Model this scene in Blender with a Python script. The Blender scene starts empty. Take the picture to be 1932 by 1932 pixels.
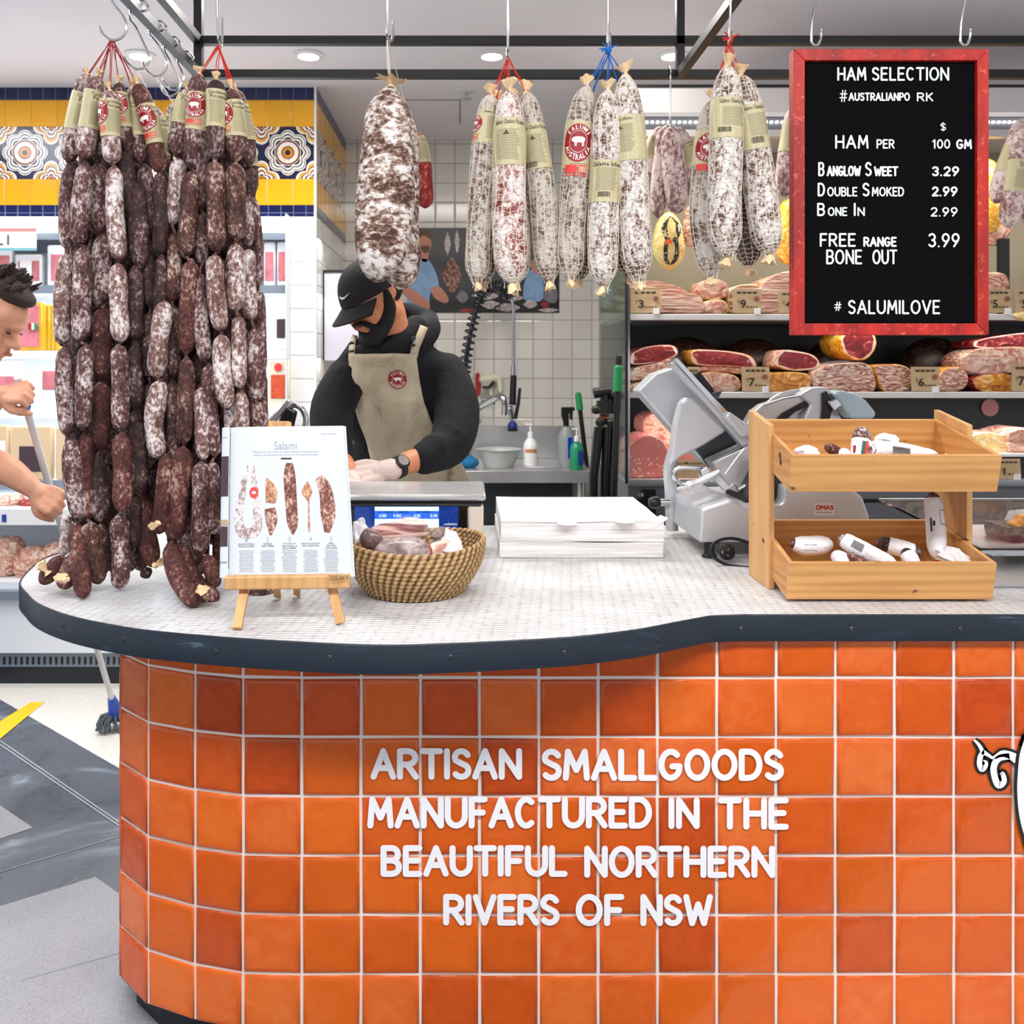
import bpy, math, random
from math import sin, cos, pi, sqrt, radians, atan2
from mathutils import Vector, Matrix, Euler
from mathutils.bvhtree import BVHTree
random.seed(7)
S = bpy.context.scene
COL = S.collection
# ---------------------------------------------------------------- camera
F, CX, CY, H = 1660.0, 885.0, 690.0, 1.547      # focal length in pixels, vanishing point, eye height
cam_d = bpy.data.cameras.new('camera'); cam = bpy.data.objects.new('camera', cam_d); COL.objects.link(cam)
cam.location = (0, 0, H); cam.rotation_euler = (pi/2, 0, 0)
cam_d.sensor_width = 36.0; cam_d.lens = 36.0*F/1932
cam_d.shift_x = (966-CX)/1932; cam_d.shift_y = (CY-966)/1932
cam_d.dof.use_dof = True; cam_d.dof.focus_distance = 2.1; cam_d.dof.aperture_fstop = 7.0
S.camera = cam
# ---------------------------------------------------------------- world, light, exposure
W = bpy.data.worlds.new('world'); S.world = W; W.use_nodes = True
W.node_tree.nodes['Background'].inputs[0].default_value = (0.93, 0.95, 1.0, 1)
W.node_tree.nodes['Background'].inputs[1].default_value = 0.8
def area(name, loc, size, power, col=(1, 1, 1), rot=(0, 0, 0), sy=None):
    d = bpy.data.lights.new(name, 'AREA'); d.shape = 'RECTANGLE'; d.size = size; d.size_y = sy or size
    d.energy = power; d.color = col
    o = bpy.data.objects.new(name, d); o.location = loc; o.rotation_euler = rot; COL.objects.link(o); return o
area('shop_fill_light', (-0.6, 0.3, 2.98), 1.6, 55, (1, .98, .96), sy=.5)  # unseen area lamps added overhead to fill the shop with light
area('shop_fill_light', (1.3, 0.3, 2.98), 1.6, 55, (1, .98, .96), sy=.5)
area('aisle_fill_light', (-2.6, 2.6, 2.98), 1.0, 60, (.95, .97, 1), sy=2.5)  # added fill over the aisle, out of view
area('counter_fill_light', (-0.1, 3.3, 2.98), 1.5, 34, (1, .96, .9), sy=.3)  # added fill above the counter, out of view
S.view_settings.view_transform = 'Standard'; S.view_settings.look = 'None'
S.view_settings.exposure = 0.25; S.view_settings.gamma = 1.0
S.view_settings.use_curve_mapping = False
# ---------------------------------------------------------------- basic helpers
def at(px, py, D): return Vector(((px-CX)/F*D, D, H-(py-CY)/F*D))
def onz(px, py, z):
    D = (H-z)*F/(py-CY); return Vector(((px-CX)/F*D, D, z))
def lin(c):
    def f(v):
        v /= 255.0
        return v/12.92 if v <= .04045 else ((v+.055)/1.055)**2.4
    return (f(c[0]), f(c[1]), f(c[2]), 1)
def tag(o, label=None, cat=None, group=None, kind=None):
    if label: o['label'] = label
    if cat: o['category'] = cat
    if group: o['group'] = group
    if kind: o['kind'] = kind
    return o
def thing(name, label, cat, loc, group=None):
    o = bpy.data.objects.new(name, None); o.location = loc; o.empty_display_size = .05; COL.objects.link(o)
    return tag(o, label, cat, group)
def link(o, parent=None):
    COL.objects.link(o)
    if parent is not None:
        o.parent = parent
        p = parent; M = Matrix.Identity(4); chain = []
        while p is not None: chain.append(p); p = p.parent
        for q in reversed(chain): M = M @ (q.matrix_parent_inverse @ Matrix.LocRotScale(q.location, q.rotation_euler, q.scale) if q.parent else Matrix.LocRotScale(q.location, q.rotation_euler, q.scale))
        o.matrix_parent_inverse = M.inverted()
    return o
# ---------------------------------------------------------------- materials
MATS = {}
class NT:
    def __init__(s, name):
        m = bpy.data.materials.new(name); m.use_nodes = True; s.m = m; s.t = m.node_tree; s.n = s.t.nodes
        s.b = s.n['Principled BSDF']; MATS[name] = m
    def add(s, typ, **kw):
        n = s.n.new(typ)
        for k, v in kw.items():
            if k == 'inp':
                for i, x in v.items():
                    if hasattr(x, 'is_output'): s.t.links.new(x, n.inputs[i])
                    elif x is not None: n.inputs[i].default_value = x
            else: setattr(n, k, v)
        return n
    def math(s, op, a, b=None, c=None):
        n = s.add('ShaderNodeMath', operation=op, inp={0: a})
        for i, x in ((1, b), (2, c)):
            if x is None: continue
            if hasattr(x, 'is_output'): s.t.links.new(x, n.inputs[i])
            else: n.inputs[i].default_value = x
        return n.outputs[0]
    def set(s, k, v):
        if hasattr(v, 'is_output'): s.t.links.new(v, s.b.inputs[k])
        else: s.b.inputs[k].default_value = v
    def coord(s, sc=(1, 1, 1), kind='Object'):
        tc = s.add('ShaderNodeTexCoord')
        mp = s.add('ShaderNodeMapping', inp={0: tc.outputs[kind]}); mp.inputs['Scale'].default_value = sc
        return mp.outputs[0]
    def noise(s, v, scale, detail=3, rough=.55, dist=0, out=0):
        n = s.add('ShaderNodeTexNoise', inp={'Vector': v, 'Scale': scale, 'Detail': detail, 'Roughness': rough, 'Distortion': dist})
        return n.outputs[out]
    def ramp(s, f, stops, interp='LINEAR'):
        n = s.add('ShaderNodeValToRGB', inp={0: f}); n.color_ramp.interpolation = interp
        e = n.color_ramp.elements
        while len(e) > 1: e.remove(e[-1])
        e[0].position = stops[0][0]; e[0].color = stops[0][1]
        for p, c in stops[1:]:
            q = e.new(p); q.color = c
        return n.outputs[0]
    def mix(s, f, a, b, blend='MIX'):
        n = s.add('ShaderNodeMix', data_type='RGBA', blend_type=blend)
        for i, x in ((0, f), (6, a), (7, b)):
            if hasattr(x, 'is_output'): s.t.links.new(x, n.inputs[i])
            else: n.inputs[i].default_value = x
        return n.outputs[2]
    def bump(s, h, dist=.002, strength=1):
        n = s.add('ShaderNodeBump', inp={'Height': h, 'Distance': dist, 'Strength': strength}); s.set('Normal', n.outputs[0]); return n
def simple(name, rgb, rough=.5, metal=0, var=0, vs=8, bump=0, bs=60, spec=.5, trans=0, ior=1.45, alpha=1, emit=0, sheen=0, sc=(1, 1, 1)):
    if name in MATS: return MATS[name]
    t = NT(name); c = lin(rgb); t.set('Roughness', rough); t.set('Metallic', metal); t.set('Specular IOR Level', spec)
    if var:
        v = t.coord(sc); n = t.noise(v, vs, 4)
        d = tuple(max(0, x*(1-var)) for x in c[:3])+(1,); l = tuple(min(1, x*(1+var)) for x in c[:3])+(1,)
        t.set('Base Color', t.ramp(n, [(.3, d), (.7, l)]))
    else: t.set('Base Color', c)
    if bump: t.bump(t.noise(t.coord(sc), bs, 4), bump)
    if trans: t.set('Transmission Weight', trans); t.set('IOR', ior)
    if alpha < 1: t.set('Alpha', alpha)
    if emit: t.set('Emission Color', c); t.set('Emission Strength', emit)
    return t.m
def wood(name, base, dark, axis=0, scale=14, knots=True):
    t = NT(name); sc = [scale]*3; sc[axis] = scale*.06
    v = t.coord(tuple(sc)); n = t.noise(v, 1.6, 5, .6, .6)
    w = t.add('ShaderNodeTexWave', wave_type='BANDS', bands_direction='Z' if axis != 2 else 'X', inp={'Vector': v, 'Scale': .9, 'Distortion': 7.0, 'Detail': 3.0, 'Detail Scale': 1.2})
    f = t.math('ADD', t.math('MULTIPLY', n, .82), t.math('MULTIPLY', w.outputs['Fac'], .18))
    col = t.ramp(f, [(.15, lin(dark)), (.42, lin(tuple((2*a+b)//3 for a, b in zip(base, dark)))), (.6, lin(base))])
    if knots:
        k = t.noise(t.coord((9, 9, 16)), 2.2, 1, .4)
        col = t.mix(t.ramp(k, [(.74, (0, 0, 0, 1)), (.79, (1, 1, 1, 1))]), col, lin(tuple(int(x*.45) for x in dark)))
    t.set('Base Color', col); t.set('Roughness', .5); t.bump(f, .0006)
    return t.m
def mottled(name, dark, mid, light, cover=.5, scale=90, coarse=18, rough=.75, stretch=(1, 1, .7), spread=.13, bump=.0016):
    """cured sausage skin: dark meat showing through pale mould"""
    t = NT(name); v = t.coord(stretch)
    a = t.noise(v, scale, 6, .72, .3); b = t.noise(v, coarse, 3, .6)
    f = t.math('ADD', t.math('MULTIPLY', a, .62), t.math('MULTIPLY', b, .38))
    col = t.ramp(f, [(cover-spread, lin(dark)), (cover-.02, lin(mid)), (cover+spread*.55, lin(light))])
    t.set('Base Color', col); t.set('Roughness', rough); t.bump(a, bump)
    return t.m
def grid_mat(name, ax, pitch, org, tile, grout, gw=.004, var=.06, rough=.15, bump=.0015, cellvar=None, spec=.5):
    """square tiles laid on a plane: ax = the two object axes, org = where a joint lies"""
    t = NT(name); tc = t.add('ShaderNodeTexCoord'); sp = t.add('ShaderNodeSeparateXYZ', inp={0: tc.outputs['Object']})
    fr, fl = [], []
    for k in (0, 1):
        u = t.math('DIVIDE', t.math('SUBTRACT', sp.outputs[ax[k]], org[k]), pitch[k])
        f = t.math('FRACT', u); fl.append(t.math('FLOOR', u))
        e = t.math('MULTIPLY', t.math('MINIMUM', f, t.math('SUBTRACT', 1, f)), pitch[k]); fr.append(e)
    e = t.math('MINIMUM', fr[0], fr[1])
    mask = t.ramp(t.math('DIVIDE', e, gw), [(.4, (1, 1, 1, 1)), (.6, (0, 0, 0, 1))])
    cb = t.add('ShaderNodeCombineXYZ', inp={0: fl[0], 1: fl[1]})
    wn = t.add('ShaderNodeTexWhiteNoise', inp={'Vector': cb.outputs[0]})
    c = lin(tile); d = tuple(x*(1-var) for x in c[:3])+(1,); l = tuple(min(1, x*(1+var)) for x in c[:3])+(1,)
    col = t.mix(mask, t.ramp(wn.outputs['Value'], cellvar or [(0, d), (1, l)]), lin(grout))
    t.set('Base Color', col); t.set('Roughness', t.ramp(mask, [(0, (rough,)*3+(1,)), (1, (.8, .8, .8, 1))]))
    t.bump(t.ramp(t.math('DIVIDE', e, gw*1.6), [(.2, (0, 0, 0, 1)), (1, (1, 1, 1, 1))]), bump)
    t.set('Specular IOR Level', spec)
    return t.m
# ---------------------------------------------------------------- mesh builder
def frames(path, ref=Vector((0, -1, 0))):
    P = [Vector(p) for p in path]; n = len(P); T, N, B = [], [], []
    for i in range(n):
        t = (P[min(i+1, n-1)]-P[max(i-1, 0)])
        t = t.normalized() if t.length > 1e-9 else Vector((0, 0, -1)); T.append(t)
    r = ref
    if abs(T[0].dot(r)) > .9: r = Vector((0, 0, 1))
    prev = (r-T[0]*r.dot(T[0])).normalized()
    for i in range(n):
        nn = prev-T[i]*prev.dot(T[i]); nn.normalize(); prev = nn; N.append(nn); B.append(T[i].cross(nn))
    return P, T, N, B
def smooth_path(pts, n):
    """Catmull-Rom through pts, n samples (any dimension)"""
    P = [tuple(p) for p in pts]; m = len(P)-1; out = []
    for i in range(n):
        u = i/(n-1)*m; k = min(int(u), m-1); f = u-k
        p0 = P[max(k-1, 0)]; p1 = P[k]; p2 = P[k+1]; p3 = P[min(k+2, m)]
        out.append(tuple(.5*((2*b)+(-a+c)*f+(2*a-5*b+4*c-d)*f*f+(-a+3*b-3*c+d)*f**3) for a, b, c, d in zip(p0, p1, p2, p3)))
    return out
_txt = {}
def text_geo(s, bold=0.0, res=3):
    k = (s, bold, res)
    if k in _txt: return _txt[k]
    cu = bpy.data.curves.new('t', 'FONT'); cu.body = s; cu.offset = bold; cu.resolution_u = res
    ob = bpy.data.objects.new('t', cu); COL.objects.link(ob)
    bpy.context.view_layer.update()
    me = bpy.data.meshes.new_from_object(ob.evaluated_get(bpy.context.evaluated_depsgraph_get()))
    v = [(p.co.x, p.co.y) for p in me.vertices]; f = [tuple(p.vertices) for p in me.polygons]
    bpy.data.objects.remove(ob); bpy.data.curves.remove(cu); bpy.data.meshes.remove(me)
    x0 = min(p[0] for p in v); x1 = max(p[0] for p in v); y0 = min(p[1] for p in v); y1 = max(p[1] for p in v)
    v = [((x-x0)/(x1-x0 or 1), (y-y0)/(y1-y0 or 1)) for x, y in v]
    _txt[k] = (v, f, (x1-x0)/(y1-y0 or 1)); return _txt[k]
def arc(cx, cy, rx, ry, a0, a1, n=12): return [(cx+rx*cos(radians(a0+(a1-a0)*i/n)), cy+ry*sin(radians(a0+(a1-a0)*i/n))) for i in range(n+1)]
GLYPH = {
 'A': (.86, [[(0, 0), (.5, 1), (1, 0)], [(.2, .34), (.8, .34)]]),
 'B': (.68, [[(0, 0), (0, 1), (.55, 1)]+arc(.55, .76, .38, .24, 90, -90, 8)+[(.05, .52)], [(.5, .52)]+arc(.55, .26, .45, .26, 90, -90, 8)+[(0, 0)]]),
 'C': (.72, [arc(.52, .5, .52, .5, 52, 308, 16)]),
 'D': (.76, [[(0, 0), (0, 1), (.35, 1)]+arc(.4, .5, .6, .5, 85, -85, 12)+[(.35, 0), (0, 0)]]),
 'E': (.6, [[(1, 1), (0, 1), (0, 0), (1, 0)], [(0, .52), (.85, .52)]]),
 'F': (.58, [[(1, 1), (0, 1), (0, 0)], [(0, .5), (.85, .5)]]),
 'G': (.8, [arc(.5, .5, .5, .5, 48, 330, 16)+[(.97, .44), (.58, .44)]]),
 'H': (.74, [[(0, 0), (0, 1)], [(1, 0), (1, 1)], [(0, .5), (1, .5)]]),
 'I': (.02, [[(0, 0), (0, 1)]]),
 'K': (.68, [[(0, 0), (0, 1)], [(.95, 1), (.05, .45)], [(.3, .6), (1, 0)]]),
 'L': (.56, [[(0, 1), (0, 0), (1, 0)]]),
 'M': (.9, [[(0, 0), (.1, 1), (.5, .3), (.9, 1), (1, 0)]]),
 'N': (.76, [[(0, 0), (0, 1), (1, 0), (1, 1)]]),
 'O': (.86, [arc(.5, .5, .5, .5, 90, 450, 22)]),
 'P': (.66, [[(0, 0), (0, 1), (.5, 1)]+arc(.5, .73, .5, .27, 90, -90, 8)+[(.05, .46)]]),
 'R': (.7, [[(0, 0), (0, 1), (.5, 1)]+arc(.5, .74, .46, .26, 90, -90, 8)+[(.05, .48)], [(.45, .48), (1, 0)]]),
 'S': (.62, [[(.95, .85)]+arc(.5, .76, .46, .24, 40, 210, 8)+[(.5, .52)]+arc(.5, .25, .5, .25, 50, -145, 10)]),
 'T': (.76, [[(0, 1), (1, 1)], [(.5, 1), (.5, 0)]]),
 'U': (.76, [[(0, 1), (0, .38)]+arc(.5, .36, .5, .36, 180, 360, 10)+[(1, .38), (1, 1)]]),
 'V': (.8, [[(0, 1), (.5, 0), (1, 1)]]),
 'W': (1.1, [[(0, 1), (.25, 0), (.5, .72), (.75, 0), (1, 1)]]),
 'Y': (.74, [[(0, 1), (.5, .48), (1, 1)], [(.5, .48), (.5, 0)]]),
 '#': (.7, [[(.25, 0), (.42, 1)], [(.62, 0), (.8, 1)], [(0, .34), (.95, .34)], [(.06, .68), (1, .68)]]),
 '$': (.6, [[(.95, .78)]+arc(.5, .7, .46, .2, 40, 210, 8)+[(.5, .5)]+arc(.5, .28, .5, .2, 50, -145, 10), [(.5, 0), (.5, 1)]]),
 '.': (.04, [[(0, 0)]]),
 '0': (.66, [arc(.5, .5, .5, .5, 90, 450, 20)]), '1': (.3, [[(0, .8), (.8, 1), (.8, 0)]]),
 '2': (.62, [arc(.5, .72, .48, .28, 160, -30, 8)+[(0, 0), (1, 0)]]),
 '3': (.62, [arc(.48, .75, .46, .25, 150, -85, 8), arc(.48, .26, .5, .26, 85, -150, 9)]),
 '4': (.66, [[(.75, 0), (.75, 1), (0, .28), (1, .28)]]), '5': (.62, [[(.9, 1), (.12, 1), (.06, .55)]+arc(.48, .32, .5, .32, 110, -150, 9)]),
 '6': (.64, [[(.8, 1), (.2, .55)]+arc(.5, .3, .48, .3, 150, -210, 16)]), '7': (.62, [[(0, 1), (1, 1), (.35, 0)]]),
 '8': (.64, [arc(.5, .75, .4, .25, 90, 450, 14), arc(.5, .25, .48, .25, 90, 450, 14)]),
 '9': (.64, [arc(.5, .7, .48, .3, -30, 330, 16)+[(.8, .45), (.25, 0)]]),
}
class MB:
    def __init__(s): s.v, s.f, s.m, s.cur, s.mats = [], [], [], 0, []
    def mat(s, m):
        if isinstance(m, str): m = MATS[m]
        if m not in s.mats: s.mats.append(m)
        s.cur = s.mats.index(m); return s
    def raw(s, V, Fs):
        o = len(s.v); s.v += [Vector(p) for p in V]
        for f in Fs: s.f.append(tuple(i+o for i in f)); s.m.append(s.cur)
        return s
    def box(s, c, d, R=None, bev=0):
        hx, hy, hz = d[0]/2, d[1]/2, d[2]/2; c = Vector(c)
        if bev:
            b = min(bev, hx*.9, hy*.9, hz*.9); V = []; idx = {}
            for sx in (-1, 1):
                for sy in (-1, 1):
                    for sz in (-1, 1):
                        for a in range(3):
                            q = [sx*(hx-b), sy*(hy-b), sz*(hz-b)]; q[a] = (sx, sy, sz)[a]*(hx, hy, hz)[a]
                            idx[(sx, sy, sz, a)] = len(V); V.append(Vector(q))
            Fs = []
            for a in range(3):
                o1, o2 = [(1, 2), (0, 2), (0, 1)][a]
                for sg in (-1, 1):
                    L = []
                    for u, w in ((-1, -1), (1, -1), (1, 1), (-1, 1)):
                        k = [0, 0, 0]; k[a] = sg; k[o1] = u; k[o2] = w; L.append(idx[(*k, a)])
                    Fs.append(L)
                    for u in (-1, 1):                     # edge strips
                        if a < o1 or True:
                            pass
            for a in range(3):
                for b2 in range(a+1, 3):
                    c3 = 3-a-b2
                    for sa in (-1, 1):
                        for sb in (-1, 1):
                            k1 = [0]*3; k1[a] = sa; k1[b2] = sb; k1[c3] = -1; k2 = list(k1); k2[c3] = 1
                            Fs.append([idx[(*k1, a)], idx[(*k2, a)], idx[(*k2, b2)], idx[(*k1, b2)]])
            for sx in (-1, 1):
                for sy in (-1, 1):
                    for sz in (-1, 1): Fs.append([idx[(sx, sy, sz, a)] for a in range(3)])
        else:
            V = [Vector((x, y, z)) for x in (-hx, hx) for y in (-hy, hy) for z in (-hz, hz)]
            Fs = [(0, 1, 3, 2), (4, 6, 7, 5), (0, 4, 5, 1), (2, 3, 7, 6), (0, 2, 6, 4), (1, 5, 7, 3)]
        return s.raw([c+(R @ p if R else p) for p in V], Fs)
    def bar(s, x0, x1, y0, y1, z0, z1, bev=0):
        return s.box(((x0+x1)/2, (y0+y1)/2, (z0+z1)/2), (abs(x1-x0), abs(y1-y0), abs(z1-z0)), None, bev)
    def beam(s, p, q, w, h=None, up=Vector((0, 0, 1)), bev=0):
        p = Vector(p); q = Vector(q); d = q-p; L = d.length; d.normalize()
        if abs(d.dot(up)) > .95: up = Vector((0, 1, 0))
        sx = d.cross(up).normalized(); uz = sx.cross(d)
        return s.box((p+q)/2, (w, L, h or w), Matrix((sx, d, uz)).transposed(), bev)
    def prism(s, poly, off):
        """poly: 3-D outline, extruded by vector off, closed"""
        n = len(poly); P = [Vector(p) for p in poly]; off = Vector(off)
        return s.raw(P+[p+off for p in P], [tuple(range(n)), tuple(range(2*n-1, n-1, -1))]+[(i, (i+1) % n, n+(i+1) % n, n+i) for i in range(n)])
    def poly(s, pts): return s.raw(pts, [tuple(range(len(pts)))])
    def tube(s, path, rad, seg=10, cap=True, flat=1.0, ref=Vector((0, -1, 0))):
        P, T, N, B = frames(path, ref); n = len(P)
        if not hasattr(rad, '__len__'): rad = [rad]*n
        V = [P[i]+(N[i]*cos(2*pi*k/seg)*flat+B[i]*sin(2*pi*k/seg))*rad[i] for i in range(n) for k in range(seg)]
        Fs = [(i*seg+k, i*seg+(k+1) % seg, (i+1)*seg+(k+1) % seg, (i+1)*seg+k) for i in range(n-1) for k in range(seg)]
        if cap: Fs += [tuple(range(seg-1, -1, -1)), tuple(range((n-1)*seg, n*seg))]
        return s.raw(V, Fs)
    def lathe(s, c, prof, seg=24, axis=None, cap=True, sx=1, sy=1):
        """prof: (radius, height) pairs about a vertical axis (or the matrix axis)"""
        c = Vector(c); n = len(prof); V = []
        for r, h in prof:
            for k in range(seg):
                p = Vector((r*cos(2*pi*k/seg)*sx, r*sin(2*pi*k/seg)*sy, h)); V.append(c+(axis @ p if axis else p))
        Fs = [(i*seg+k, i*seg+(k+1) % seg, (i+1)*seg+(k+1) % seg, (i+1)*seg+k) for i in range(n-1) for k in range(seg)]
        if cap: Fs += [tuple(range(seg-1, -1, -1)), tuple(range((n-1)*seg, n*seg))]
        return s.raw(V, Fs)
    def ell(s, c, r, R=None, seg=20, rings=12):
        if not hasattr(r, '__len__'): r = (r, r, r)
        c = Vector(c); V = []; Fs = []
        for i in range(rings+1):
            a = pi*i/rings; rr = max(sin(a), 1e-3)
            for k in range(seg):
                p = Vector((r[0]*rr*cos(2*pi*k/seg), r[1]*rr*sin(2*pi*k/seg), r[2]*cos(a))); V.append(c+(R @ p if R else p))
        Fs = [(i*seg+k, (i+1)*seg+k, (i+1)*seg+(k+1) % seg, i*seg+(k+1) % seg) for i in range(rings) for k in range(seg)]
        Fs += [tuple(range(seg)), tuple(range(rings*seg+seg-1, rings*seg-1, -1))]
        return s.raw(V, Fs)
    def grid(s, fn, nu, nv):
        V = [fn(i/nu, j/nv) for j in range(nv+1) for i in range(nu+1)]
        return s.raw(V, [(j*(nu+1)+i, j*(nu+1)+i+1, (j+1)*(nu+1)+i+1, (j+1)*(nu+1)+i) for j in range(nv) for i in range(nu)])
    def text(s, txt, fn, bold=0.0, res=3):
        """fn maps (0..1, 0..1) of the text's own box to 3-D"""
        v, f, _ = text_geo(txt, bold, res); return s.raw([fn(x, y) for x, y in v], f)
    def textpx(s, txt, px0, py0, px1, py1, D, bold=0.0, thick=0):
        """flat text on the plane y = D filling that pixel box"""
        if thick:
            v, f, _ = text_geo(txt, bold, 3); n = len(v)
            V = [at(px0+(px1-px0)*x, py1+(py0-py1)*y, D) for x, y in v]; o = Vector((0, thick, 0)); ed = {}
            for q in f:
                for a, b in zip(q, q[1:]+q[:1]):
                    ed[(a, b)] = 1
            side = [(a, b, b+n, a+n) for (a, b) in ed if (b, a) not in ed]
            return s.raw([p-o for p in V]+V, list(f)+side)
        return s.text(txt, lambda x, y: at(px0+(px1-px0)*x, py1+(py0-py1)*y, D), bold)
    def strokes(s, txt, px0, py0, px1, py1, D, w, thick=.0008, gap=.22, space=.55, fn=None):
        """hand-lettered capitals made of round-ended strokes, filling a pixel box; w = stroke width in px (or box units with fn)"""
        adv = []; x = 0
        for ch in txt:
            if ch == ' ': x += space; continue
            g = GLYPH[ch]; adv.append((x, g)); x += g[0]+gap
        tot = x-gap; hw = w/2
        sx = (px1-px0-w)/tot; sy = (py1-py0-w)
        for gx, (gw, lines) in adv:
            for ln in lines:
                P = [(px0+hw+(gx+a*gw)*sx, py1-hw*(1 if py1 > py0 else -1)-b*sy) for a, b in ln]
                if len(P) == 1: P = [P[0], (P[0][0]+.01, P[0][1])]
                for i in range(len(P)-1):
                    (ax, ay), (bx, by) = P[i], P[i+1]; a0 = atan2(by-ay, bx-ax); s.lift = (s.lift+1) % 9 if hasattr(s, 'lift') else 0
                    q = [(bx+hw*cos(a0+t_), by+hw*sin(a0+t_)) for t_ in (pi/2, pi/3.2, pi/8, -pi/8, -pi/3.2, -pi/2)]+[(ax+hw*cos(a0+t_), ay+hw*sin(a0+t_)) for t_ in (-pi/2, -pi/2-.6, -pi+.4, pi-.4, pi/2+.6, pi/2)]
                    if fn: V = [fn(u, v_, s.lift*.00004) for u, v_ in q]
                    else: V = [at(u, v_, D)+Vector((0, -thick-s.lift*.00005, 0)) for u, v_ in q]
                    s.raw(V, [tuple(range(12))])
        return s
    def build(s, name, parent=None, smooth=True, sub=0, bevel=0, angle=40, solid=0):
        me = bpy.data.meshes.new(name); me.from_pydata([tuple(p) for p in s.v], [], s.f)
        for m in s.mats: me.materials.append(m)
        me.polygons.foreach_set('material_index', s.m); me.update()
        import bmesh
        bm = bmesh.new(); bm.from_mesh(me); bmesh.ops.recalc_face_normals(bm, faces=bm.faces); bm.to_mesh(me); bm.free()
        if smooth:
            me.polygons.foreach_set('use_smooth', [True]*len(me.polygons))
            me.set_sharp_from_angle(angle=radians(angle))
        o = bpy.data.objects.new(name, me); link(o, parent)
        if solid:
            k = o.modifiers.new('s', 'SOLIDIFY'); k.thickness = solid; k.offset = 0
        if bevel:
            k = o.modifiers.new('b', 'BEVEL'); k.width = bevel; k.segments = 2; k.limit_method = 'ANGLE'
        if sub:
            k = o.modifiers.new('u', 'SUBSURF'); k.levels = sub; k.render_levels = sub
        return o
def blob(shapes, voxel=.006, smooth=4, factor=.5):
    """one closed skin grown over overlapping shapes: ('e', centre, radii, rot) or ('c', [points], [radii])"""
    mb = MB()
    for q in shapes:
        if q[0] == 'e': mb.ell(q[1], q[2], q[3] if len(q) > 3 else None, 20, 14)
        elif q[0] == 'b': mb.box(q[1], q[2], q[3] if len(q) > 3 else None)
        else:
            P = [Vector(p) for p in q[1]]; R = q[2]
            if len(P) > 2:
                z = smooth_path([tuple(p)+(r,) for p, r in zip(P, R)], len(P)*4); P = [Vector(a[:3]) for a in z]; R = [a[3] for a in z]
            d0 = (P[0]-P[1]).normalized(); d1 = (P[-1]-P[-2]).normalized()
            pp, rr = [], []
            for a in (80, 60, 40, 20): pp.append(P[0]+d0*R[0]*sin(radians(a))); rr.append(R[0]*cos(radians(a)))
            pp += P; rr += list(R)
            for a in (20, 40, 60, 80): pp.append(P[-1]+d1*R[-1]*sin(radians(a))); rr.append(R[-1]*cos(radians(a)))
            mb.tube(pp, rr, 14)
    me = bpy.data.meshes.new('blob'); me.from_pydata([tuple(p) for p in mb.v], [], mb.f)
    import bmesh
    bm = bmesh.new(); bm.from_mesh(me); bmesh.ops.recalc_face_normals(bm, faces=bm.faces); bm.to_mesh(me); bm.free()
    o = bpy.data.objects.new('blob', me); COL.objects.link(o)
    k = o.modifiers.new('r', 'REMESH'); k.mode = 'VOXEL'; k.voxel_size = voxel
    if smooth:
        k = o.modifiers.new('s', 'SMOOTH'); k.iterations = smooth; k.factor = factor
    bpy.context.view_layer.update()
    r = bpy.data.meshes.new_from_object(o.evaluated_get(bpy.context.evaluated_depsgraph_get()))
    bpy.data.objects.remove(o); bpy.data.meshes.remove(me)
    return r
def mesh_obj(name, me, mat, parent=None):
    me.materials.clear(); me.materials.append(MATS[mat] if isinstance(mat, str) else mat); me.name = name
    me.polygons.foreach_set('use_smooth', [True]*len(me.polygons))
    o = bpy.data.objects.new(name, me); return link(o, parent)
def struct(o): o['kind'] = 'structure'; return o
# ================================================================ shared materials
simple('white_paint', (226, 222, 224), .6, var=.03, vs=2)
simple('ceiling_paint', (240, 235, 238), .9, var=.02, vs=1)
simple('black_steel', (14, 14, 17), .45)
simple('chrome', (205, 208, 212), .18, 1)
simple('steel', (204, 204, 206), .32, .7, var=.12, vs=6, bump=.0004, bs=40)
simple('dark_steel', (70, 74, 80), .4, .8, var=.2, vs=5)
simple('cast_alu', (206, 209, 214), .4, .45, var=.06, vs=5, bump=.0004, bs=160)
simple('white_plastic', (235, 235, 235), .35)
simple('black_plastic', (12, 12, 14), .4)
simple('black_rubber', (16, 16, 17), .6)
simple('twine_red', (205, 40, 22), .8)
simple('twine_darkred', (150, 22, 24), .8)
simple('twine_white', (232, 224, 212), .9)
simple('twine_blue', (10, 105, 190), .8)
simple('net_thread', (232, 222, 208), .9)
simple('casing_end', (240, 205, 160), .7, var=.18, vs=40, bump=.002, bs=90)
simple('paper_label', (194, 184, 144), .55, var=.05, vs=20)
simple('ink', (38, 36, 30), .7)
simple('ink_soft', (128, 122, 92), .7)
simple('logo_red', (150, 12, 28), .5)
simple('stamp_red', (222, 62, 58), .6)
simple('logo_white', (250, 246, 240), .6)
simple('glass', (255, 255, 255), .02, trans=1, ior=1.1, spec=.4)
simple('glass_green', (205, 225, 218), .05, trans=1, ior=1.1, spec=.5)
simple('skin', (214, 140, 100), .5, var=.1, vs=30, bump=.0006, bs=200)
simple('skin_pale', (222, 160, 130), .5, var=.1, vs=30)
simple('hair_black', (12, 10, 10), .75, bump=.004, bs=260, sc=(1, 1, .4))
simple('hair_brown', (52, 38, 32), .7, bump=.004, bs=200)
t = NT('led'); t.set('Base Color', (1, 1, 1, 1)); t.set('Emission Color', (1, .97, .93, 1)); t.set('Emission Strength', 9)
t = NT('led_cool'); t.set('Base Color', (1, 1, 1, 1)); t.set('Emission Color', (.93, .97, 1, 1)); t.set('Emission Strength', 7)
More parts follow.
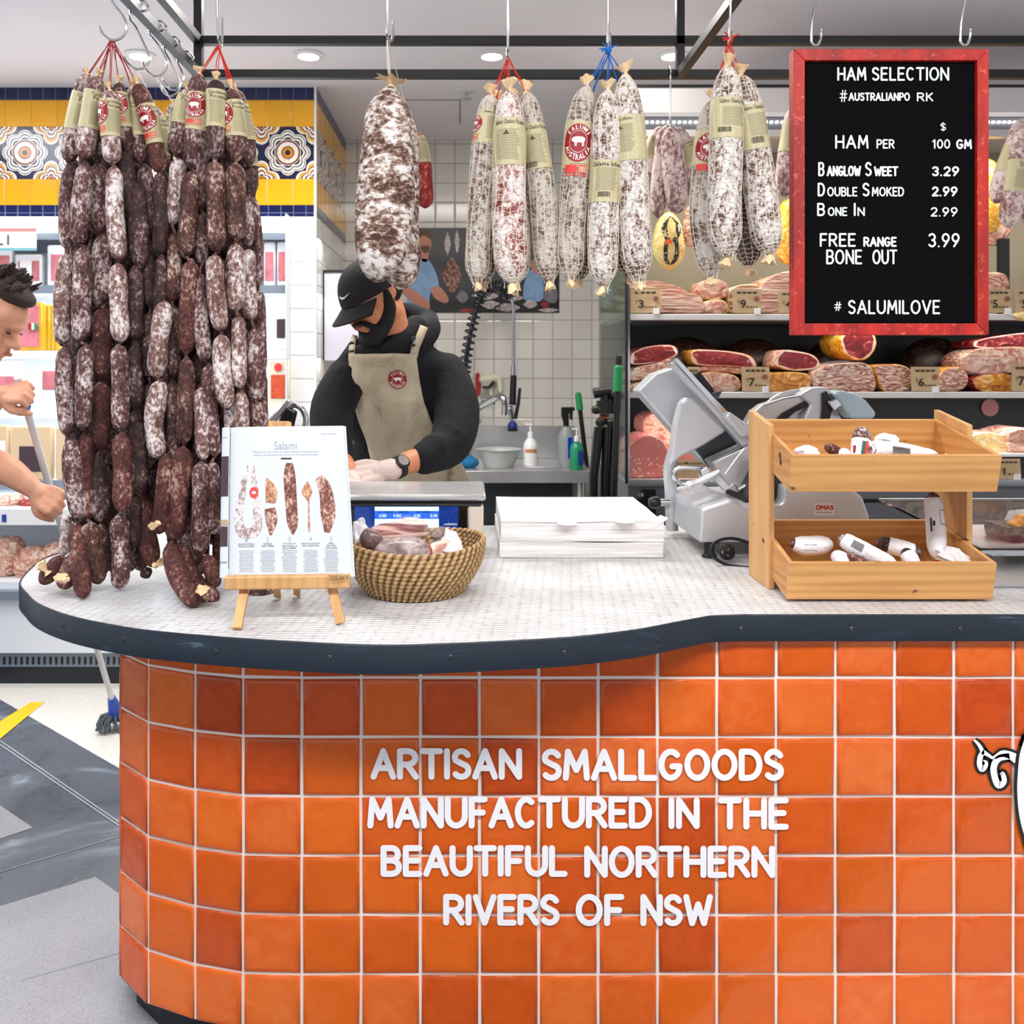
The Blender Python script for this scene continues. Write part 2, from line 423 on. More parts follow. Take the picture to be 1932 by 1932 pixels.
mottled('cure_pink', (46, 24, 25), (104, 66, 64), (220, 206, 204), .525, scale=130)
mottled('cure_brown', (46, 24, 20), (100, 60, 50), (208, 188, 176), .55, scale=130)
mottled('cure_white', (70, 40, 36), (134, 98, 90), (232, 224, 222), .50, scale=130)
mottled('cure_dark', (34, 19, 19), (80, 50, 48), (184, 164, 162), .55, scale=130)
mottled('cure_red', (54, 22, 19), (104, 56, 48), (196, 164, 150), .565, scale=130)
mottled('net_white', (76, 40, 34), (146, 122, 112), (226, 222, 218), .492, scale=125, coarse=30, spread=.08)
mottled('net_grey', (66, 44, 38), (128, 110, 98), (196, 188, 180), .48, scale=105, coarse=24, spread=.09)
mottled('net_red', (110, 30, 22), (164, 110, 98), (228, 222, 220), .48, scale=105, coarse=24, spread=.08)
mottled('net_dark', (48, 32, 26), (84, 64, 54), (136, 120, 108), .54, scale=90, coarse=20, spread=.12)
mottled('big_white', (74, 42, 30), (150, 122, 106), (232, 226, 222), .515, scale=60, coarse=11, spread=.075, stretch=(.8, .8, 1.3), bump=.003)
# ================================================================ the setting
CEIL = 3.01
YB = 5.69                                            # back wall
YH = 4.6                                             # tiled header and pilaster
XR = (597-CX)/F*YH                                   # return wall plane
# floor
t = NT('floor_white'); v = t.coord(); t.set('Base Color', t.ramp(t.noise(v, 160, 2, .7), [(.35, lin((205, 200, 192))), (.5, lin((232, 228, 220)))])); t.set('Roughness', .22)
t = NT('floor_slate'); v = t.coord(); n = t.noise(v, 2.2, 5, .7, 1.2)
t.set('Base Color', t.mix(t.ramp(t.noise(v, 260, 2), [(.45, (0, 0, 0, 1)), (.7, (.25, .25, .25, 1))]), t.ramp(n, [(.35, lin((58, 64, 76))), (.55, lin((78, 86, 98))), (.72, lin((150, 162, 172)))]), lin((150, 150, 150)))); t.set('Roughness', t.ramp(n, [(.4, (.25,)*3+(1,)), (.7, (.5,)*3+(1,))]))
t = NT('floor_grey'); v = t.coord(); n = t.noise(v, 1.5, 4, .6); f = t.noise(v, 300, 2, .8)
t.set('Base Color', t.mix(t.ramp(f, [(.5, (0, 0, 0, 1)), (.66, (.6, .6, .6, 1))]), t.ramp(n, [(.3, lin((140, 140, 146))), (.7, lin((170, 170, 176)))]), lin((96, 96, 100)))); t.set('Roughness', .35)
simple('floor_joint', (150, 158, 164), .5)
simple('tape_yellow', (246, 196, 20), .5, var=.05)
fl = MB(); fl.mat('floor_slate').bar(-6, 6, -3, 7, -.05, 0)
fz = lambda pts, z: [onz(x, y, 0)+Vector((0, 0, z)) for x, y in pts]
def fpoly(m, pts, z, world=None): fl.mat(m).poly([Vector((p[0], p[1], z)) for p in (world or fz(pts, 0))])
a = onz(0, 1320, 0); b = onz(225, 1450, 0); d = (b-a).normalized()
fpoly('floor_white', None, .001, [a-d*4, b+d*5, Vector((6, 7)).to_3d(), Vector((-6, 7)).to_3d()])
fpoly('floor_grey', [(-260, 1790), (180, 1655), (330, 1760), (330, 2300), (-260, 2300)], .001)
fpoly('floor_grey', [(0, 1520), (62, 1562), (0, 1583), (-60, 1600), (-60, 1480)], .0012)
def joint(p, q, w=.006):
    p = onz(*p, 0); q = onz(*q, 0); e = (q-p).normalized(); s = Vector((-e.y, e.x, 0))*w/2
    fpoly('floor_joint', None, .0016, [p-s, q-s, q+s, p+s])
joint((0, 1398), (240, 1562)); joint((0, 1405), (240, 1569)); joint((-100, 1675), (240, 1574), .004); joint((40, 1850), (240, 1795), .003)
struct(fl.build('floor', smooth=False))
tp = MB(); tp.mat('tape_yellow').poly([p+Vector((0, 0, .003)) for p in fz([(0, 1362), (58, 1326), (85, 1325), (0, 1395)], 0)])
tp.build('floor_tape', smooth=False); tag(bpy.data.objects['floor_tape'], 'yellow tape strip stuck diagonally on the floor by the chilled cabinet', 'tape')
# ceiling
c = MB(); c.mat('ceiling_paint').bar(-6, 6, -3, 7, CEIL, CEIL+.1); struct(c.build('ceiling', smooth=False))
tr = MB(); tr.mat(simple('seam', (150, 146, 150), .8))
for p, q in (((725, 188), (868, 188)), ((868, 188), (868, 232)),):
    P = [Vector(((x-CX)/F*(CEIL-H)*F/(CY-y), (CEIL-H)*F/(CY-y), CEIL-.002)) for x, y in (p, q)]
    tr.beam(P[0], P[1], .008, .003)
struct(tr.build('trim_1', smooth=False))
# tiles of the shop walls
xj = (597-CX)/F*YH
grid_mat('tile_wall_back', (0, 2), (.1267, .1267), ((895.2-CX)/F*YB, H-(714.8-CY)/F*YB), (226, 222, 214), (176, 168, 160), .006, rough=.12)
grid_mat('tile_wall_side', (1, 2), (.1267, .1267), (4.62, H-(714.8-CY)/F*YB), (222, 218, 210), (168, 160, 152), .006, rough=.15)
grid_mat('tile_pillar', (0, 2), (.1363, .1225), (-.805, H-(538.6-CY)/F*YH), (240, 240, 242), (196, 198, 204), .005, rough=.12)
for nm, ax, o in (('f', 0, 9/F*YH-CX/F*YH+.003), ('s', 1, 4.6)):
    grid_mat('tile_yellow_'+nm, (ax, 2), (.1363, .1375), (o, 2.797), (238, 172, 22), (206, 150, 40), .004, var=.06, rough=.12)
    grid_mat('tile_navy_'+nm, (ax, 2), (.0655, .0655), (o, 2.936), (14, 26, 78), (110, 110, 140), .003, var=.25, rough=.12)
    # patterned band: rosettes with a petal ring, corner flowers, on navy
    t = NT('tile_deco_'+nm); tc = t.add('ShaderNodeTexCoord'); sp = t.add('ShaderNodeSeparateXYZ', inp={0: tc.outputs['Object']})
    P = .2749; ox = ((47-CX)/F*YH) if ax == 0 else 4.6
    def cell(off):
        u = t.math('SUBTRACT', t.math('FRACT', t.math('ADD', t.math('DIVIDE', t.math('SUBTRACT', sp.outputs[ax], ox), P), .5+off)), .5)
        w = t.math('SUBTRACT', t.math('FRACT', t.math('ADD', t.math('DIVIDE', t.math('SUBTRACT', sp.outputs[2], 2.661), P), .5+off)), .5)
        return u, w, t.math('SQRT', t.math('ADD', t.math('MULTIPLY', u, u), t.math('MULTIPLY', w, w))), t.math('ARCTAN2', w, u)
    u, w, r, th = cell(0); u2, w2, r2, th2 = cell(.5)
    nv, wh, og, br, gd = lin((22, 30, 66)), lin((238, 232, 222)), lin((216, 140, 30)), lin((120, 62, 40)), lin((226, 160, 60))
    pet = t.math('ABSOLUTE', t.math('COSINE', t.math('MULTIPLY', th, 4)))
    rr = t.math('DIVIDE', r, t.math('ADD', .86, t.math('MULTIPLY', pet, .16)))
    inner = t.ramp(r, [(0, nv), (.05, og), (.10, br), (.125, wh), (.185, wh), (.2, br), (.235, wh), (.25, nv)], 'CONSTANT')
    outer = t.ramp(rr, [(0, nv), (.285, wh), (.32, nv), (.34, wh), (.385, nv), (.40, wh), (.425, nv), (.5, nv)], 'CONSTANT')
    corner = t.ramp(t.math('DIVIDE', r2, t.math('ADD', .7, t.math('MULTIPLY', t.math('ABSOLUTE', t.math('COSINE', t.math('MULTIPLY', th2, 2))), .45))), [(0, br), (.03, og), (.055, nv), (.08, wh), (.12, br), (.15, wh), (.19, nv), (.21, gd), (.26, wh), (.3, nv)], 'CONSTANT')
    base = t.mix(t.math('LESS_THAN', rr, .425), corner, outer)
    col = t.mix(t.math('LESS_THAN', r, .25), base, inner)
    nn = t.noise(t.coord(), 60, 2); col = t.mix(t.math('MULTIPLY', t.math('GREATER_THAN', nn, .62), .5), col, br)
    t.set('Base Color', col); t.set('Roughness', .15)
# header wall: navy, yellow, patterned, yellow, navy bands
zz = [3.0025, 2.936, 2.797, 2.5225, 2.387, 2.3265]
hw = MB()
hw.mat('white_plastic').bar(-6, XR-.004, YH+.004, YH+.3, zz[5], CEIL)
for k, nm in enumerate(('tile_navy_f', 'tile_yellow_f', 'tile_deco_f', 'tile_yellow_f', 'tile_navy_f')):
    hw.mat(nm).poly([(-6, YH, zz[k]), (XR-.012, YH, zz[k]), (XR-.012, YH, zz[k+1]), (-6, YH, zz[k+1])])
hw.mat('white_plastic').bar(XR-.012, XR, YH-.003, YH+.01, 0, CEIL)
struct(hw.build('wall_left', smooth=False))
# pilaster beside the chilled cabinet + return wall
pw = MB(); pw.mat('tile_pillar').bar((548-CX)/F*YH, XR-.012, YH, YH+.25, 0, zz[5]); struct(pw.build('wall_pillar', smooth=False))
rw = MB()
def side(m, z0, z1): rw.mat(m).bar(XR-.1, XR, YH+.01, YB, z0, z1)
side('tile_wall_side', 0, zz[5])
for k, nm in enumerate(('tile_navy_s', 'tile_yellow_s', 'tile_deco_s', 'tile_yellow_s', 'tile_navy_s')): side(nm, zz[k+1], zz[k])
struct(rw.build('wall_return', smooth=False))
bw = MB(); bw.mat('tile_wall_back').bar(XR, 1.1, YB, YB+.1, 0, CEIL); struct(bw.build('wall_back', smooth=False))
bw = MB(); bw.mat('white_paint').bar(1.1, 6, YB-.2, YB+.1, 0, CEIL); struct(bw.build('wall_right', smooth=False))
# steel corner post at the right end of the tiled wall
cp = MB(); cp.mat('steel').bar(.835, .90, YB-.06, YB-.002, 0, CEIL-.005); struct(cp.build('trim_2', smooth=False))
# downlights
for k, px in enumerate((265, 582, 928, 1268)):
    D = (CEIL-H)*F/(CY-103); c0 = Vector(((px-CX)/F*D, D, CEIL-.001))
    r = thing('downlight', ['recessed ceiling downlight seen behind the meat hooks', 'recessed ceiling downlight above the tiled pillar', 'recessed ceiling downlight right of the big mouldy salami hook', 'recessed ceiling downlight half hidden beside the black frame corner'][k], 'ceiling light', c0, 'ceiling downlights')
    MB().mat('white_plastic').lathe(c0, [(.072, 0), (.072, -.006), (.05, -.012), (.047, -.002)], 28).build('trim_ring', r)
    MB().mat('led').lathe(c0+Vector((0, 0, -.004)), [(.046, 0), (.046, -.004), (.001, -.008)], 28).build('lamp_disc', r)
    l = bpy.data.lights.new('downlight_bulb', 'SPOT'); l.energy = 4 if k == 3 else 24; l.spot_size = 2.2; l.spot_blend = .8; l.color = (1, .95, .88); l.shadow_soft_size = .05
    o = bpy.data.objects.new('downlight_bulb', l); o.location = c0+Vector((0, 0, -.03)); COL.objects.link(o)
c0 = Vector(((880-CX)/F*4.67, 4.67, CEIL)); r = thing('fire_sprinkler', 'small steel fire sprinkler on the ceiling', 'sprinkler', c0)
MB().mat('white_plastic').lathe(c0, [(.045, 0), (.045, -.006), (.02, -.012), (.02, -.014)], 24).build('rosette', r)
mb = MB(); mb.mat('steel').lathe(c0+Vector((0, 0, -.012)), [(.009, 0), (.009, -.03), (.03, -.032), (.03, -.036), (.001, -.036)], 16); mb.build('sprinkler_head', r)
# ================================================================ service counter
plan = [(115, 1043), (74, 1060), (40, 1096), (54, 1122), (79, 1142), (136, 1163), (222, 1181), (302, 1192), (473, 1206), (700, 1217), (850, 1214), (1000, 1207), (1100, 1200), (1200, 1188), (1280, 1173), (1340, 1162)]
pl = [onz(x, y, 1.0) for x, y in plan]
pl = [Vector((-1.02, 2.93, 1)), Vector((-1.13, 2.80, 1))]+pl
sm = [Vector(p) for p in smooth_path([tuple(p) for p in pl], 110)]
sm += [Vector((.60, 1.932, 1)), Vector((3.2, 1.932, 1)), Vector((3.2, 3.02, 1)), Vector((-.9, 3.02, 1))]
ctr = thing('service_counter', 'long service counter faced with glossy orange tiles with a navy edged top', 'counter', (0, 2.4, 0))
t = NT('counter_top'); tc = t.add('ShaderNodeTexCoord'); mp = t.add('ShaderNodeMapping', inp={0: tc.outputs['Object']}); mp.inputs['Scale'].default_value = (42, 66, 1); mp.inputs['Rotation'].default_value = (0, 0, radians(4))
v = t.add('ShaderNodeTexVoronoi', feature='F1', inp={'Vector': mp.outputs[0], 'Scale': 1.0, 'Randomness': .25}); f = v.outputs['Distance']
nz = t.noise(t.coord(), 6, 4)
t.set('Base Color', t.mix(t.ramp(f, [(.5, (0, 0, 0, 1)), (.75, (.75, .75, .75, 1))]), t.ramp(nz, [(.3, lin((186, 184, 184))), (.6, lin((212, 212, 214)))]), lin((128, 124, 124)))); t.set('Roughness', .35); t.bump(t.math('SUBTRACT', 1, f), .004, .9)
t = NT('navy_edge'); v = t.coord((1, 1, 5)); n = t.noise(v, 7, 4, .7, .5)
t.set('Base Color', t.ramp(n, [(.55, lin((14, 28, 42))), (.66, lin((26, 44, 60))), (.78, lin((100, 122, 138)))])); t.set('Roughness', .42); t.bump(t.noise(v, 80, 2), .0004)
TOPM = MB(); TOPM.mat('counter_top')
inn = []
n = len(sm); ctr2 = Vector((.2, 2.5, 1))
TOPM.prism([Vector((p.x, p.y, .999)) for p in sm], (0, 0, -.02)); TOPM.build('worktop', ctr, smooth=False)
e = MB(); e.mat('navy_edge')
def offs(P, d):
    out = []
    m = len(P)
    for i in range(m):
        a, b, c = P[i-1], P[i], P[(i+1) % m]; t1 = (b-a).normalized(); t2 = (c-b).normalized(); tt = (t1+t2).normalized()
        out.append(b+Vector((tt.y, -tt.x, 0))*d)
    return out
o1 = offs(sm, .004); n = len(sm); rings = []
for off, z in ((.0, 1.0015), (.003, 1.001), (.0045, .9985), (.0045, .944), (.002, .9425), (-.03, .9425)):
    rings.append([Vector((p.x, p.y, z)) for p in offs(sm, off)])
V = [p for r_ in rings for p in r_]
e.raw(V, [(k*n+i, k*n+(i+1) % n, (k+1)*n+(i+1) % n, (k+1)*n+i) for k in range(len(rings)-1) for i in range(n)]); e.build('edge_band', ctr)
for k, (x, y) in enumerate(((119, 1180), (232, 1206), (407, 1229), (622, 1241), (850, 1240), (1065, 1232), (1243, 1209), (1398, 1187), (1607, 1187), (1812, 1187))):
    best = None                                   # march along the ray until the edge band is met
    d = (at(x, y, 1.0)-Vector((0, 0, H)))
    for i in range(n):
        a = rings[3][i]; b = rings[3][(i+1) % n]; ex = b-a; den = d.x*ex.y-d.y*ex.x
        if abs(den) < 1e-9: continue
        tt = (a.x*ex.y-a.y*ex.x)/den; uu = (a.x*d.y-a.y*d.x)/den
        if tt > 0 and 0 <= uu <= 1 and (best is None or tt < best[0]): best = (tt, ex.normalized())
    p = Vector((0, 0, H))+d*best[0]; nn = Vector((best[1].y, -best[1].x, 0))
    R = nn.to_track_quat('Z', 'Y').to_matrix()
    MB().mat('dark_steel').lathe(p-nn*.001, [(.0055, 0), (.0055, .0015), (.003, .003), (.0012, .0022)], 12, R).build('edge_screw', ctr)
# tiled face, one pillowed tile after another
t = NT('orange_tile'); at1 = t.add('ShaderNodeAttribute', attribute_name='cell'); sp = t.add('ShaderNodeSeparateXYZ', inp={0: at1.outputs['Vector']})
v = t.coord(); n1 = t.noise(v, 22, 3, .55, .8); n2 = t.noise(v, 5, 2); n3 = t.noise(v, 420, 2)
f = t.math('ADD', t.math('MULTIPLY', sp.outputs[0], .62), t.math('ADD', t.math('MULTIPLY', n1, .45), t.math('MULTIPLY', n3, .16)))
f = t.math('SUBTRACT', f, t.math('MULTIPLY', sp.outputs[1], .16))
col = t.ramp(f, [(.05, lin((150, 46, 16))), (.4, lin((196, 72, 20))), (.72, lin((216, 92, 34))), (.95, lin((228, 118, 62)))])
warm = t.mix(sp.outputs[2], col, lin((232, 112, 8)))
t.set('Base Color', t.mix(.48, col, warm)); t.set('Roughness', .16); t.bump(n1, .0018, .8); t.set('Specular IOR Level', .45)
simple('grout_white', (238, 228, 220), .8, var=.04)
FP = [(-.62, 2.66), (-.775, 2.60), (-.87, 2.49), (-.895, 2.365), (-.8815, 2.241), (-.8365, 2.118), (-.7395, 2.03), (-.6165, 1.982), (-.4885, 1.955), (-.3583, 1.95)]
x0 = .5486-.1313*7
FP[-1] = (x0, 1.95)
FP = FP[:-2]+[(x0-.1313, 1.955), (x0, 1.95)]
xs = [x0+.1313*k for k in range(1, 29)]
FP += [(x, 1.95) for x in xs]
TP = .1313; ZL = [.942, .856]+[.856-TP*k for k in range(1, 7)]
ZL[-1] = .072
tiles, grout = MB(), MB(); tiles.mat('orange_tile'); grout.mat('grout_white'); cell = []
random.seed(11)
for k in range(len(FP)-1):
    a = Vector((*FP[k], 0)); b = Vector((*FP[k+1], 0)); ex = (b-a); L = ex.length; ex.normalize(); nn = Vector((ex.y, -ex.x, 0))
    grout.poly([a+Vector((0, 0, ZL[0])), b+Vector((0, 0, ZL[0])), b+Vector((0, 0, ZL[-1]+.003)), a+Vector((0, 0, ZL[-1]+.003))])
    for j in range(len(ZL)-1):
        g = .0034; j1 = lambda: random.uniform(-.0009, .0009)
        w0, w1, z1, z0 = g, L-g, ZL[j]-(g if j else 0), ZL[j+1]+g
        C = [(w0+j1(), z0+j1()), (w1+j1(), z0+j1()), (w1+j1(), z1+j1()), (w0+j1(), z1+j1())]
        rnd = random.random(); rn2 = random.random()
        if ZL[j] < .6: rn2 = min(1, rn2+.25)  # lower rows warmer: the light's falloff put into the glaze colour
        o = len(tiles.v)
        tl = [random.uniform(-.0012, .0012) for _ in range(4)]
        V = []
        for (ins, h) in ((0, -.003), (0, .0018), (.0025, .0042), (.011, .0052), (.028, .0050)):
            cx = sum(c_[0] for c_ in C)/4; cz = sum(c_[1] for c_ in C)/4
            for q, (u, w) in enumerate(C):
                uu = u+(ins if u < cx else -ins); ww = w+(min(ins, (z1-z0)*.4) if w < cz else -min(ins, (z1-z0)*.4))
                V.append(a+ex*uu+Vector((0, 0, ww))+nn*(h+(tl[q] if ins else 0)))
                cell.append((rnd, 1.0 if ins < .005 else (.35 if ins < .02 else 0), rn2))
        tiles.raw(V, [(r_*4+q, r_*4+(q+1) % 4, (r_+1)*4+(q+1) % 4, (r_+1)*4+q) for r_ in range(4) for q in range(4)]+[(16, 17, 18, 19)])
to = tiles.build('tiled_face', ctr, angle=75); ca = to.data.attributes.new('cell', 'FLOAT_VECTOR', 'POINT')
ca.data.foreach_set('vector', [x for c_ in cell for x in c_])
grout.build('grout', ctr, smooth=False)
k = MB(); k.mat(simple('kick_navy', (16, 22, 32), .5)); q = [Vector((*p, 0)) for p in FP]
q2 = [p-Vector((0, 0, 0)) for p in offs(q+[Vector((3.3, 2.9, 0)), Vector((-.5, 2.9, 0))], -.035)]
k.prism([Vector((p.x, p.y, .075)) for p in q2], (0, 0, -.074)); k.build('kickboard', ctr, smooth=False)
core = MB(); core.mat('kick_navy').prism([Vector((p.x, p.y, .941)) for p in offs(q+[Vector((3.3, 2.9, 0)), Vector((-.5, 2.9, 0))], -.012)], (0, 0, -.87)); core.build('carcass', ctr, smooth=False)
# painted words on the tiles
simple('sign_white', (246, 246, 250), .4)
YT = 1.9422
for s_, x0_, y0_, x1_, y1_ in (('ARTISAN', 699, 1411, 985, 1471), ('SMALLGOODS', 1021, 1412, 1479, 1473), ('MANUFACTURED', 693, 1502, 1230, 1563), ('IN', 1261, 1504, 1320, 1564), ('THE', 1354, 1504, 1488, 1565), ('BEAUTIFUL', 718, 1594, 1071, 1654), ('NORTHERN', 1102, 1595, 1462, 1656), ('RIVERS', 836, 1686, 1056, 1746), ('OF', 1086, 1686, 1178, 1747), ('NSW', 1208, 1686, 1345, 1747)):
    tx = MB(); tx.mat('sign_white'); tx.strokes(s_, x0_, y0_, x1_, y1_, YT, 11.5, .0008, gap=.3); tx.build('painted_word', ctr, smooth=False)
# painted pig (only its tail and rump are in view)
pg = MB(); simple('decal_black', (10, 10, 12), .4)
def blobline(pts, wid, m, dy):
    P = smooth_path([p+(w_,) for p, w_ in zip(pts, wid)], len(pts)*6); L, R_ = [], []
    for i, (x, y, w_) in enumerate(P):
        x2, y2, _ = P[min(i+1, len(P)-1)]; x1, y1, _ = P[max(i-1, 0)]; dx, dyy = x2-x1, y2-y1; l = sqrt(dx*dx+dyy*dyy) or 1
        L.append(at(x-dyy/l*w_, y+dx/l*w_, YT-dy)); R_.append(at(x+dyy/l*w_, y-dx/l*w_, YT-dy))
    pg.mat(m); n = len(L); pg.raw(L+R_, [(i, i+1, n+i+1, n+i) for i in range(n-1)])
cr = lambda P: [(1780+x/6.9, 1360+y/6.9) for x, y in P]
tail = cr([(400, 250), (460, 310), (505, 400), (480, 470), (470, 560), (500, 630), (545, 600), (560, 545), (520, 515)])
tail2 = cr([(505, 400), (590, 450), (650, 480), (760, 430), (860, 445), (960, 500)])
tail3 = cr([(860, 460), (720, 490), (655, 600), (670, 740), (720, 840), (790, 790), (770, 690), (740, 700)])
for pts, w_ in ((tail, [3, 6, 7, 7, 7, 7, 6, 5, 2]), (tail2, [7, 5, 4, 8, 9, 10]), (tail3, [8, 9, 9, 9, 8, 8, 7, 3])):
    blobline(pts, [a_+3 for a_ in w_], 'decal_black', .0002)
for pts, w_ in ((tail, [2, 3, 4, 5, 5, 5, 4, 3, 1]), (tail2, [5, 3, 3, 6, 7, 9]), (tail3, [6, 6, 6, 6, 6, 5, 4, 1])):
    blobline(pts, w_, 'sign_white', .0005)
body = [(1932, 1387), (1925, 1408), (1920, 1428), (1917, 1461), (1916, 1490), (1918, 1524), (1923, 1554), (1932, 1586), (1945, 1640), (1950, 1715), (1985, 1715), (1992, 1650), (2080, 1660), (2160, 1655), (2170, 1715), (2205, 1715), (2212, 1640), (2260, 1600), (2300, 1560), (2350, 1540), (2352, 1500), (2300, 1470), (2290, 1420), (2250, 1440), (2200, 1395), (2100, 1370), (2000, 1365), (1955, 1368)]
pg.mat('sign_white').poly([at(x, y, YT-.0007) for x, y in body])
blobline(body+body[:2], [3.2]*(len(body)+2), 'decal_black', .0010)
pg.build('pig_drawing', ctr, smooth=False)['label'] = 'white pig drawing with black outline and curly tail'
# ================================================================ hanging frame
fr = thing('ceiling_rack', 'black steel frame hanging from the ceiling that carries the meat hooks', 'frame', (0, 2.88, CEIL))
ZL_, ZU = 2.500, 2.61; YF, YK = 2.12, 2.88; XL, XM, XR2 = -.885, .69, 2.6
def fbar(name, *a): m = MB(); m.mat('black_steel').bar(*a); return m.build(name, fr, smooth=False)
h = .013
fbar('rear_rail', XL-h, XR2, YK-h, YK+h, ZL_-h, ZL_+h); fbar('rear_rail', XL-h, XR2, YK-h, YK+h, ZU-h, ZU+h)
fbar('front_rail', XL-h, XR2, YF-h, YF+h, ZL_-h, ZL_+h); fbar('front_rail', XL-h, XR2, YF-h, YF+h, ZU-h, ZU+h)
for x in (XL, XM): fbar('side_rail', x-h, x+h, YF+h, YK-h, ZL_-h, ZL_+h); fbar('post', x-h, x+h, YK-h, YK+h, ZL_+h, CEIL-.001)
fbar('side_rail', XL-h, XL+h, YF+h, YK-h, ZU-h, ZU+h)
for x in (XL, XM, XR2-.02): fbar('post', x-h, x+h, YF-h, YF+h, ZL_+h, CEIL-.001)
# ---------------------------------------------------------------- hooks
HOOKG = 'steel meat hooks on the black frame'
def hook(pts, D, label, r=.0032, flat=None, top=None):
    """pts: outline of the hook in pixels at depth D"""
    P = [Vector(flat(p) if flat else at(p[0], p[1], D+(p[2] if len(p) > 2 else 0))) for p in pts]
    if top is not None: P += [Vector(p) for p in top]
    P = [Vector(p) for p in smooth_path([tuple(p) for p in P], len(P)*7)]
    n = len(P); R = [r*(.35 if i < 1 else .8 if i < 4 else 1) for i in range(n)]
    m = MB(); m.mat('chrome').tube(P, R, 8); o = m.build('meat_hook', None)
    return tag(o, label, 'hook', HOOKG)
def over(x, y, z, ax='y'):
    """crook over a rail whose axis is not ax"""
    out = []
    for a in (-40, 10, 60, 110, 160, 200):
        c, s_ = cos(radians(a)), sin(radians(a)); k = h+.011
        out.append((x-(k*c if ax == 'x' else 0), y+(-k*c if ax == 'y' else 0), z+k*s_))
    return out
# front rail hooks (long, seen edge on)
def front_hook(px, py, label, tip=.03, side=0, D=YF):
    x = (px-CX)/F*D; z0 = H-(py-CY)/F*D
    P = [(x+side*.012, D+.030, z0+tip), (x+side*.010, D+.026, z0+.012), (x+side*.004, D+.012, z0), (x, D-.004, z0+.010), (x, D-.012, z0+.05), (x, D-.015, (z0+ZL_)/2)]
    hook([], 0, label, top=P+over(x, D, ZL_))
front_hook(413, 82, 'straight steel hook holding the right-hand bunch of small sausages', .075)
front_hook(731, 74, 'steel hook holding the big mouldy salami', .055, 1)
front_hook(958, 103, 'steel hook holding the netted salamis on red string')
front_hook(1146, 92, 'steel hook holding the netted salamis on blue string', .05, 1)
front_hook(1375, 80, 'steel hook holding the netted salamis beside the ham board', .05, 1)
# S hooks turned side-on: the left rail's row and the two that carry the board
def lrail(y): return (XL, y, ZL_)
def s_hook(pts, D, label, rail):
    x, y, z = rail; hook(pts, D, label, .0032, top=[(x+.024, y, z+.002), (x+.012, y, z+.024), (x-.010, y, z+.024), (x-.024, y, z+.006), (x-.022, y, z-.014)])
s_hook([(187, 49), (195, 66), (213, 76), (230, 70), (239, 55), (234, 34), (215, 8), (200, -25)], 2.13, 'steel hook holding the left-hand bunch of small sausages', (XL, 2.16, ZL_))
s_hook([(233, 106), (243, 122), (260, 131), (276, 124), (281, 108), (272, 84), (258, 55), (244, 30)], 2.36, 'empty steel hook nearest on the side rail above the sausages', (XL, 2.36, ZL_))
s_hook([(268, 116), (279, 136), (296, 144), (311, 134), (314, 115), (303, 92), (288, 72), (280, 60)], 2.50, 'steel hook with white strings on the side rail', (XL, 2.5, ZL_))
s_hook([(298, 150), (306, 170), (320, 181), (335, 174), (340, 158), (326, 125), (312, 100), (308, 85)], 2.62, 'empty steel hook at the middle of the side rail row', (XL, 2.62, ZL_))
s_hook([(306, 148), (318, 166), (332, 169), (343, 158), (346, 145), (336, 122), (328, 108), (325, 98)], 2.74, 'empty steel hook at the far end of the side rail row', (XL, 2.74, ZL_))
SB = 2.13
for px, lb in ((1541, 'left'), (1822, 'right')):
    P = [(px+9, 52), (px+8, 70), (px+2, 84), (px-6, 84), (px-10, 74), (px-8, 40), (px-1, 0), (px+2, -40)]
    x = (px+1-CX)/F*SB
    hook(P, SB, 'steel hook at the top %s corner of the ham board' % lb, .0033, top=over(x, YF, ZL_))
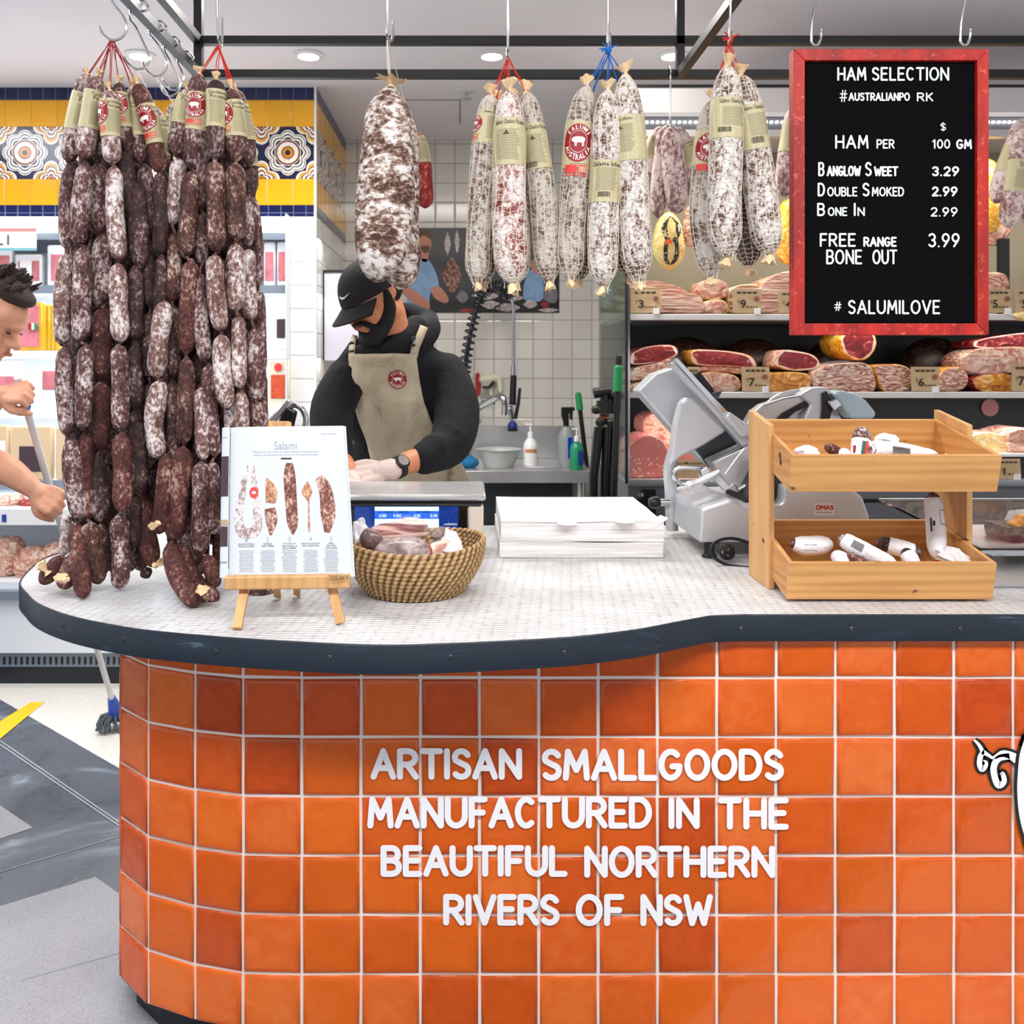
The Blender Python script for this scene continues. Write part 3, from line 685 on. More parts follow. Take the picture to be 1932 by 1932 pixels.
# ================================================================ sausages
class Tube:
    def __init__(s, path, r, n=26, prof='link', wob=.04, seed=0, seg=18, flat=1.0, ends=(1, 1)):
        P = smooth_path([tuple(p) for p in path], n); s.P, s.T, s.N, s.B = frames(P); s.n = n
        L = [0]
        for i in range(1, n): L.append(L[-1]+(s.P[i]-s.P[i-1]).length)
        s.L = L[-1]; rnd = random.Random(seed); a1, a2, p1 = rnd.uniform(0, 6), rnd.uniform(0, 6), rnd.uniform(.8, 1.6); s.cap = rnd.uniform(1.25, 2.0)
        s.R = []; s.seg = seg; s.wob = wob; s.ph = (a1, a2, p1); s.flat = flat
        rr = r if hasattr(r, '__call__') else (lambda t_: r)
        s.rmax = rr(.5)
        for l in L:
            t_ = l/s.L; q = rr(t_); c = q*s.cap
            for d, e in ((l, ends[0]), (s.L-l, ends[1])):
                if d < c:
                    k = sqrt(max(0, 1-(1-d/c)**2)); k = max(k, .12); k = k if e == 1 else max(k, e)
                    q = min(q, rr(t_)*k)
            s.R.append(q*(1+wob*sin(a1+t_*7*p1)))
    def surf(s, t_, th, off=0):
        u = min(max(t_, 0), 1)*(s.n-1); k = min(int(u), s.n-2); f = u-k
        P = s.P[k].lerp(s.P[k+1], f); N = s.N[k].lerp(s.N[k+1], f); B = s.B[k].lerp(s.B[k+1], f); R = s.R[k]*(1-f)+s.R[k+1]*f
        w = 1+s.wob*.8*sin(3*th+s.ph[1]+t_*4)
        return P+(N*cos(th)*s.flat+B*sin(th))*(R*w+off)
    def mesh(s, mb, m, steps=None):
        mb.mat(m); k = steps or s.n; seg = s.seg
        # finer spacing near the ends for round caps
        ts = [0, .012, .03, .055, .09]+[.09+.82*i/(k-1) for i in range(1, k-1)]+[.91, .945, .97, .988, 1]
        V = [s.surf(t_, 2*pi*j/seg) for t_ in ts for j in range(seg)]; n = len(ts)
        Fs = [(i*seg+j, i*seg+(j+1) % seg, (i+1)*seg+(j+1) % seg, (i+1)*seg+j) for i in range(n-1) for j in range(seg)]
        Fs += [tuple(range(seg)), tuple(range((n-1)*seg, n*seg))]
        mb.raw(V, Fs); return mb
def spots(pts, D): return [at(p[0], p[1], D if len(p) < 3 else p[2]) for p in pts]
PIG = [(0, .42), (.06, .5), (.04, .6), (.12, .66), (.22, .64), (.28, .72), (.34, .66), (.6, .70), (.84, .68), (.94, .58), (1, .62), (.96, .45), (.92, .25), (.92, .1), (.85, .1), (.83, .27), (.76, .33), (.4, .33), (.36, .1), (.28, .1), (.27, .32), (.16, .36), (.08, .36)]
def logo(mb, fn, R, text=True, res=1):
    """round red badge: fn maps local (x, y) metres to the surface (third argument = lift)"""
    mb.mat('logo_red'); n = 32
    mb.raw([fn(0, 0, 0)]+[fn(R*k/4*cos(2*pi*i/n), R*k/4*sin(2*pi*i/n), 0) for k in range(1, 5) for i in range(n)],
           [(0, 1+i, 1+(i+1) % n) for i in range(n)]+[(1+k*n+i, 1+(k+1)*n+i, 1+(k+1)*n+(i+1) % n, 1+k*n+(i+1) % n) for k in range(3) for i in range(n)])
    mb.mat('logo_white'); q = R*.86
    cl = [(0, .44, .56), (.08, .36, .64), (.16, .35, .67), (.25, .32, .70), (.36, .31, .70), (.5, .32, .71), (.64, .32, .71), (.78, .32, .70), (.88, .34, .69), (.96, .42, .62), (1, .52, .6)]
    g = lambda x, y: fn((x-.5)*q, (y-.42)*q*.9, .0005)
    mb.raw([g(x, b) for x, a, b in cl]+[g(x, a) for x, a, b in cl], [(i, i+1, 12+i, 11+i) for i in range(10)])
    for a in (.24, .34, .78, .88): mb.raw([g(a, .34), g(a+.07, .34), g(a+.06, .08), g(a+.01, .08)], [(0, 1, 2, 3)])
    for i in range(n):
        a, b = 2*pi*i/n, 2*pi*(i+1)/n
        mb.raw([fn(R*.555*cos(a), R*.555*sin(a), .0003), fn(R*.555*cos(b), R*.555*sin(b), .0003), fn(R*.575*cos(b), R*.575*sin(b), .0003), fn(R*.575*cos(a), R*.575*sin(a), .0003)], [(0, 1, 2, 3)])
    if not text: return
    for word, a0, a1, sg in (('SALUMI', 155, 25, 1), ('AUSTRALIA', 198, 342, -1)):
        m = len(word)
        for i, ch in enumerate(word):
            a = radians(a0+(a1-a0)*(i+.5)/m); v, f, asp = text_geo(ch, .02, res); hh = R*.27; ww = min(hh*max(asp, .25), R*abs(radians(a1-a0))/m*.68)
            def P(x, y):
                lx = (x-.5)*ww; ly = (y-.5)*hh*sg+R*.78 if sg == 1 else R*.78-(y-.5)*hh
                rr_ = ly; aa = a-lx/(R*.78)*sg
                return fn(rr_*cos(aa), rr_*sin(aa), .0003)
            mb.raw([P(x, y) for x, y in v], f)
def sleeve(parent, T, t0, t1, kind, rot=0, name='paper_sleeve', big=False):
    """printed paper band around a sausage between t0 and t1"""
    mb = MB(); mb.mat('paper_label'); off = .0012; seg = 28; rows = 10
    ts = [t0+(t1-t0)*i/rows for i in range(rows+1)]
    mb.raw([T.surf(t_, 2*pi*j/seg, off) for t_ in ts for j in range(seg)], [(i*seg+j, i*seg+(j+1) % seg, (i+1)*seg+(j+1) % seg, (i+1)*seg+j) for i in range(rows) for j in range(seg)])
    Lh = (t1-t0)*T.L; r = T.rmax
    def fn(u, v, lift=0):                              # u metres round from the front (to the viewer's right), v metres down from the sleeve top
        return T.surf(t0+v/T.L, sgn*u/r+rot, off+.0004+lift)
    e = T.B[len(T.B)//2]; sgn = 1 if e.x > 0 else -1
    def q(u0, v0, u1, v1, m, nu=None):
        nu = nu or max(1, int(abs(u1-u0)/(r*.22))+1); mb.mat(m)
        mb.raw([fn(u0+(u1-u0)*i/nu, v) for v in (v0, v1) for i in range(nu+1)], [(i, i+1, nu+2+i, nu+1+i) for i in range(nu)])
    def tx(s_, u0, v0, u1, v1, m='ink', b=.0): mb.mat(m); mb.text(s_, lambda x, y: fn(u0+(u1-u0)*x, v1+(v0-v1)*y), b, 1)
    ux = kind.get('u', 0)
    if kind.get('title'):
        lines = kind['title']; w = kind.get('tw', r*1.6); hh = kind.get('th', Lh*.085)
        for i, s_ in enumerate(lines): tx(s_, ux-w*.35+w*.12*i, Lh*.05+i*hh*1.15, ux+w*.65, Lh*.05+i*hh*1.15+hh, 'ink', .01)
    rnd = random.Random(int(r*1e6)+len(T.P)+int(t0*100))
    y = Lh*kind.get('body', .28)
    while y < Lh*kind.get('bend', .8):
        a = rnd.uniform(-.05, .02)*r; q(ux-r*.55+a, y, ux+r*.95-rnd.random()*r*.3, y+Lh*.010, 'ink_soft'); y += Lh*.034
    if kind.get('tri'):
        mb.mat('ink').raw([fn(ux-r*.1, Lh*.36), fn(ux+r*.25, Lh*.36), fn(ux+r*.075, Lh*.27)], [(0, 1, 2)])
    if kind.get('bar'):
        u0, v0 = kind['bar']; k = 0; u = u0*r
        while u < u0*r+r*.8:
            w = r*.03*rnd.choice((1, 1, 2)); q(u, v0*Lh, u+w, v0*Lh+Lh*.12, 'ink', 1); u += w+r*.03
    if kind.get('logo') is not None:
        lu, lv, lr = kind['logo']; lu *= r; lv *= Lh; R = lr*Lh
        logo(mb, lambda x, y_, l: fn(lu+x, lv-y_, .0003+l), R)
        q(lu-R*.8, lv+R*1.12, lu+R*.05, lv+R*1.5, 'stamp_red'); q(lu+R*.12, lv+R*1.12, lu+R*.7, lv+R*1.5, 'stamp_red'); q(lu+R*.18, lv+R*1.18, lu+R*.64, lv+R*1.44, 'paper_label')
        q(lu-R*.8, lv+R*1.58, lu+R*.7, lv+R*1.63, 'stamp_red')
    return mb.build(name, parent)
def string(parent, pts, m='twine_red', r=.0011, name='string'):
    mb = MB(); mb.mat(m).tube(smooth_path([tuple(p) for p in pts], max(6, len(pts)*3)), r, 5); return mb.build(name, parent)
def frill(parent, P, up, r, m='casing_end', name='casing_knot', seed=0, spread=1.0, ln=1.6):
    """gathered casing end: pinched neck opening into a ragged fan"""
    rnd = random.Random(seed); up = Vector(up).normalized(); R = up.to_track_quat('Z', 'Y').to_matrix(); seg = 14; mb = MB(); mb.mat(m); V = []
    prof = [(.95, -.5), (.45, 0), (.42, .25), (.8*spread, .75), (1.25*spread, ln)]
    for k, (a, z) in enumerate(prof):
        for j in range(seg):
            w = 1+(.13 if k > 2 else .1)*sin(j*3.1+seed)+(rnd.uniform(-.22, .22) if k == 4 else 0)
            V.append(Vector(P)+R @ Vector((a*r*w*cos(2*pi*j/seg), a*r*w*.7*sin(2*pi*j/seg), z*r*(1+(rnd.uniform(-.3, .3) if k == 4 else 0)))))
    mb.raw(V, [(i*seg+j, i*seg+(j+1) % seg, (i+1)*seg+(j+1) % seg, (i+1)*seg+j) for i in range(4) for j in range(seg)]+[tuple(range(4*seg, 5*seg))])
    return mb.build(name, parent, angle=60)
CACC = dict(title=('Cacciatore', 'Piccante'), body=.30, bend=.88, tw=.045, th=.0075)
def cacc(u, logo_u=None):
    k = dict(CACC, u=u)
    if logo_u is not None: k['logo'] = (logo_u, .36, .33)
    return k
# strands of small linked sausages. Each link: crop letter, top, bottom, half width (crop pixels), optional bow
CR = {'A': (90, 60, 4.39), 'B': (90, 440, 4.39), 'C': (40, 780, 4.39)}
def strand(label, group, D, links, mats, anchor=None, scol='twine_red', sl=None, D2=None, knot=True, seed=0, ends=()):
    """links listed from the top; D may drift to D2 at the lowest one"""
    L = []
    n = len(links)
    for i, q in enumerate(links):
        c, x0, y0, x1, y1, r = q[:6]; bow = q[6] if len(q) > 6 else 0; ox, oy, s_ = CR[c]
        d0 = D+(D2-D)*(i/n) if D2 else D; d1 = D+(D2-D)*((i+1)/n) if D2 else D
        if len(q) > 7 and q[7] is not None: d0, d1 = q[7]
        a = at(ox+x0/s_, oy+y0/s_, d0); b = at(ox+x1/s_, oy+y1/s_, d1); m = (a+b)/2+Vector((bow/s_/F*d0, 0, 0))
        mid = [m]
        if len(q) > 8: mid = [at(ox+mx/s_, oy+my/s_, md) for mx, my, md in q[8]]
        L.append(([a]+mid+[b], r/s_/F*(d0+d1)/2))
    top = L[0][0][0]
    t = thing('salami_strand', label, 'salami', L[-1][0][-1], group)
    for i, (P, r) in enumerate(L):
        T = Tube(P, r, 22, seed=seed*31+i, seg=16, wob=.045)
        mb = MB(); T.mesh(mb, mats[i % len(mats)], 18)
        if i < n-1:                                     # twisted casing between links
            a = P[-1]; b = L[i+1][0][0]; d = (b-a)
            mb.mat('cure_brown').tube([P[-1]-(P[-1]-P[-2]).normalized()*.006, a, (a+b)/2, b, b+(L[i+1][0][1]-b).normalized()*.006], [r*.5, r*.26, r*.16, r*.26, r*.5], 8)
        mb.build('sausage_link', t)
        if i == 0 and sl: sleeve(t, T, sl[0], sl[1], sl[2], sl[3] if len(sl) > 3 else 0)
    if knot: frill(t, top+Vector((0, 0, .001)), (random.Random(seed).uniform(-.6, .6), -.2, 1), L[0][1]*.42, seed=seed)
    if anchor is not None:
        rr = random.Random(seed+5)
        for k in range(2): string(t, [top+Vector((rr.uniform(-.004, .004), rr.uniform(-.004, .004), 0)), top.lerp(anchor, .5)+Vector((rr.uniform(-.003, .003), 0, rr.uniform(-.004, .002))), anchor+Vector((rr.uniform(-.007, .007), 0, rr.uniform(-.006, 0)))], scol)
    for (P, up, r) in ends: frill(t, P, up, r, seed=seed+3)
    return t
HA = at(213, 75, 2.13); HB = at(413, 86, YF+.012); HW = at(261, 131, 2.36); HV = at(296, 144, 2.50)
GL, GR = 'linked salami strands in the left-hand bunch', 'linked salami strands in the right-hand bunch'
W_, P_, B_, K_, R_ = 'cure_white', 'cure_pink', 'cure_brown', 'cure_dark', 'cure_red'
c1 = Vector((0, 0, 0))
strand('outermost salami strand at the aisle end of the left-hand bunch', GL, 2.13, [('A', 330, 350, 175, 1085, 70, -25), ('A', 190, 1100, 160, 1800, 56, -30), ('B', 165, 165, 118, 925, 68, -20), ('B', 140, 940, 165, 1680, 72, -8), ('C', 420, 205, 490, 890, 90, -10), ('C', 450, 910, 520, 1535, 78, 0, (2.12, 2.055))], [P_, P_, W_, P_, P_, R_], HA, 'twine_darkred', (.25, .62, cacc(.018)), seed=1)
strand('salami strand second from the aisle in the left-hand bunch', GL, 2.10, [('A', 415, 365, 300, 1065, 76, -10), ('A', 315, 1085, 255, 1765, 78, -6), ('B', 300, 110, 270, 900, 75, -6), ('B', 315, 930, 290, 1625, 68, 2), ('C', 540, 150, 545, 880, 58, 8, (2.13, 2.14)), ('C', 570, 900, 645, 1415, 85, -12, (2.11, 2.12))], [W_, P_, P_, P_, R_, B_], HA, 'twine_darkred', (.22, .62, cacc(.020)), seed=2)
strand('salami strand hanging in front at the centre of the left-hand bunch', GL, 2.07, [('A', 512, 480, 535, 1098, 78, -4), ('A', 550, 1115, 598, 1895, 72, -18), ('B', 582, 245, 602, 908, 75, -2), ('B', 590, 925, 602, 1640, 71, 4), ('C', 830, 158, 835, 822, 78, 6), ('C', 820, 832, 812, 1455, 72, 12, (2.12, 2.125))], [W_, W_, W_, P_, R_, P_], HA, 'twine_darkred', (.18, .63, cacc(.012, -.95)), seed=3)
strand('dark salami strand behind the second one in the left-hand bunch', GL, 2.15, [('A', 400, 560, 410, 1078, 62), ('A', 430, 1090, 425, 1680, 82, -20), ('B', 470, 5, 425, 605, 80, -8), ('B', 465, 615, 445, 1212, 76, -2), ('B', 440, 1235, 440, 1795, 80, 0), ('C', 630, 350, 660, 905, 76, -4), ('C', 660, 920, 690, 1330, 60)], [K_, P_, P_, R_, R_, K_, K_], HA, 'twine_darkred', seed=4)
strand('salami strand with a half hidden round badge in the left-hand bunch', GL, 2.12, [('A', 590, 420, 655, 985, 74, -10), ('A', 640, 1000, 705, 1520, 62), ('A', 740, 1250, 768, 1950, 76, 2), ('B', 725, 275, 735, 890, 60), ('B', 720, 930, 735, 1470, 62), ('C', 960, 60, 985, 640, 72), ('C', 1005, 650, 1095, 1275, 78, -20, (2.18, 2.16))], [K_, K_, K_, K_, K_, K_, R_], HA, 'twine_darkred', (.20, .66, cacc(.025, -.1)), seed=5)
strand('salami strand at the inner side of the left-hand bunch', GL, 2.145, [('A', 700, 460, 775, 1090, 72, 0), ('A', 800, 1105, 850, 1640, 66), ('B', 830, 50, 850, 620, 60), ('B', 850, 650, 840, 1200, 58), ('B', 850, 1240, 880, 1880, 64), ('C', 930, 660, 940, 1100, 60)], [P_, K_, K_, K_, K_, K_], HA, 'twine_darkred', (.22, .64, cacc(.005)), seed=6)
strand('reddish salami strand on the longest red string of the left-hand bunch', GL, 2.12, [('A', 740, 430, 935, 1175, 72, 30), ('A', 925, 1185, 920, 1855, 64, 22), ('B', 940, 180, 925, 800, 52), ('B', 950, 840, 945, 1500, 50)], [R_, K_, K_, K_], HA, 'twine_darkred', (.28, .66, cacc(.02, -.35)), seed=7)
strand('salami strand on white string between the two bunches', 'salami strands hanging on white string', 2.34, [('A', 880, 620, 970, 1120, 58, 20), ('A', 1020, 1050, 1000, 1560, 60), ('A', 990, 1590, 1000, 1930, 55)], [W_, K_, K_], HW, 'twine_white', (.25, .8, cacc(.01)), seed=8)
strand('second salami strand on white string behind the two bunches', 'salami strands hanging on white string', 2.48, [('A', 1040, 600, 1000, 1020, 50, 0), ('A', 1010, 1040, 1060, 1500, 55), ('B', 960, 100, 950, 520, 52)], [W_, K_, K_], HV, 'twine_white', (.25, .8, cacc(.0)), seed=9)
strand('tall salami strand with a fully visible round badge in the right-hand bunch', GR, 2.10, [('A', 1255, 350, 1190, 1130, 80, 10), ('A', 1205, 1150, 1140, 1865, 78, -4), ('B', 1190, 225, 1145, 1000, 74, -6), ('B', 1148, 1030, 1130, 1745, 72, 10), ('C', 1345, 275, 1270, 1055, 84, 0), ('C', 1230, 1080, 1490, 1545, 84, -60, (2.08, 1.985), [(1300, 1330, 2.04), (1390, 1500, 2.0)])], [P_, B_, R_, B_, R_, R_], HB, 'twine_red', (.24, .60, cacc(.0, -.05)), seed=11)
strand('salami strand at the centre of the right-hand bunch', GR, 2.07, [('A', 1395, 395, 1385, 1058, 76, 0), ('A', 1385, 1075, 1405, 1825, 76, -6), ('B', 1385, 180, 1435, 812, 76, -16), ('B', 1440, 835, 1490, 1450, 76, -20), ('B', 1560, 1350, 1560, 1760, 96, 0, (2.12, 2.14)), ('C', 1700, 500, 1640, 1000, 70, 0, (2.14, 2.14))], [K_, B_, W_, W_, W_, P_], HB, 'twine_red', (.18, .60, cacc(.004)), seed=12)
strand('salami strand with a half hidden badge at the right of the right-hand bunch', GR, 2.09, [('A', 1520, 470, 1560, 1072, 82, 20), ('A', 1555, 1090, 1560, 1730, 82, 4), ('B', 1555, 85, 1550, 650, 78, 6), ('B', 1580, 685, 1585, 1290, 62, 2), ('B', 1600, 1310, 1620, 1800, 60), ('C', 1750, 500, 1760, 1050, 64)], [B_, B_, W_, W_, W_, P_], HB, 'twine_red', (.22, .66, cacc(.012, -1.0)), seed=13)
strand('salami strand mostly behind the others at the right of the right-hand bunch', GR, 2.14, [('A', 1560, 480, 1665, 1110, 62, 30), ('A', 1690, 1130, 1660, 1400, 60), ('A', 1650, 1250, 1660, 1785, 52), ('B', 1665, 130, 1685, 720, 62, -10), ('B', 1715, 795, 1730, 1395, 80, 0), ('B', 1745, 1405, 1750, 1900, 72), ('C', 1900, 500, 1880, 1000, 66)], [P_, K_, P_, W_, P_, P_, P_], HB, 'twine_red', (.25, .66, cacc(.01)), seed=14)
strand('thin salami strand at the outer right edge of the right-hand bunch', GR, 2.17, [('A', 1640, 800, 1700, 1330, 52, 14), ('A', 1690, 1365, 1745, 1920, 48, 10), ('B', 1740, 0, 1745, 440, 44), ('B', 1750, 475, 1770, 1140, 44, 10), ('B', 1775, 1160, 1790, 1700, 44)], [R_, P_, P_, P_, P_], HB, 'twine_red', (.1, .6, cacc(.01)), seed=15)
strand('salami strand at the left side of the right-hand bunch', GR, 2.13, [('A', 1150, 470, 1065, 1035, 66, -6), ('A', 1085, 1050, 1025, 1600, 70, 4), ('B', 1055, 0, 1030, 570, 60, 6), ('B', 1035, 600, 1040, 1210, 58), ('B', 1030, 1220, 1040, 1900, 58), ('C', 1280, 500, 1290, 1040, 60)], [P_, W_, B_, K_, K_, K_], HB, 'twine_red', (.12, .52, cacc(.01)), seed=16)
strand('mould-speckled salami strand ending in an orange tip above the counter', GR, 2.09, [('B', 975, 560, 900, 1205, 78, -16), ('B', 940, 1215, 915, 1865, 78, -50), ('C', 1200, 340, 1140, 1000, 66, 8)], [W_, W_, R_], None, seed=17, knot=False, ends=[(at(40+1120/4.39, 780+915/4.39, 2.058), (-.3, -1, -.2), .010)])
strand('dark salami strand at the left edge of the right-hand bunch', GR, 2.17, [('A', 1080, 600, 1030, 1020, 50), ('A', 1010, 1200, 1000, 1560, 50), ('B', 985, 60, 960, 540, 48), ('B', 970, 600, 1000, 1180, 58), ('B', 1000, 1220, 1010, 1800, 56)], [P_, K_, K_, K_, K_], HB, 'twine_red', (.1, .6, cacc(.0)), seed=18)
strand('slim salami strand swinging in the middle of the right-hand bunch', GR, 2.11, [('A', 1290, 940, 1270, 1480, 55), ('A', 1290, 1500, 1275, 1930, 50), ('B', 1255, 330, 1310, 1070, 66, -22), ('B', 1335, 1085, 1385, 1850, 64, -14), ('C', 1580, 400, 1600, 1000, 60)], [K_, K_, P_, P_, P_], None, seed=19, knot=False)
strand('salami strand beside the magazine with a white cord along it', GR, 2.10, [('B', 1285, 900, 1250, 1260, 46, 0, (2.15, 2.15)), ('B', 1265, 1280, 1290, 1880, 62, 0), ('C', 1490, 400, 1480, 1170, 78, 4), ('C', 1540, 1180, 1620, 1440, 66, 0, (2.1, 2.06))], [K_, W_, P_, R_], None, seed=20, knot=False)
for k, (x, d) in enumerate(((160, 2.17), (196, 2.2), (222, 2.18), (246, 2.2), (268, 2.22), (352, 2.19), (380, 2.17), (420, 2.17), (448, 2.18), (470, 2.2))):  # extra salamis added so the space under the bunches stays dark
    zb = (onz(x, 1100, 1.024)).z; yb = CY+(H-1.03)*F/d
    strand('short filler salami standing on the counter, %s from the aisle under the %s bunch' % ('first second third fourth fifth first second third fourth fifth'.split()[k], 'left-hand' if k < 5 else 'right-hand'), 'filler salami ends standing under the bunches', d, [('A', (x-90)*4.39, (950+k%3*12-60)*4.39, (x-94)*4.39, (yb-60)*4.39, 72)], [(K_, R_, P_)[k % 3]], seed=60+k, knot=False)
for k, (x, d) in enumerate(((140, 2.27), (166, 2.33), (192, 2.31), (220, 2.33), (246, 2.31), (275, 2.33), (305, 2.30), (318, 2.27), (342, 2.31), (366, 2.32), (392, 2.31), (418, 2.32), (444, 2.31), (466, 2.30))):  # unseen dark strands added behind so the gaps read as black shade
    L = []; y_ = 300+(k*29) % 50
    while y_ < 930: L.append(('A', (x-90)*4.39, (y_-60)*4.39, (x-90)*4.39, (y_+122-60)*4.39, 72)); y_ += 127
    strand('dark filler strand %s from the aisle at the very back of the salami bunches' % 'first second third fourth fifth sixth seventh eighth ninth tenth eleventh twelfth thirteenth last'.split()[k], 'rearmost filler strands', d, L, [K_], seed=90+k, knot=False)
# feet that kick out over the counter
t_ = strand('salami end lying on the counter at the far left of the left-hand bunch', 'salami ends lying on the counter', 2.17, [('C', 380, 840, 350, 1180, 42, 0, (2.2, 2.2)), ('C', 345, 1190, 170, 1405, 72, 0, (2.19, 2.10))], [W_, R_], seed=21, knot=False, ends=[(at(40+210/4.39, 780+1310/4.39, 2.1), (-.6, -.2, .9), .014)])
strand('salami end pointing at the viewer under the left-hand bunch', 'salami ends lying on the counter', 2.16, [('C', 430, 1180, 350, 1440, 74, 0, (2.18, 2.075))], [R_], seed=22, knot=False, ends=[(at(40+355/4.39, 780+1370/4.39, 2.05), (0, -1, .5), .012)])
strand('black-tipped salami end between the two bunches', 'salami ends lying on the counter', 2.2, [('C', 1080, 1290, 990, 1350, 56, 0, (2.19, 2.17))], [K_], seed=23, knot=False, ends=[(at(40+1125/4.39, 780+1250/4.39, 2.14), (1, -.4, .5), .012)])
strand('red salami end lying behind the bent one on the counter', 'salami ends lying on the counter', 2.13, [('C', 1310, 1090, 1640, 1530, 78, 0, (2.13, 2.05), [(1400, 1330, 2.1), (1520, 1490, 2.06)])], [R_], seed=24, knot=False, ends=[(at(378, 1116, 1.985), (.5, -.8, .5), .012)])
strand('round salami end lying behind the little easel', 'salami ends lying on the counter', 2.12, [('C', 1840, 1490, 2090, 1500, 82, 0, (2.12, 2.12))], [P_], seed=25, knot=False)
# inner strands added in dark skin so gaps within each bunch go black
for k, (x, d) in enumerate(((150, 2.22), (178, 2.27), (205, 2.21), (232, 2.25), (262, 2.22), (288, 2.26), (330, 2.21), (352, 2.25), (378, 2.21), (402, 2.26), (430, 2.21), (455, 2.24), (474, 2.24))):
    lf = x < 300; y = 215+(k*37) % 60; L = []; yy = (y-60)*4.39; xx = (x-90)*4.39
    cx = (213 if lf else 413); X = lambda y_: (((x-(x-cx)*.35*max(0, (480-y_)/260) if y_ < 480 else x)-90)*4.39)
    y_ = y
    while y_ < 970: L.append(('A', X(y_), (y_-60)*4.39, X(y_+125), (y_+125-60)*4.39, 66)); y_ += 131
    strand('dark filler strand %s from the aisle in the heart of the %s-hand bunch' % ('first second third fourth fifth sixth first second third fourth fifth sixth seventh'.split()[k], 'left' if lf else 'right'), 'inner filler strands', d, L, [K_], seed=40+k, knot=False)
# ================================================================ netted salamis
def netting(parent, T, rings, longs, r=.0008):
    mb = MB(); mb.mat('net_thread')
    for k in range(longs):
        a = 2*pi*k/longs
        if cos(a) < -.35: continue
        mb.tube([T.surf(.01+.98*i/30, a+.18*sin(i*.35), .0006) for i in range(31)], r, 4, False)
    for k in range(rings):
        t0 = .02+.96*(k+.5)/rings; n = 18
        V = [T.surf(t0+.006*sin(j*2.1+k), -pi*.72+pi*1.44*j/n, .0006) for j in range(n+1)]
        mb.tube(V, r, 4, False)
    return mb.build('netting', parent)
def netted(label, group, D, path, r, mat_, sl, anchor, scol, tail=True, seed=0, net=(34, 12), flare=.5, top_r=.6, D2=None):
    """sl = (t0, t1, print, turn) for the paper sleeve"""
    P = spots(path, D) if D2 is None else [at(p[0], p[1], D+(D2-D)*i/(len(path)-1)) for i, p in enumerate(path)]
    rm = r/F*D
    prof = lambda t_: rm*(.55+.45*min(1, t_/.22)**.6 if t_ < .22 else 1.0+.05*sin(t_*3))
    T = Tube(P, prof, 34, seed=seed, wob=.02, seg=24, ends=(.3, .3))
    th = thing('netted_salami', label, 'salami', P[-1], group)
    mb = MB(); T.mesh(mb, mat_, 30); mb.build('salami_body', th)
    netting(th, T, *net)
    if sl: sleeve(th, T, sl[0], sl[1], sl[2], sl[3] if len(sl) > 3 else 0)
    frill(th, P[0]+Vector((0, 0, .002)), (.1*sin(seed), -.1, 1), rm*.42, seed=seed)
    if tail:
        d = (P[-1]-P[-2]).normalized(); mb = MB(); mb.mat('net_thread'); rn = random.Random(seed)
        for k in range(9):
            a = rn.uniform(0, 6.28); q = P[-1]+Vector((cos(a), sin(a), 0))*rm*rn.uniform(.15, .5)
            mb.tube([P[-1]+Vector((cos(a), sin(a), .4))*rm*.55, q-Vector((0, 0, .006)), q+Vector((rn.uniform(-.006, .006), 0, -rn.uniform(.008, .022)))], .0008, 4, False)
        mb.build('net_fringe', th); frill(th, P[-1], (rn.uniform(-.3, .4), -.1, -1), rm*.38, seed=seed+2, ln=1.8)
    rr = random.Random(seed+5)
    if anchor is not None:
        for k in range(3): string(th, [P[0]+Vector((rr.uniform(-.006, .006), -.004, .002)), P[0].lerp(anchor, .5)+Vector((rr.uniform(-.004, .004), 0, 0)), anchor+Vector((rr.uniform(-.005, .005), 0, rr.uniform(-.006, .002)))], scol, .0009)
    return th
def knot_tuft(P, m, name, label):
    mb = MB(); mb.mat(m); rn = random.Random(3)
    mb.ell(P, (.008, .008, .010), None, 10, 8)
    for k in range(6):
        a = rn.uniform(0, 6.28); d = Vector((cos(a), -.4, .6*sin(a)+.3)); mb.tube([P, P+d*.014, P+d*.024+Vector((0, 0, -.004))], [.0022, .0018, .0012], 5)
    return tag(mb.build(name, None), label, 'string')
SCP = dict(title=('Salame Classico Piccante',), body=.26, bend=.9, tw=.085, th=.0095)
SI = dict(title=('Salame Inferno',), body=.2, bend=.74, tw=.085, th=.0105)
G1, G2, G3 = 'netted salamis on red string', 'netted salamis on blue string', 'netted salamis beside the ham board'
A1, A2, A3 = at(958, 110, YF+.01), at(1147, 96, YF+.01), at(1376, 76, YF+.01)
netted('netted salami with a half hidden badge, first of the three on red string', G1, 2.13, [(926, 180), (917, 250), (907, 400), (900, 530)], 24, 'net_grey', (.19, .40, dict(SCP, u=.018, logo=(-1.15, .50, .26)),), A1, 'twine_red', seed=61)
netted('netted salami with a clear paper sleeve in the middle of the red-string bunch', G1, 2.09, [(961, 172), (961, 300), (961, 430), (966, 532)], 30, 'net_red', (.165, .375, dict(SCP, u=-.012, tri=1)), A1, 'twine_red', seed=62)
netted('greyish netted salami hanging last on the red string', G1, 2.15, [(994, 175), (1010, 290), (1028, 420), (1036, 528)], 26, 'net_grey', (.2, .42, dict(SCP, u=-.008, tri=1, bar=(-.9, .84))), A1, 'twine_red', seed=63)
netted('netted salami tucked behind the first one on red string', G1, 2.19, [(936, 190), (930, 300), (920, 420), (914, 530)], 24, 'net_dark', None, A1, 'twine_red', seed=64)
netted('netted salami tucked behind the middle one on red string', G1, 2.17, [(970, 190), (976, 300), (978, 420), (976, 530)], 24, 'net_grey', None, None, 'twine_red', seed=65)
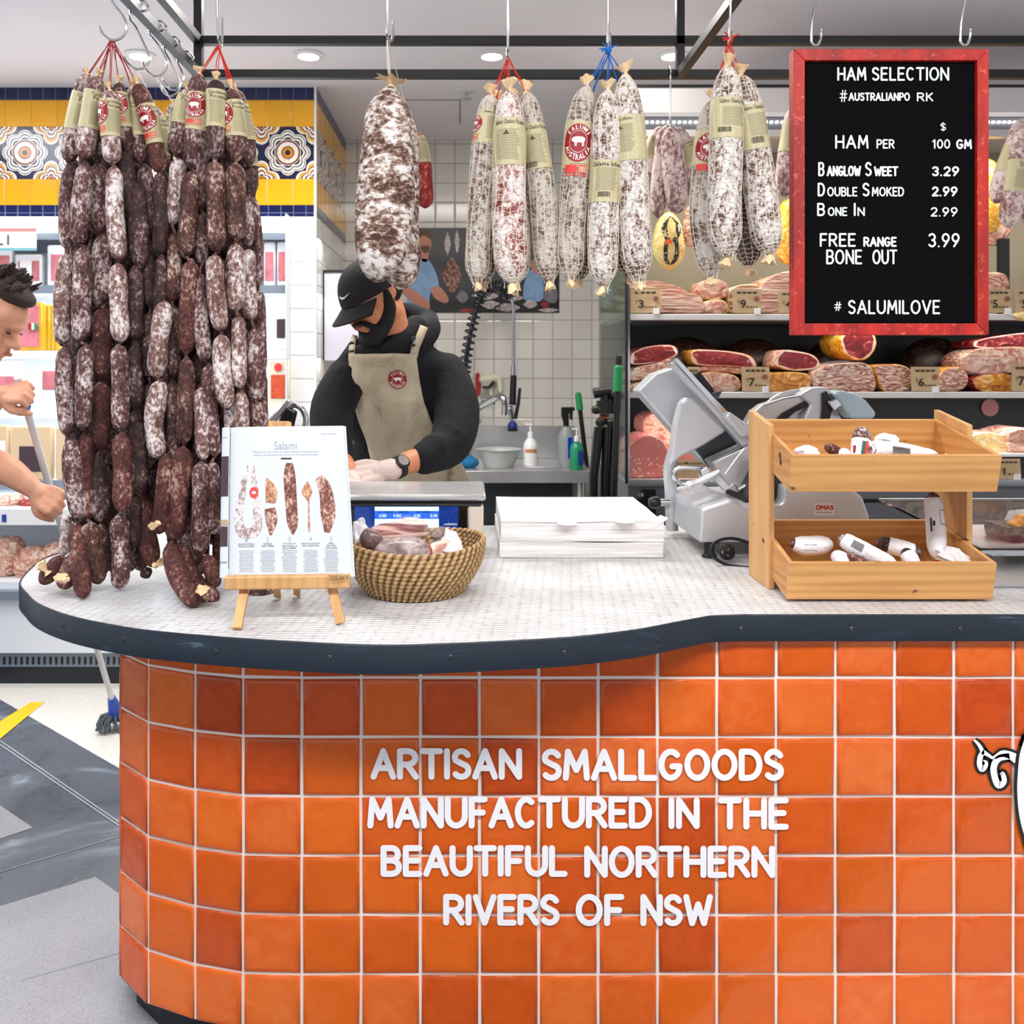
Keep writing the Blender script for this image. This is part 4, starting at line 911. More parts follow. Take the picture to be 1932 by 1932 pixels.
netted('netted salami with a full round badge, first on the blue string', G2, 2.13, [(1107, 165), (1094, 240), (1082, 400), (1074, 524)], 26, 'net_grey', (.315, .51, dict(body=.92, bend=.95, logo=(-.12, .50, .40)),), A2, 'twine_blue', seed=66)
netted('netted salami with barcode label in the middle of the blue-string bunch', G2, 2.10, [(1146, 172), (1142, 300), (1138, 430), (1138, 538)], 27, 'net_white', (.35, .55, dict(SI, u=-.005, bar=(-.55, .76))), A2, 'twine_blue', seed=67)
netted('netted salami with the highest tip, last on the blue string', G2, 2.11, [(1179, 142), (1186, 240), (1196, 400), (1204, 528)], 29, 'net_white', (.29, .48, dict(title=('Salame Inferno',), tw=.05, th=.009, u=-.03, body=.24, bend=.85, tri=1)), A2, 'twine_blue', seed=68)
netted('netted salami tucked behind the badge one on blue string', G2, 2.18, [(1112, 190), (1108, 300), (1102, 420), (1094, 526)], 22, 'net_dark', None, A2, 'twine_blue', seed=69)
netted('netted salami tucked behind the last one on blue string', G2, 2.19, [(1175, 190), (1180, 300), (1182, 420), (1186, 520)], 24, 'net_dark', None, A2, 'twine_blue', seed=70)
netted('netted salami hanging straight, foremost of the bunch beside the ham board', G3, 2.08, [(1373, 125), (1370, 240), (1366, 390), (1372, 484)], 30, 'net_white', (.21, .395, dict(SCP, u=.002, bar=(-.75, .76), bend=.72)), A3, 'twine_red', seed=71)
netted('netted salami leaning right with a barcode label beside the ham board', G3, 2.11, [(1398, 143), (1416, 240), (1438, 390), (1452, 478)], 28, 'net_white', (.23, .44, dict(SCP, u=.006, bar=(-.4, .78), bend=.74)), A3, 'twine_red', seed=72)
netted('netted salami with a badge at the left behind the foremost beside the ham board', G3, 2.15, [(1345, 190), (1334, 290), (1328, 400), (1342, 520)], 25, 'net_grey', (.22, .42, dict(body=.95, bend=.97, logo=(-.1, .5, .42)),), A3, 'twine_red', seed=73)
netted('darker netted salami hanging lowest between the others beside the ham board', G3, 2.18, [(1398, 200), (1404, 300), (1408, 400), (1412, 500)], 26, 'net_dark', (.1, .3, dict(body=.95, bend=.97, logo=(-.2, .5, .42)),), A3, 'twine_red', seed=74)
knot_tuft(A2+Vector((0, -.006, 0)), 'twine_blue', 'string_knot', 'frayed blue string knot on the middle hook')
knot_tuft(A3+Vector((0, -.006, 0)), 'twine_red', 'string_knot', 'orange string knot on the hook beside the ham board')
# ---------------------------------------------------------------- the big mouldy salami
bs = thing('large_salami', 'huge white-moulded salami hanging by its frilled end over the butcher', 'salami', at(720, 540, 2.13))
T = Tube(spots([(735, 165), (733, 260), (729, 360), (722, 440), (708, 532)], 2.10), lambda t_: (.0635 if t_ < .12 else .0655-.004*sin(t_*9))*(.72+.28*min(1, t_/.1)), 40, seed=9, wob=.05, seg=36, ends=(.25, 1))
mb = MB(); T.mesh(mb, 'big_white', 44); mb.build('salami_body', bs)
frill(bs, at(739, 164, 2.1), (.1, -.1, 1), .021, seed=5, spread=1.6, ln=1.0)
string(bs, [at(738, 156, 2.09), at(734, 120, 2.11), at(731, 76, 2.13)], 'twine_white', .0011); string(bs, [at(736, 158, 2.1), at(731, 120, 2.12), at(730, 76, 2.13)], 'twine_white', .0011)
b2 = thing('large_salami', 'second large mouldy salami half hidden behind the huge one', 'salami', at(758, 546, 2.22))
T = Tube(spots([(748, 190), (752, 300), (758, 420), (757, 546)], 2.22), lambda t_: .046+.004*sin(t_*8)+.008*max(0, t_-.7), 34, seed=19, wob=.05, seg=30, ends=(.25, 1))
mb = MB(); T.mesh(mb, 'big_white', 38); mb.build('salami_body', b2); string(b2, [at(748, 192, 2.2), at(735, 130, 2.16), at(731, 76, 2.13)], 'twine_white', .0011)
b3 = thing('small_salami', 'small red salami with a paper sleeve behind the huge one', 'salami', at(803, 395, 2.4))
T = Tube(spots([(786, 250), (796, 310), (803, 393)], 2.4), 17.5/F*2.4, 22, seed=29); mb = MB(); T.mesh(mb, mottled('cure_bright', (120, 22, 22), (176, 60, 50), (226, 180, 164), .56), 18); mb.build('salami_body', b3)
sleeve(b3, T, .12, .5, cacc(.006, -1.0)); string(b3, [at(786, 252, 2.4), at(760, 180, 2.3), at(734, 80, 2.15)], 'twine_white', .001)
# ---------------------------------------------------------------- small bunches on the rear rail
mottled('cure_far', (92, 56, 54), (140, 100, 98), (226, 206, 200), .47)
def rear_bunch(hx, hy, items, lab, grp):
    D = YK; x = (hx-CX)/F*D; z0 = H-(hy-CY)/F*D
    hook([], 0, 'long steel hook holding the %s' % lab[0], top=[(x+.006, D+.02, z0+.03), (x+.004, D+.012, z0+.006), (x, D, z0), (x, D-.012, z0+.02), (x, D-.014, (z0+ZL_)/2)]+over(x, D, ZL_))
    for k, (path, r, d, sl) in enumerate(items):
        t = thing('salami', lab[1][k], 'salami', at(path[-1][0], path[-1][1], d), grp)
        T = Tube(spots(path, d), r/F*d, 20, seed=k+80); mb = MB(); T.mesh(mb, 'cure_far', 16); mb.build('salami_body', t)
        if sl: sleeve(t, T, sl[0], sl[1], sl[2])
        string(t, [at(*path[0], d), Vector((x, D-.004, z0))], 'twine_white', .0012)
rear_bunch(1263, 234, [([(1256, 238), (1245, 320), (1240, 412)], 15, 2.84, None), ([(1264, 240), (1272, 320), (1277, 404)], 21, 2.80, None), ([(1276, 240), (1300, 300), (1306, 372)], 15, 2.85, (.28, .6, cacc(-.004))), ([(1250, 240), (1229, 280), (1228, 330)], 14, 2.9, (.3, .7, cacc(.0)))],
    ('small dark salami bunch on the rear rail', ['straight dark salami at the left front of the rear-rail bunch', 'thick dark salami in the middle of the rear-rail bunch', 'salami with a sleeve at the right of the rear-rail bunch', 'short salami at the far left of the rear-rail bunch']), 'small salamis on the rear rail')
rear_bunch(1507, 190, [([(1503, 200), (1488, 290), (1480, 372)], 20, 2.84, (.2, .5, cacc(.0)))], ('salami hidden partly by the ham board', ['pale salami peeping out left of the ham board']), 'small salamis on the rear rail')
rear_bunch(1938, 215, [([(1932, 224), (1906, 300), (1878, 384)], 19, 2.84, (.38, .66, cacc(.0))), ([(1934, 240), (1916, 340), (1902, 430)], 20, 2.81, (.34, .62, cacc(.0))), ([(1942, 240), (1940, 340), (1936, 420)], 20, 2.84, None)], ('salami bunch right of the ham board', ['salami slanting away right of the ham board, upper one', 'salami hanging lowest right of the ham board', 'dark salami cut by the photo edge right of the ham board']), 'small salamis on the rear rail')
# ================================================================ the ham board
sb = thing('letter_board', 'red framed black letter board with ham prices hanging from two hooks', 'sign', at(1681, 632, SB+.01))
t = NT('red_frame'); v = t.coord((1, 1, 1)); n = t.noise(v, 60, 5, .75); n2 = t.noise(t.coord((1, 1, .2)), 22, 3)
t.set('Base Color', t.mix(t.ramp(n, [(.57, (0, 0, 0, 1)), (.66, (.8, .8, .8, 1))]), t.ramp(n2, [(.35, lin((150, 14, 8))), (.65, lin((196, 34, 20)))]), lin((226, 110, 84)))); t.set('Roughness', .5); t.bump(n, .001)
t = NT('board_felt'); v = t.coord(); sp = t.add('ShaderNodeSeparateXYZ', inp={0: v}); g = t.math('FRACT', t.math('MULTIPLY', sp.outputs[2], 190))
t.set('Base Color', lin((9, 9, 11))); t.set('Roughness', .95); t.set('Specular IOR Level', .1); t.bump(g, .001, .6)
x0, z1 = at(1497, 92, SB).x, at(0, 92, SB).z; x1 = at(1866, 0, SB).x; z0 = at(0, 632, SB).z; fw = .028
for nm, q in (('frame_top', [(x0, z1), (x1, z1), (x1-fw, z1-fw), (x0+fw, z1-fw)]), ('frame_bottom', [(x0, z0), (x1, z0), (x1-fw, z0+fw), (x0+fw, z0+fw)]), ('frame_side', [(x0, z0), (x0, z1), (x0+fw, z1-fw), (x0+fw, z0+fw)]), ('frame_side', [(x1, z0), (x1, z1), (x1-fw, z1-fw), (x1-fw, z0+fw)])):
    mb = MB(); mb.mat('red_frame').prism([Vector((a, SB, b)) for a, b in q], (0, .03, 0)); mb.build(nm, sb, smooth=False, bevel=.0015)
mb = MB(); mb.mat('board_felt').bar(x0+fw-.002, x1-fw+.002, SB+.012, SB+.022, z0+fw-.002, z1-fw+.002); mb.build('felt_panel', sb, smooth=False)
simple('letter_white', (226, 236, 240), .4)
for wds in ((('HAM', 1579, 127, 1634, 153), ('SELECTION', 1644, 127, 1790, 153)), (('#', 1583, 170, 1598, 193), ('AUSTRALIANPO', 1600, 175, 1716, 191), ('RK', 1729, 175, 1760, 192)), (('$', 1773, 231, 1784, 248),),
            (('HAM', 1575, 255, 1638, 281), ('PER', 1653, 263, 1687, 281)), (('100', 1758, 263, 1792, 281), ('GM', 1803, 263, 1833, 282)),
            (('B', 1543, 306, 1555, 333), ('ANGLOW', 1559, 313, 1624, 333), ('S', 1631, 306, 1644, 333), ('WEET', 1648, 314, 1694, 333)), (('3.29', 1757, 314, 1809, 333),),
            (('D', 1542, 345, 1556, 371), ('OUBLE', 1560, 353, 1617, 371), ('S', 1626, 345, 1640, 371), ('MOKED', 1644, 353, 1705, 371)), (('2.99', 1757, 352, 1806, 371),),
            (('B', 1541, 383, 1556, 408), ('ONE', 1561, 391, 1598, 408), ('I', 1610, 383, 1613, 408), ('N', 1617, 391, 1631, 408)), (('2.99', 1755, 391, 1806, 409),),
            (('FREE', 1546, 440, 1614, 466), ('RANGE', 1628, 447, 1691, 466)), (('3.99', 1750, 440, 1810, 467),), (('BONE', 1558, 471, 1626, 499), ('OUT', 1645, 471, 1692, 499)), (('#', 1573, 569, 1587, 587), ('SALUMILOVE', 1599, 566, 1773, 593))):
    mb = MB(); mb.mat('letter_white')
    for w_, a, b, c_, d in wds: mb.strokes(w_, a, b, c_, d, SB+.0115, 2.0 if w_ in '#$' else 2.9 if d-b < 19 else 3.7, .002, gap=.34)
    mb.build('letter_line', sb, smooth=False)
# ================================================================ meat display case (right)
YC = 3.6; XC = .652
kc = lambda py: H-(py-CY)/F*YC
fc = thing('display_case', 'tall open refrigerated display case full of hams behind the slicer', 'display case', (1.8, 3.95, 0))
def fpart(name, m, *a, **k): q = MB(); q.mat(m).bar(*a); return q.build(name, fc, smooth=False, **k)
simple('case_grey', (120, 122, 128), .45, .3, var=.08, vs=3)
simple('case_inner', (150, 140, 122), .6, var=.08, vs=3)
simple('case_dark', (22, 21, 23), .5, var=.2, vs=3)
simple('case_lip', (206, 202, 200), .35)
fpart('back_panel', 'case_inner', XC, 3.4, 4.28, 4.32, kc(593), kc(212))
fpart('back_panel', 'case_dark', XC, 3.4, 4.28, 4.32, 0, kc(597))  # dark colour paints in the shadow behind the lower shelves
fpart('side_panel', 'case_dark', 3.4, 3.44, YC, 4.32, 0, kc(165))
fpart('canopy', 'case_lip', XC-.02, 3.44, YC, 4.32, kc(212), kc(165))
fpart('canopy_trim', 'black_steel', XC-.02, 3.44, YC-.004, YC+.02, kc(165), kc(160))
fpart('perforated_grille', 'case_grey', XC, 3.4, YC+.06, YC+.07, kc(243), kc(212))
q = MB(); q.mat('led')
for i in range(120):
    x = XC+.02+i*.0225
    if x < 3.35: q.box((x, YC+.056, kc(223)), (.010, .004, .008))
q.build('led_strip', fc, smooth=False)['label'] = 'row of small bright lamps'
fpart('upper_lip', 'case_lip', XC, 3.4, YC+.02, YC+.06, kc(255), kc(242))
g = MB(); g.mat('glass_green').bar(XC-.012, XC-.004, YC+.005, 4.30, kc(912), kc(212)); g.build('glass_side', fc, smooth=False)
g = MB(); g.mat('black_steel').bar(XC-.014, XC-.004, YC-.012, YC+.004, kc(912), kc(212)); g.mat('chrome').bar(XC-.004, XC+.004, YC-.013, YC, kc(912), kc(212)); g.build('corner_post', fc, smooth=False)
for py in (593, 740):
    fpart('shelf', 'case_grey', XC+.006, 3.4, YC+.012, 4.28, kc(py)-.018, kc(py))
    q = MB(); q.mat('case_lip').bar(XC+.004, 3.4, YC, YC+.012, kc(py)-.024, kc(py)+.001, .003); q.build('shelf_lip', fc)
zd = kc(906)
fpart('deck', 'case_lip', XC, 3.4, YC, 4.28, zd-.02, zd)
fpart('deck_rail', 'chrome', XC, 3.4, YC-.012, YC-.002, zd-.024, zd+.004)
fpart('base_panel', 'case_grey', XC, 3.4, YC+.01, 4.3, .02, zd-.02)
q = MB(); q.mat('black_steel').bar(XC+.03, 3.3, YC+.004, YC+.012, kc(948), kc(942)).bar(XC+.03, 3.3, YC+.004, YC+.012, kc(1002), kc(997)); q.build('base_groove', fc, smooth=False)
q = MB(); q.mat('black_plastic').bar(XC+.055, XC+.11, YC-.01, YC+.01, kc(975), kc(924)); q.mat('white_plastic').textpx('-18', 1201, 930, 1214, 937, YC-.0105); q.build('thermostat', fc, smooth=False)
g = MB(); g.mat('black_steel').bar(at(1888, 0, 3.9).x, at(1905, 0, 3.9).x, 3.9, 3.93, kc(593), kc(430)); g.build('inner_divider', fc, smooth=False)
l = area('case_light', ((XC+3.3)/2, 3.78, kc(228)), 2.4, 15, (1, .90, .74), sy=.12)
area('shelf_light', ((XC+3.3)/2, 3.70, kc(593)-.03), 2.4, 3.2, (1, .92, .84), sy=.05)
area('shelf_light', ((XC+3.3)/2, 3.70, kc(740)-.03), 2.4, 7, (1, .93, .88), sy=.05)
# ---------------------------------------------------------------- meat skins
def meat(name, cols, scale=15, dist=2.6, rough=.3, stretch=(1, 1, 1.6), stops=(.3, .45, .56, .66)):
    t = NT(name); n = t.noise(t.coord(stretch), scale, 4, .6, dist); t.set('Base Color', t.ramp(n, [(s_, lin(c_)) for s_, c_ in zip(stops, cols)])); t.set('Roughness', rough); t.bump(n, .002); return t.m
meat('ham_fat', [(226, 180, 150), (240, 206, 186), (246, 222, 204), (250, 232, 220)])
meat('ham_red', [(96, 14, 20), (140, 26, 32), (170, 48, 50), (236, 170, 150)], 12, 3, stops=(.3, .48, .62, .68))
meat('ham_dark', [(60, 10, 16), (108, 20, 28), (132, 36, 42), (220, 130, 120)])
meat('ham_pale', [(150, 80, 74), (206, 140, 120), (232, 196, 170), (246, 226, 206)])
meat('ham_rind', [(126, 66, 14), (206, 126, 34), (232, 164, 70), (246, 216, 160)], 14)
meat('ham_rind_yellow', [(150, 84, 10), (232, 158, 30), (244, 190, 70), (250, 224, 150)], 12)
meat('pancetta', [(96, 40, 30), (170, 96, 80), (236, 204, 180), (246, 226, 208)], 18, 4, stretch=(.6, 1, 2.4))
meat('bacon', [(92, 44, 34), (190, 120, 96), (236, 200, 178), (246, 226, 206)], 20, 1.5, stretch=(.35, .5, 7))
meat('cheese_skin', [(198, 150, 70), (232, 196, 118), (240, 212, 150), (250, 236, 200)], 8)
meat('orange_net', [(208, 110, 10), (244, 170, 40), (252, 208, 90), (255, 236, 180)], 20)
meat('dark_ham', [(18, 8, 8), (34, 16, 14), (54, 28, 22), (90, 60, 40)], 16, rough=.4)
t = NT('mortadella'); v = t.coord((1, .3, 1)); w = t.add('ShaderNodeTexVoronoi', inp={'Vector': v, 'Scale': 52.0}); nn = t.noise(v, 6, 3)
t.set('Base Color', t.mix(t.ramp(w.outputs['Distance'], [(.2, (1, 1, 1, 1)), (.28, (0, 0, 0, 1))]), t.ramp(nn, [(.3, lin((214, 112, 106))), (.7, lin((232, 140, 132)))]), lin((246, 214, 204)))); t.set('Roughness', .4)
t = NT('film'); t.set('Base Color', (1, 1, 1, 1)); t.set('Roughness', .08); t.set('Alpha', .09); t.set('Specular IOR Level', 1.0); t.bump(t.noise(t.coord(), 30, 3, .6, 1), .02)
simple('kraft', (188, 160, 122), .8, var=.08, vs=30)
simple('kraft_ink', (60, 46, 34), .8)
def slab(name, label, cat, pts, D, depth, face, side, group=None, rim=.006, bulge=.004, n=28, parts=()):
    """a cut piece: rounded outline (pixels) as the cut face, body running back from it"""
    P = smooth_path(list(pts)+[pts[0]], n+1)[:-1]; cx = sum(p[0] for p in P)/n; cy = sum(p[1] for p in P)/n
    def ring(k, d): return [at(cx+(x-cx)*k, cy+(y-cy)*k, D)+Vector((0, d, 0)) for x, y in P]
    w = (max(p[0] for p in P)-min(p[0] for p in P))/F*D; e = min(.3, rim/w*2)
    mb = MB(); rings = [ring(1-e, 0), ring(1-e*.3, rim*.3), ring(1, rim), ring(1.0, depth*.8), ring(.8, depth), ring(.3, depth*1.05)]
    V = [p for r_ in rings for p in r_]; mb.mat(side)
    mb.raw(V, [(k*n+i, k*n+(i+1) % n, (k+1)*n+(i+1) % n, (k+1)*n+i) for k in range(5) for i in range(n)]+[tuple(range(5*n, 6*n))])
    r1 = ring(1-e, 0); rn = random.Random(int(cx)); r2 = [a.lerp(c__, .14+.10*sin(i*.5+cx)*sin(i*.9)) for i, (a, c__) in enumerate(zip(ring(1-e, -.001), ring(.3, -.001)))]; r3 = ring(.5, -bulge); c_ = at(cx, cy, D)+Vector((0, -bulge*1.2, 0))
    mb.mat('ham_fat' if face.startswith('ham_red') or face == 'ham_dark' else face).raw(r1+r2, [(i, (i+1) % n, n+(i+1) % n, n+i) for i in range(n)])
    mb.mat(face).raw(r2+r3+[c_], [(i, (i+1) % n, n+(i+1) % n, n+i) for i in range(n)]+[(n+i, n+(i+1) % n, 2*n) for i in range(n)])
    o = mb.build(name, None, angle=50); return tag(o, label, cat, group)
g2 = 'hams on the middle shelf'
for a in (
 ('ham_piece', 'dark red cut ham, topmost at the left end of the middle shelf', [(1189, 668), (1215, 655), (1262, 650), (1279, 658), (1276, 672), (1240, 684), (1190, 688)], 3.72, .22, 'ham_red', 'ham_dark'),
 ('ham_piece', 'greyish pink cured ham directly under the dark red one on the middle shelf', [(1190, 712), (1200, 694), (1240, 685), (1272, 677), (1276, 700), (1240, 714), (1194, 718)], 3.70, .22, 'ham_pale', 'pancetta'),
 ('ham_piece', 'lowest ham slab at the left end of the middle shelf', [(1190, 728), (1215, 719), (1270, 716), (1276, 737), (1190, 739)], 3.69, .22, 'pancetta', 'ham_pale'),
 ('ham_piece', 'long prosciutto with red islands lying on top near the seven dollar card', [(1302, 674), (1308, 660), (1360, 661), (1408, 668), (1426, 682), (1424, 694), (1380, 691), (1330, 690), (1308, 686)], 3.72, .2, 'ham_red', 'ham_rind'),
 ('ham_piece', 'pale ham slab squeezed under the long prosciutto', [(1316, 700), (1330, 690), (1400, 693), (1424, 697), (1420, 706), (1370, 704)], 3.74, .18, 'ham_pale', 'ham_pale'),
 ('ham_piece', 'orange rinded ham behind the slicer on the middle shelf', [(1318, 706), (1345, 702), (1385, 708), (1398, 722), (1392, 738), (1350, 739), (1320, 738)], 3.68, .2, 'ham_pale', 'ham_rind'),
 ('ham_piece', 'pink ham with a pale fat edge above the yellow one', [(1462, 690), (1468, 666), (1484, 660), (1530, 668), (1546, 682), (1542, 695), (1500, 700)], 3.70, .2, 'ham_red', 'ham_pale'),
 ('ham_piece', 'bright yellow rinded ham right of the seven dollar card', [(1452, 704), (1500, 702), (1528, 708), (1531, 725), (1516, 737), (1454, 739)], 3.68, .2, 'ham_rind', 'ham_rind_yellow'),
 ('ham_piece', 'plastic wrapped streaky meat in the centre of the middle shelf', [(1534, 704), (1560, 690), (1600, 685), (1632, 685), (1648, 700), (1650, 738), (1600, 740), (1545, 737)], 3.66, .2, 'pancetta', 'ham_pale'),
 ('ham_piece', 'large round ham with yellow rind right below the letter board', [(1584, 640), (1600, 622), (1640, 622), (1654, 640), (1650, 662), (1632, 679), (1608, 677), (1590, 662)], 3.72, .26, 'ham_red', 'ham_rind_yellow'),
 ('ham_piece', 'curled pork belly left of the six dollar card', [(1648, 690), (1690, 687), (1716, 695), (1722, 715), (1716, 735), (1690, 741), (1664, 735)], 3.66, .2, 'pancetta', 'ham_rind'),
 ('ham_piece', 'rolled pork belly with orange rind right of the six dollar card', [(1768, 738), (1776, 702), (1806, 692), (1826, 706), (1824, 728), (1804, 739)], 3.66, .2, 'pancetta', 'ham_rind'),
 ('ham_piece', 'dark raw ham topmost at the right end of the middle shelf', [(1836, 644), (1880, 634), (1950, 628), (1955, 650), (1900, 656), (1840, 656)], 3.74, .2, 'ham_dark', 'ham_dark'),
 ('ham_piece', 'film wrapped mottled ham at the right end of the middle shelf', [(1814, 676), (1850, 658), (1950, 658), (1955, 690), (1884, 706), (1824, 700)], 3.70, .2, 'ham_pale', 'pancetta'),
 ('ham_piece', 'orange red ham lowest in the right-end pile of the middle shelf', [(1832, 716), (1860, 706), (1910, 708), (1916, 738), (1850, 739)], 3.68, .2, 'ham_rind', 'ham_red')):
    slab(*a[:2], 'ham', *a[2:], group=g2)
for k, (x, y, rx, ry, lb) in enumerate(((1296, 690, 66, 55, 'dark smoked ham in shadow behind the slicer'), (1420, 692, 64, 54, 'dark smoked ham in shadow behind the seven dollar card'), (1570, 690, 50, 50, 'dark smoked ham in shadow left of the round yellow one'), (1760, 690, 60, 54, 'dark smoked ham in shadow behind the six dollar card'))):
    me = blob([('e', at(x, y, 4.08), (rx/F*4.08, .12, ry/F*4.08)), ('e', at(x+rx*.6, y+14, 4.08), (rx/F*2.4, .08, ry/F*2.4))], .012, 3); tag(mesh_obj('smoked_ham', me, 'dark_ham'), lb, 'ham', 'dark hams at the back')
# film over two wrapped pieces
def film(name, label, pts, D, depth=.03, par=None):
    o = slab(name, label, 'wrap', pts, D, depth, 'film', 'film', rim=.01, bulge=.01); return o
film('plastic_wrap', 'clear crumpled plastic wrap over the streaky meat in the middle of the case', [(1530, 700), (1556, 684), (1606, 682), (1610, 706), (1560, 722), (1536, 726)], 3.640)
film('plastic_wrap', 'clear crumpled plastic wrap over the mottled ham at the right of the case', [(1812, 690), (1816, 672), (1870, 674), (1930, 684), (1900, 704), (1830, 706)], 3.68)
# top shelf
g1 = 'cured meats on the top shelf'
for a in (
 ('bacon_stack', 'low stack of pink bacon slabs beside the three dollar card', 'bacon', [(1246, 590), (1246, 558), (1262, 545), (1300, 552), (1322, 560), (1326, 590)], 3.68, .3, 'bacon', 'bacon'),
 ('bacon_stack', 'dark bacon slabs lying behind the three dollar card', 'bacon', [(1188, 548), (1190, 534), (1240, 530), (1290, 545), (1284, 556), (1200, 554)], 3.86, .3, 'bacon', 'pancetta'),
 ('cured_ham', 'rolled coppa with a dark red cut face on the top shelf', 'ham', [(1316, 548), (1322, 532), (1350, 526), (1372, 536), (1374, 556), (1352, 566), (1328, 562)], 3.72, .2, 'ham_pale', 'ham_pale'),
 ('cured_ham', 'netted pale ham roll under the coppa on the top shelf', 'ham', [(1318, 580), (1332, 568), (1362, 566), (1374, 578), (1368, 592), (1326, 592)], 3.70, .2, 'ham_pale', 'cheese_skin'),
 ('bacon_stack', 'stack of bacon slabs behind the nine dollar card', 'bacon', [(1374, 590), (1376, 548), (1410, 536), (1440, 545), (1444, 590)], 3.74, .3, 'bacon', 'cheese_skin'),
 ('bacon_stack', 'wavy bacon slabs just left of the letter board frame', 'bacon', [(1434, 590), (1432, 548), (1450, 526), (1484, 512), (1520, 516), (1525, 590)], 3.72, .3, 'bacon', 'bacon'),
 ('mince_pack', 'round pink minced meat behind the five dollar card', 'meat', [(1852, 545), (1850, 525), (1870, 514), (1894, 516), (1904, 530), (1900, 546)], 3.74, .2, 'ham_pale', 'ham_pale'),
 ('cheese_wedge', 'yellow wedge peeping over the top shelf edge at the far right', 'cheese', [(1912, 596), (1932, 588), (1960, 592), (1960, 604), (1930, 604)], 3.585, .05, 'cheese_skin', 'cheese_skin')):
    slab(a[0], a[1], a[2], *a[3:], group=g1)
mb = MB(); mb.mat('ham_dark').poly([at(x, y, 3.712) for x, y in ((1337, 540), (1352, 537), (1360, 546), (1358, 556), (1345, 556), (1336, 550))]); 
# deck: mortadellas
g3 = 'cooked meats on the bottom deck'
for a in (
 ('mortadella', 'largest speckled pink mortadella standing at the left of the bottom deck', 'mortadella', [(1186, 870), (1190, 838), (1216, 822), (1244, 826), (1262, 850), (1264, 880), (1250, 900), (1196, 902), (1186, 890)], 3.66, .3, 'mortadella', 'mortadella'),
 ('mortadella', 'duller pink mortadella behind the largest one', 'mortadella', [(1212, 812), (1214, 792), (1232, 780), (1262, 780), (1290, 800), (1296, 830), (1270, 850), (1236, 842)], 3.84, .25, 'ham_pale', 'mortadella'),
 ('mortadella', 'speckled mortadella half hidden behind the slicer', 'mortadella', [(1262, 900), (1262, 860), (1290, 846), (1320, 850), (1344, 880), (1340, 903)], 3.70, .25, 'mortadella', 'mortadella'),
 ('roast_meat', 'pale cooked ham at the right behind the wooden rack', 'ham', [(1834, 855), (1830, 826), (1858, 816), (1890, 820), (1906, 838), (1900, 860), (1860, 866)], 3.70, .25, 'cheese_skin', 'ham_pale'),
 ('roast_meat', 'brownish cooked ham at the far right of the bottom deck', 'ham', [(1904, 850), (1902, 820), (1922, 810), (1950, 812), (1955, 856), (1920, 858)], 3.68, .25, 'ham_pale', 'ham_pale'),
 ('roast_meat', 'pinkish ham slab behind the pale one at the right', 'ham', [(1826, 830), (1830, 814), (1856, 812), (1870, 822), (1850, 836)], 3.9, .2, 'mortadella', 'ham_pale')):
    slab(a[0], a[1], a[2], *a[3:], group=g3)
tr_ = MB(); tr_.mat('white_plastic').bar(at(1850, 0, 3.66).x, 2.6, 3.64, 3.9, kc(858)-.012, kc(858)); tr_.mat('case_dark').bar(at(1850, 0, 3.66).x+.05, 2.55, 3.66, 3.88, zd+.001, kc(858)-.012); tag(tr_.build('serving_tray', None, smooth=False), 'raised white tray under the cooked hams at the far right', 'tray')
for k, (x, y) in enumerate(((1868, 769),)):
    r = MB(); r.mat(simple('badge_pink', (196, 130, 130), .6)).lathe(at(x, y, 4.27), [(.042, 0), (.042, -.003), (.04, -.004)], 28, Matrix.Rotation(pi/2, 3, 'X').to_3x3()); tag(r.build('round_badge', None), 'round pinkish badge on the back panel of the display case', 'badge')
# hanging in the case
hz = kc(250)
def hang(name, label, cat, pts, D, m, ry=.05, extra=None):
    cx = sum(p[0] for p in pts)/len(pts); T = Tube([at(p[0], p[1], D) for p in pts], lambda t_: extra(t_)/F*D, 22, seed=int(cx), seg=20, wob=.06, flat=.8)
    r = thing(name, label, cat, at(pts[-1][0], pts[-1][1], D), 'goods hanging inside the display case'); mb = MB(); T.mesh(mb, m, 18); mb.build('body', r); string(r, [at(pts[0][0], pts[0][1], D), Vector((at(pts[0][0], 0, D).x, D, hz))], 'twine_white', .0015, 'string'); return r, T
r, T = hang('hanging_cheese', 'pear shaped yellow cheese with a black patterned label hanging in the display case', 'cheese', [(1262, 400), (1262, 440), (1261, 510)], 3.80, 'cheese_skin', extra=lambda t_: 18+14*sin(t_*pi*.8))
t = NT('cheese_label'); w = t.add('ShaderNodeTexVoronoi', inp={'Vector': t.coord(), 'Scale': 110.0, 'Randomness': .3}); t.set('Base Color', t.ramp(w.outputs['Distance'], [(.25, lin((226, 206, 150))), (.34, lin((20, 20, 22)))])); t.set('Roughness', .3)
lb = MB(); lb.mat('cheese_label'); D0 = 3.80
P = smooth_path([(1262, 418), (1276, 432), (1280, 452), (1272, 466), (1273, 474), (1274, 495), (1262, 500), (1248, 495), (1250, 474), (1251, 466), (1241, 452), (1246, 432), (1262, 418)], 37)[:-1]
lb.raw([T.surf((y-400)/110, (x-1261)/34.0*1.35, .001)for x, y in P]+[T.surf((y-400)/110, (x-1261)/34.0*.6, .0015) for x, y in P], [(i, (i+1) % 36, 36+(i+1) % 36, 36+i) for i in range(36)]+[tuple(range(36, 72))])
lb.mat('cheese_skin').text('Sicova', lambda x, y: at(1247+31*x, 447-13*y, D0-.082), .03); lb.mat(simple('flame', (232, 96, 30), .5)).poly([at(x, y, D0-.082) for x, y in ((1252, 460), (1256, 451), (1261, 454), (1266, 450), (1270, 460))]); lb.build('label', r, angle=60)
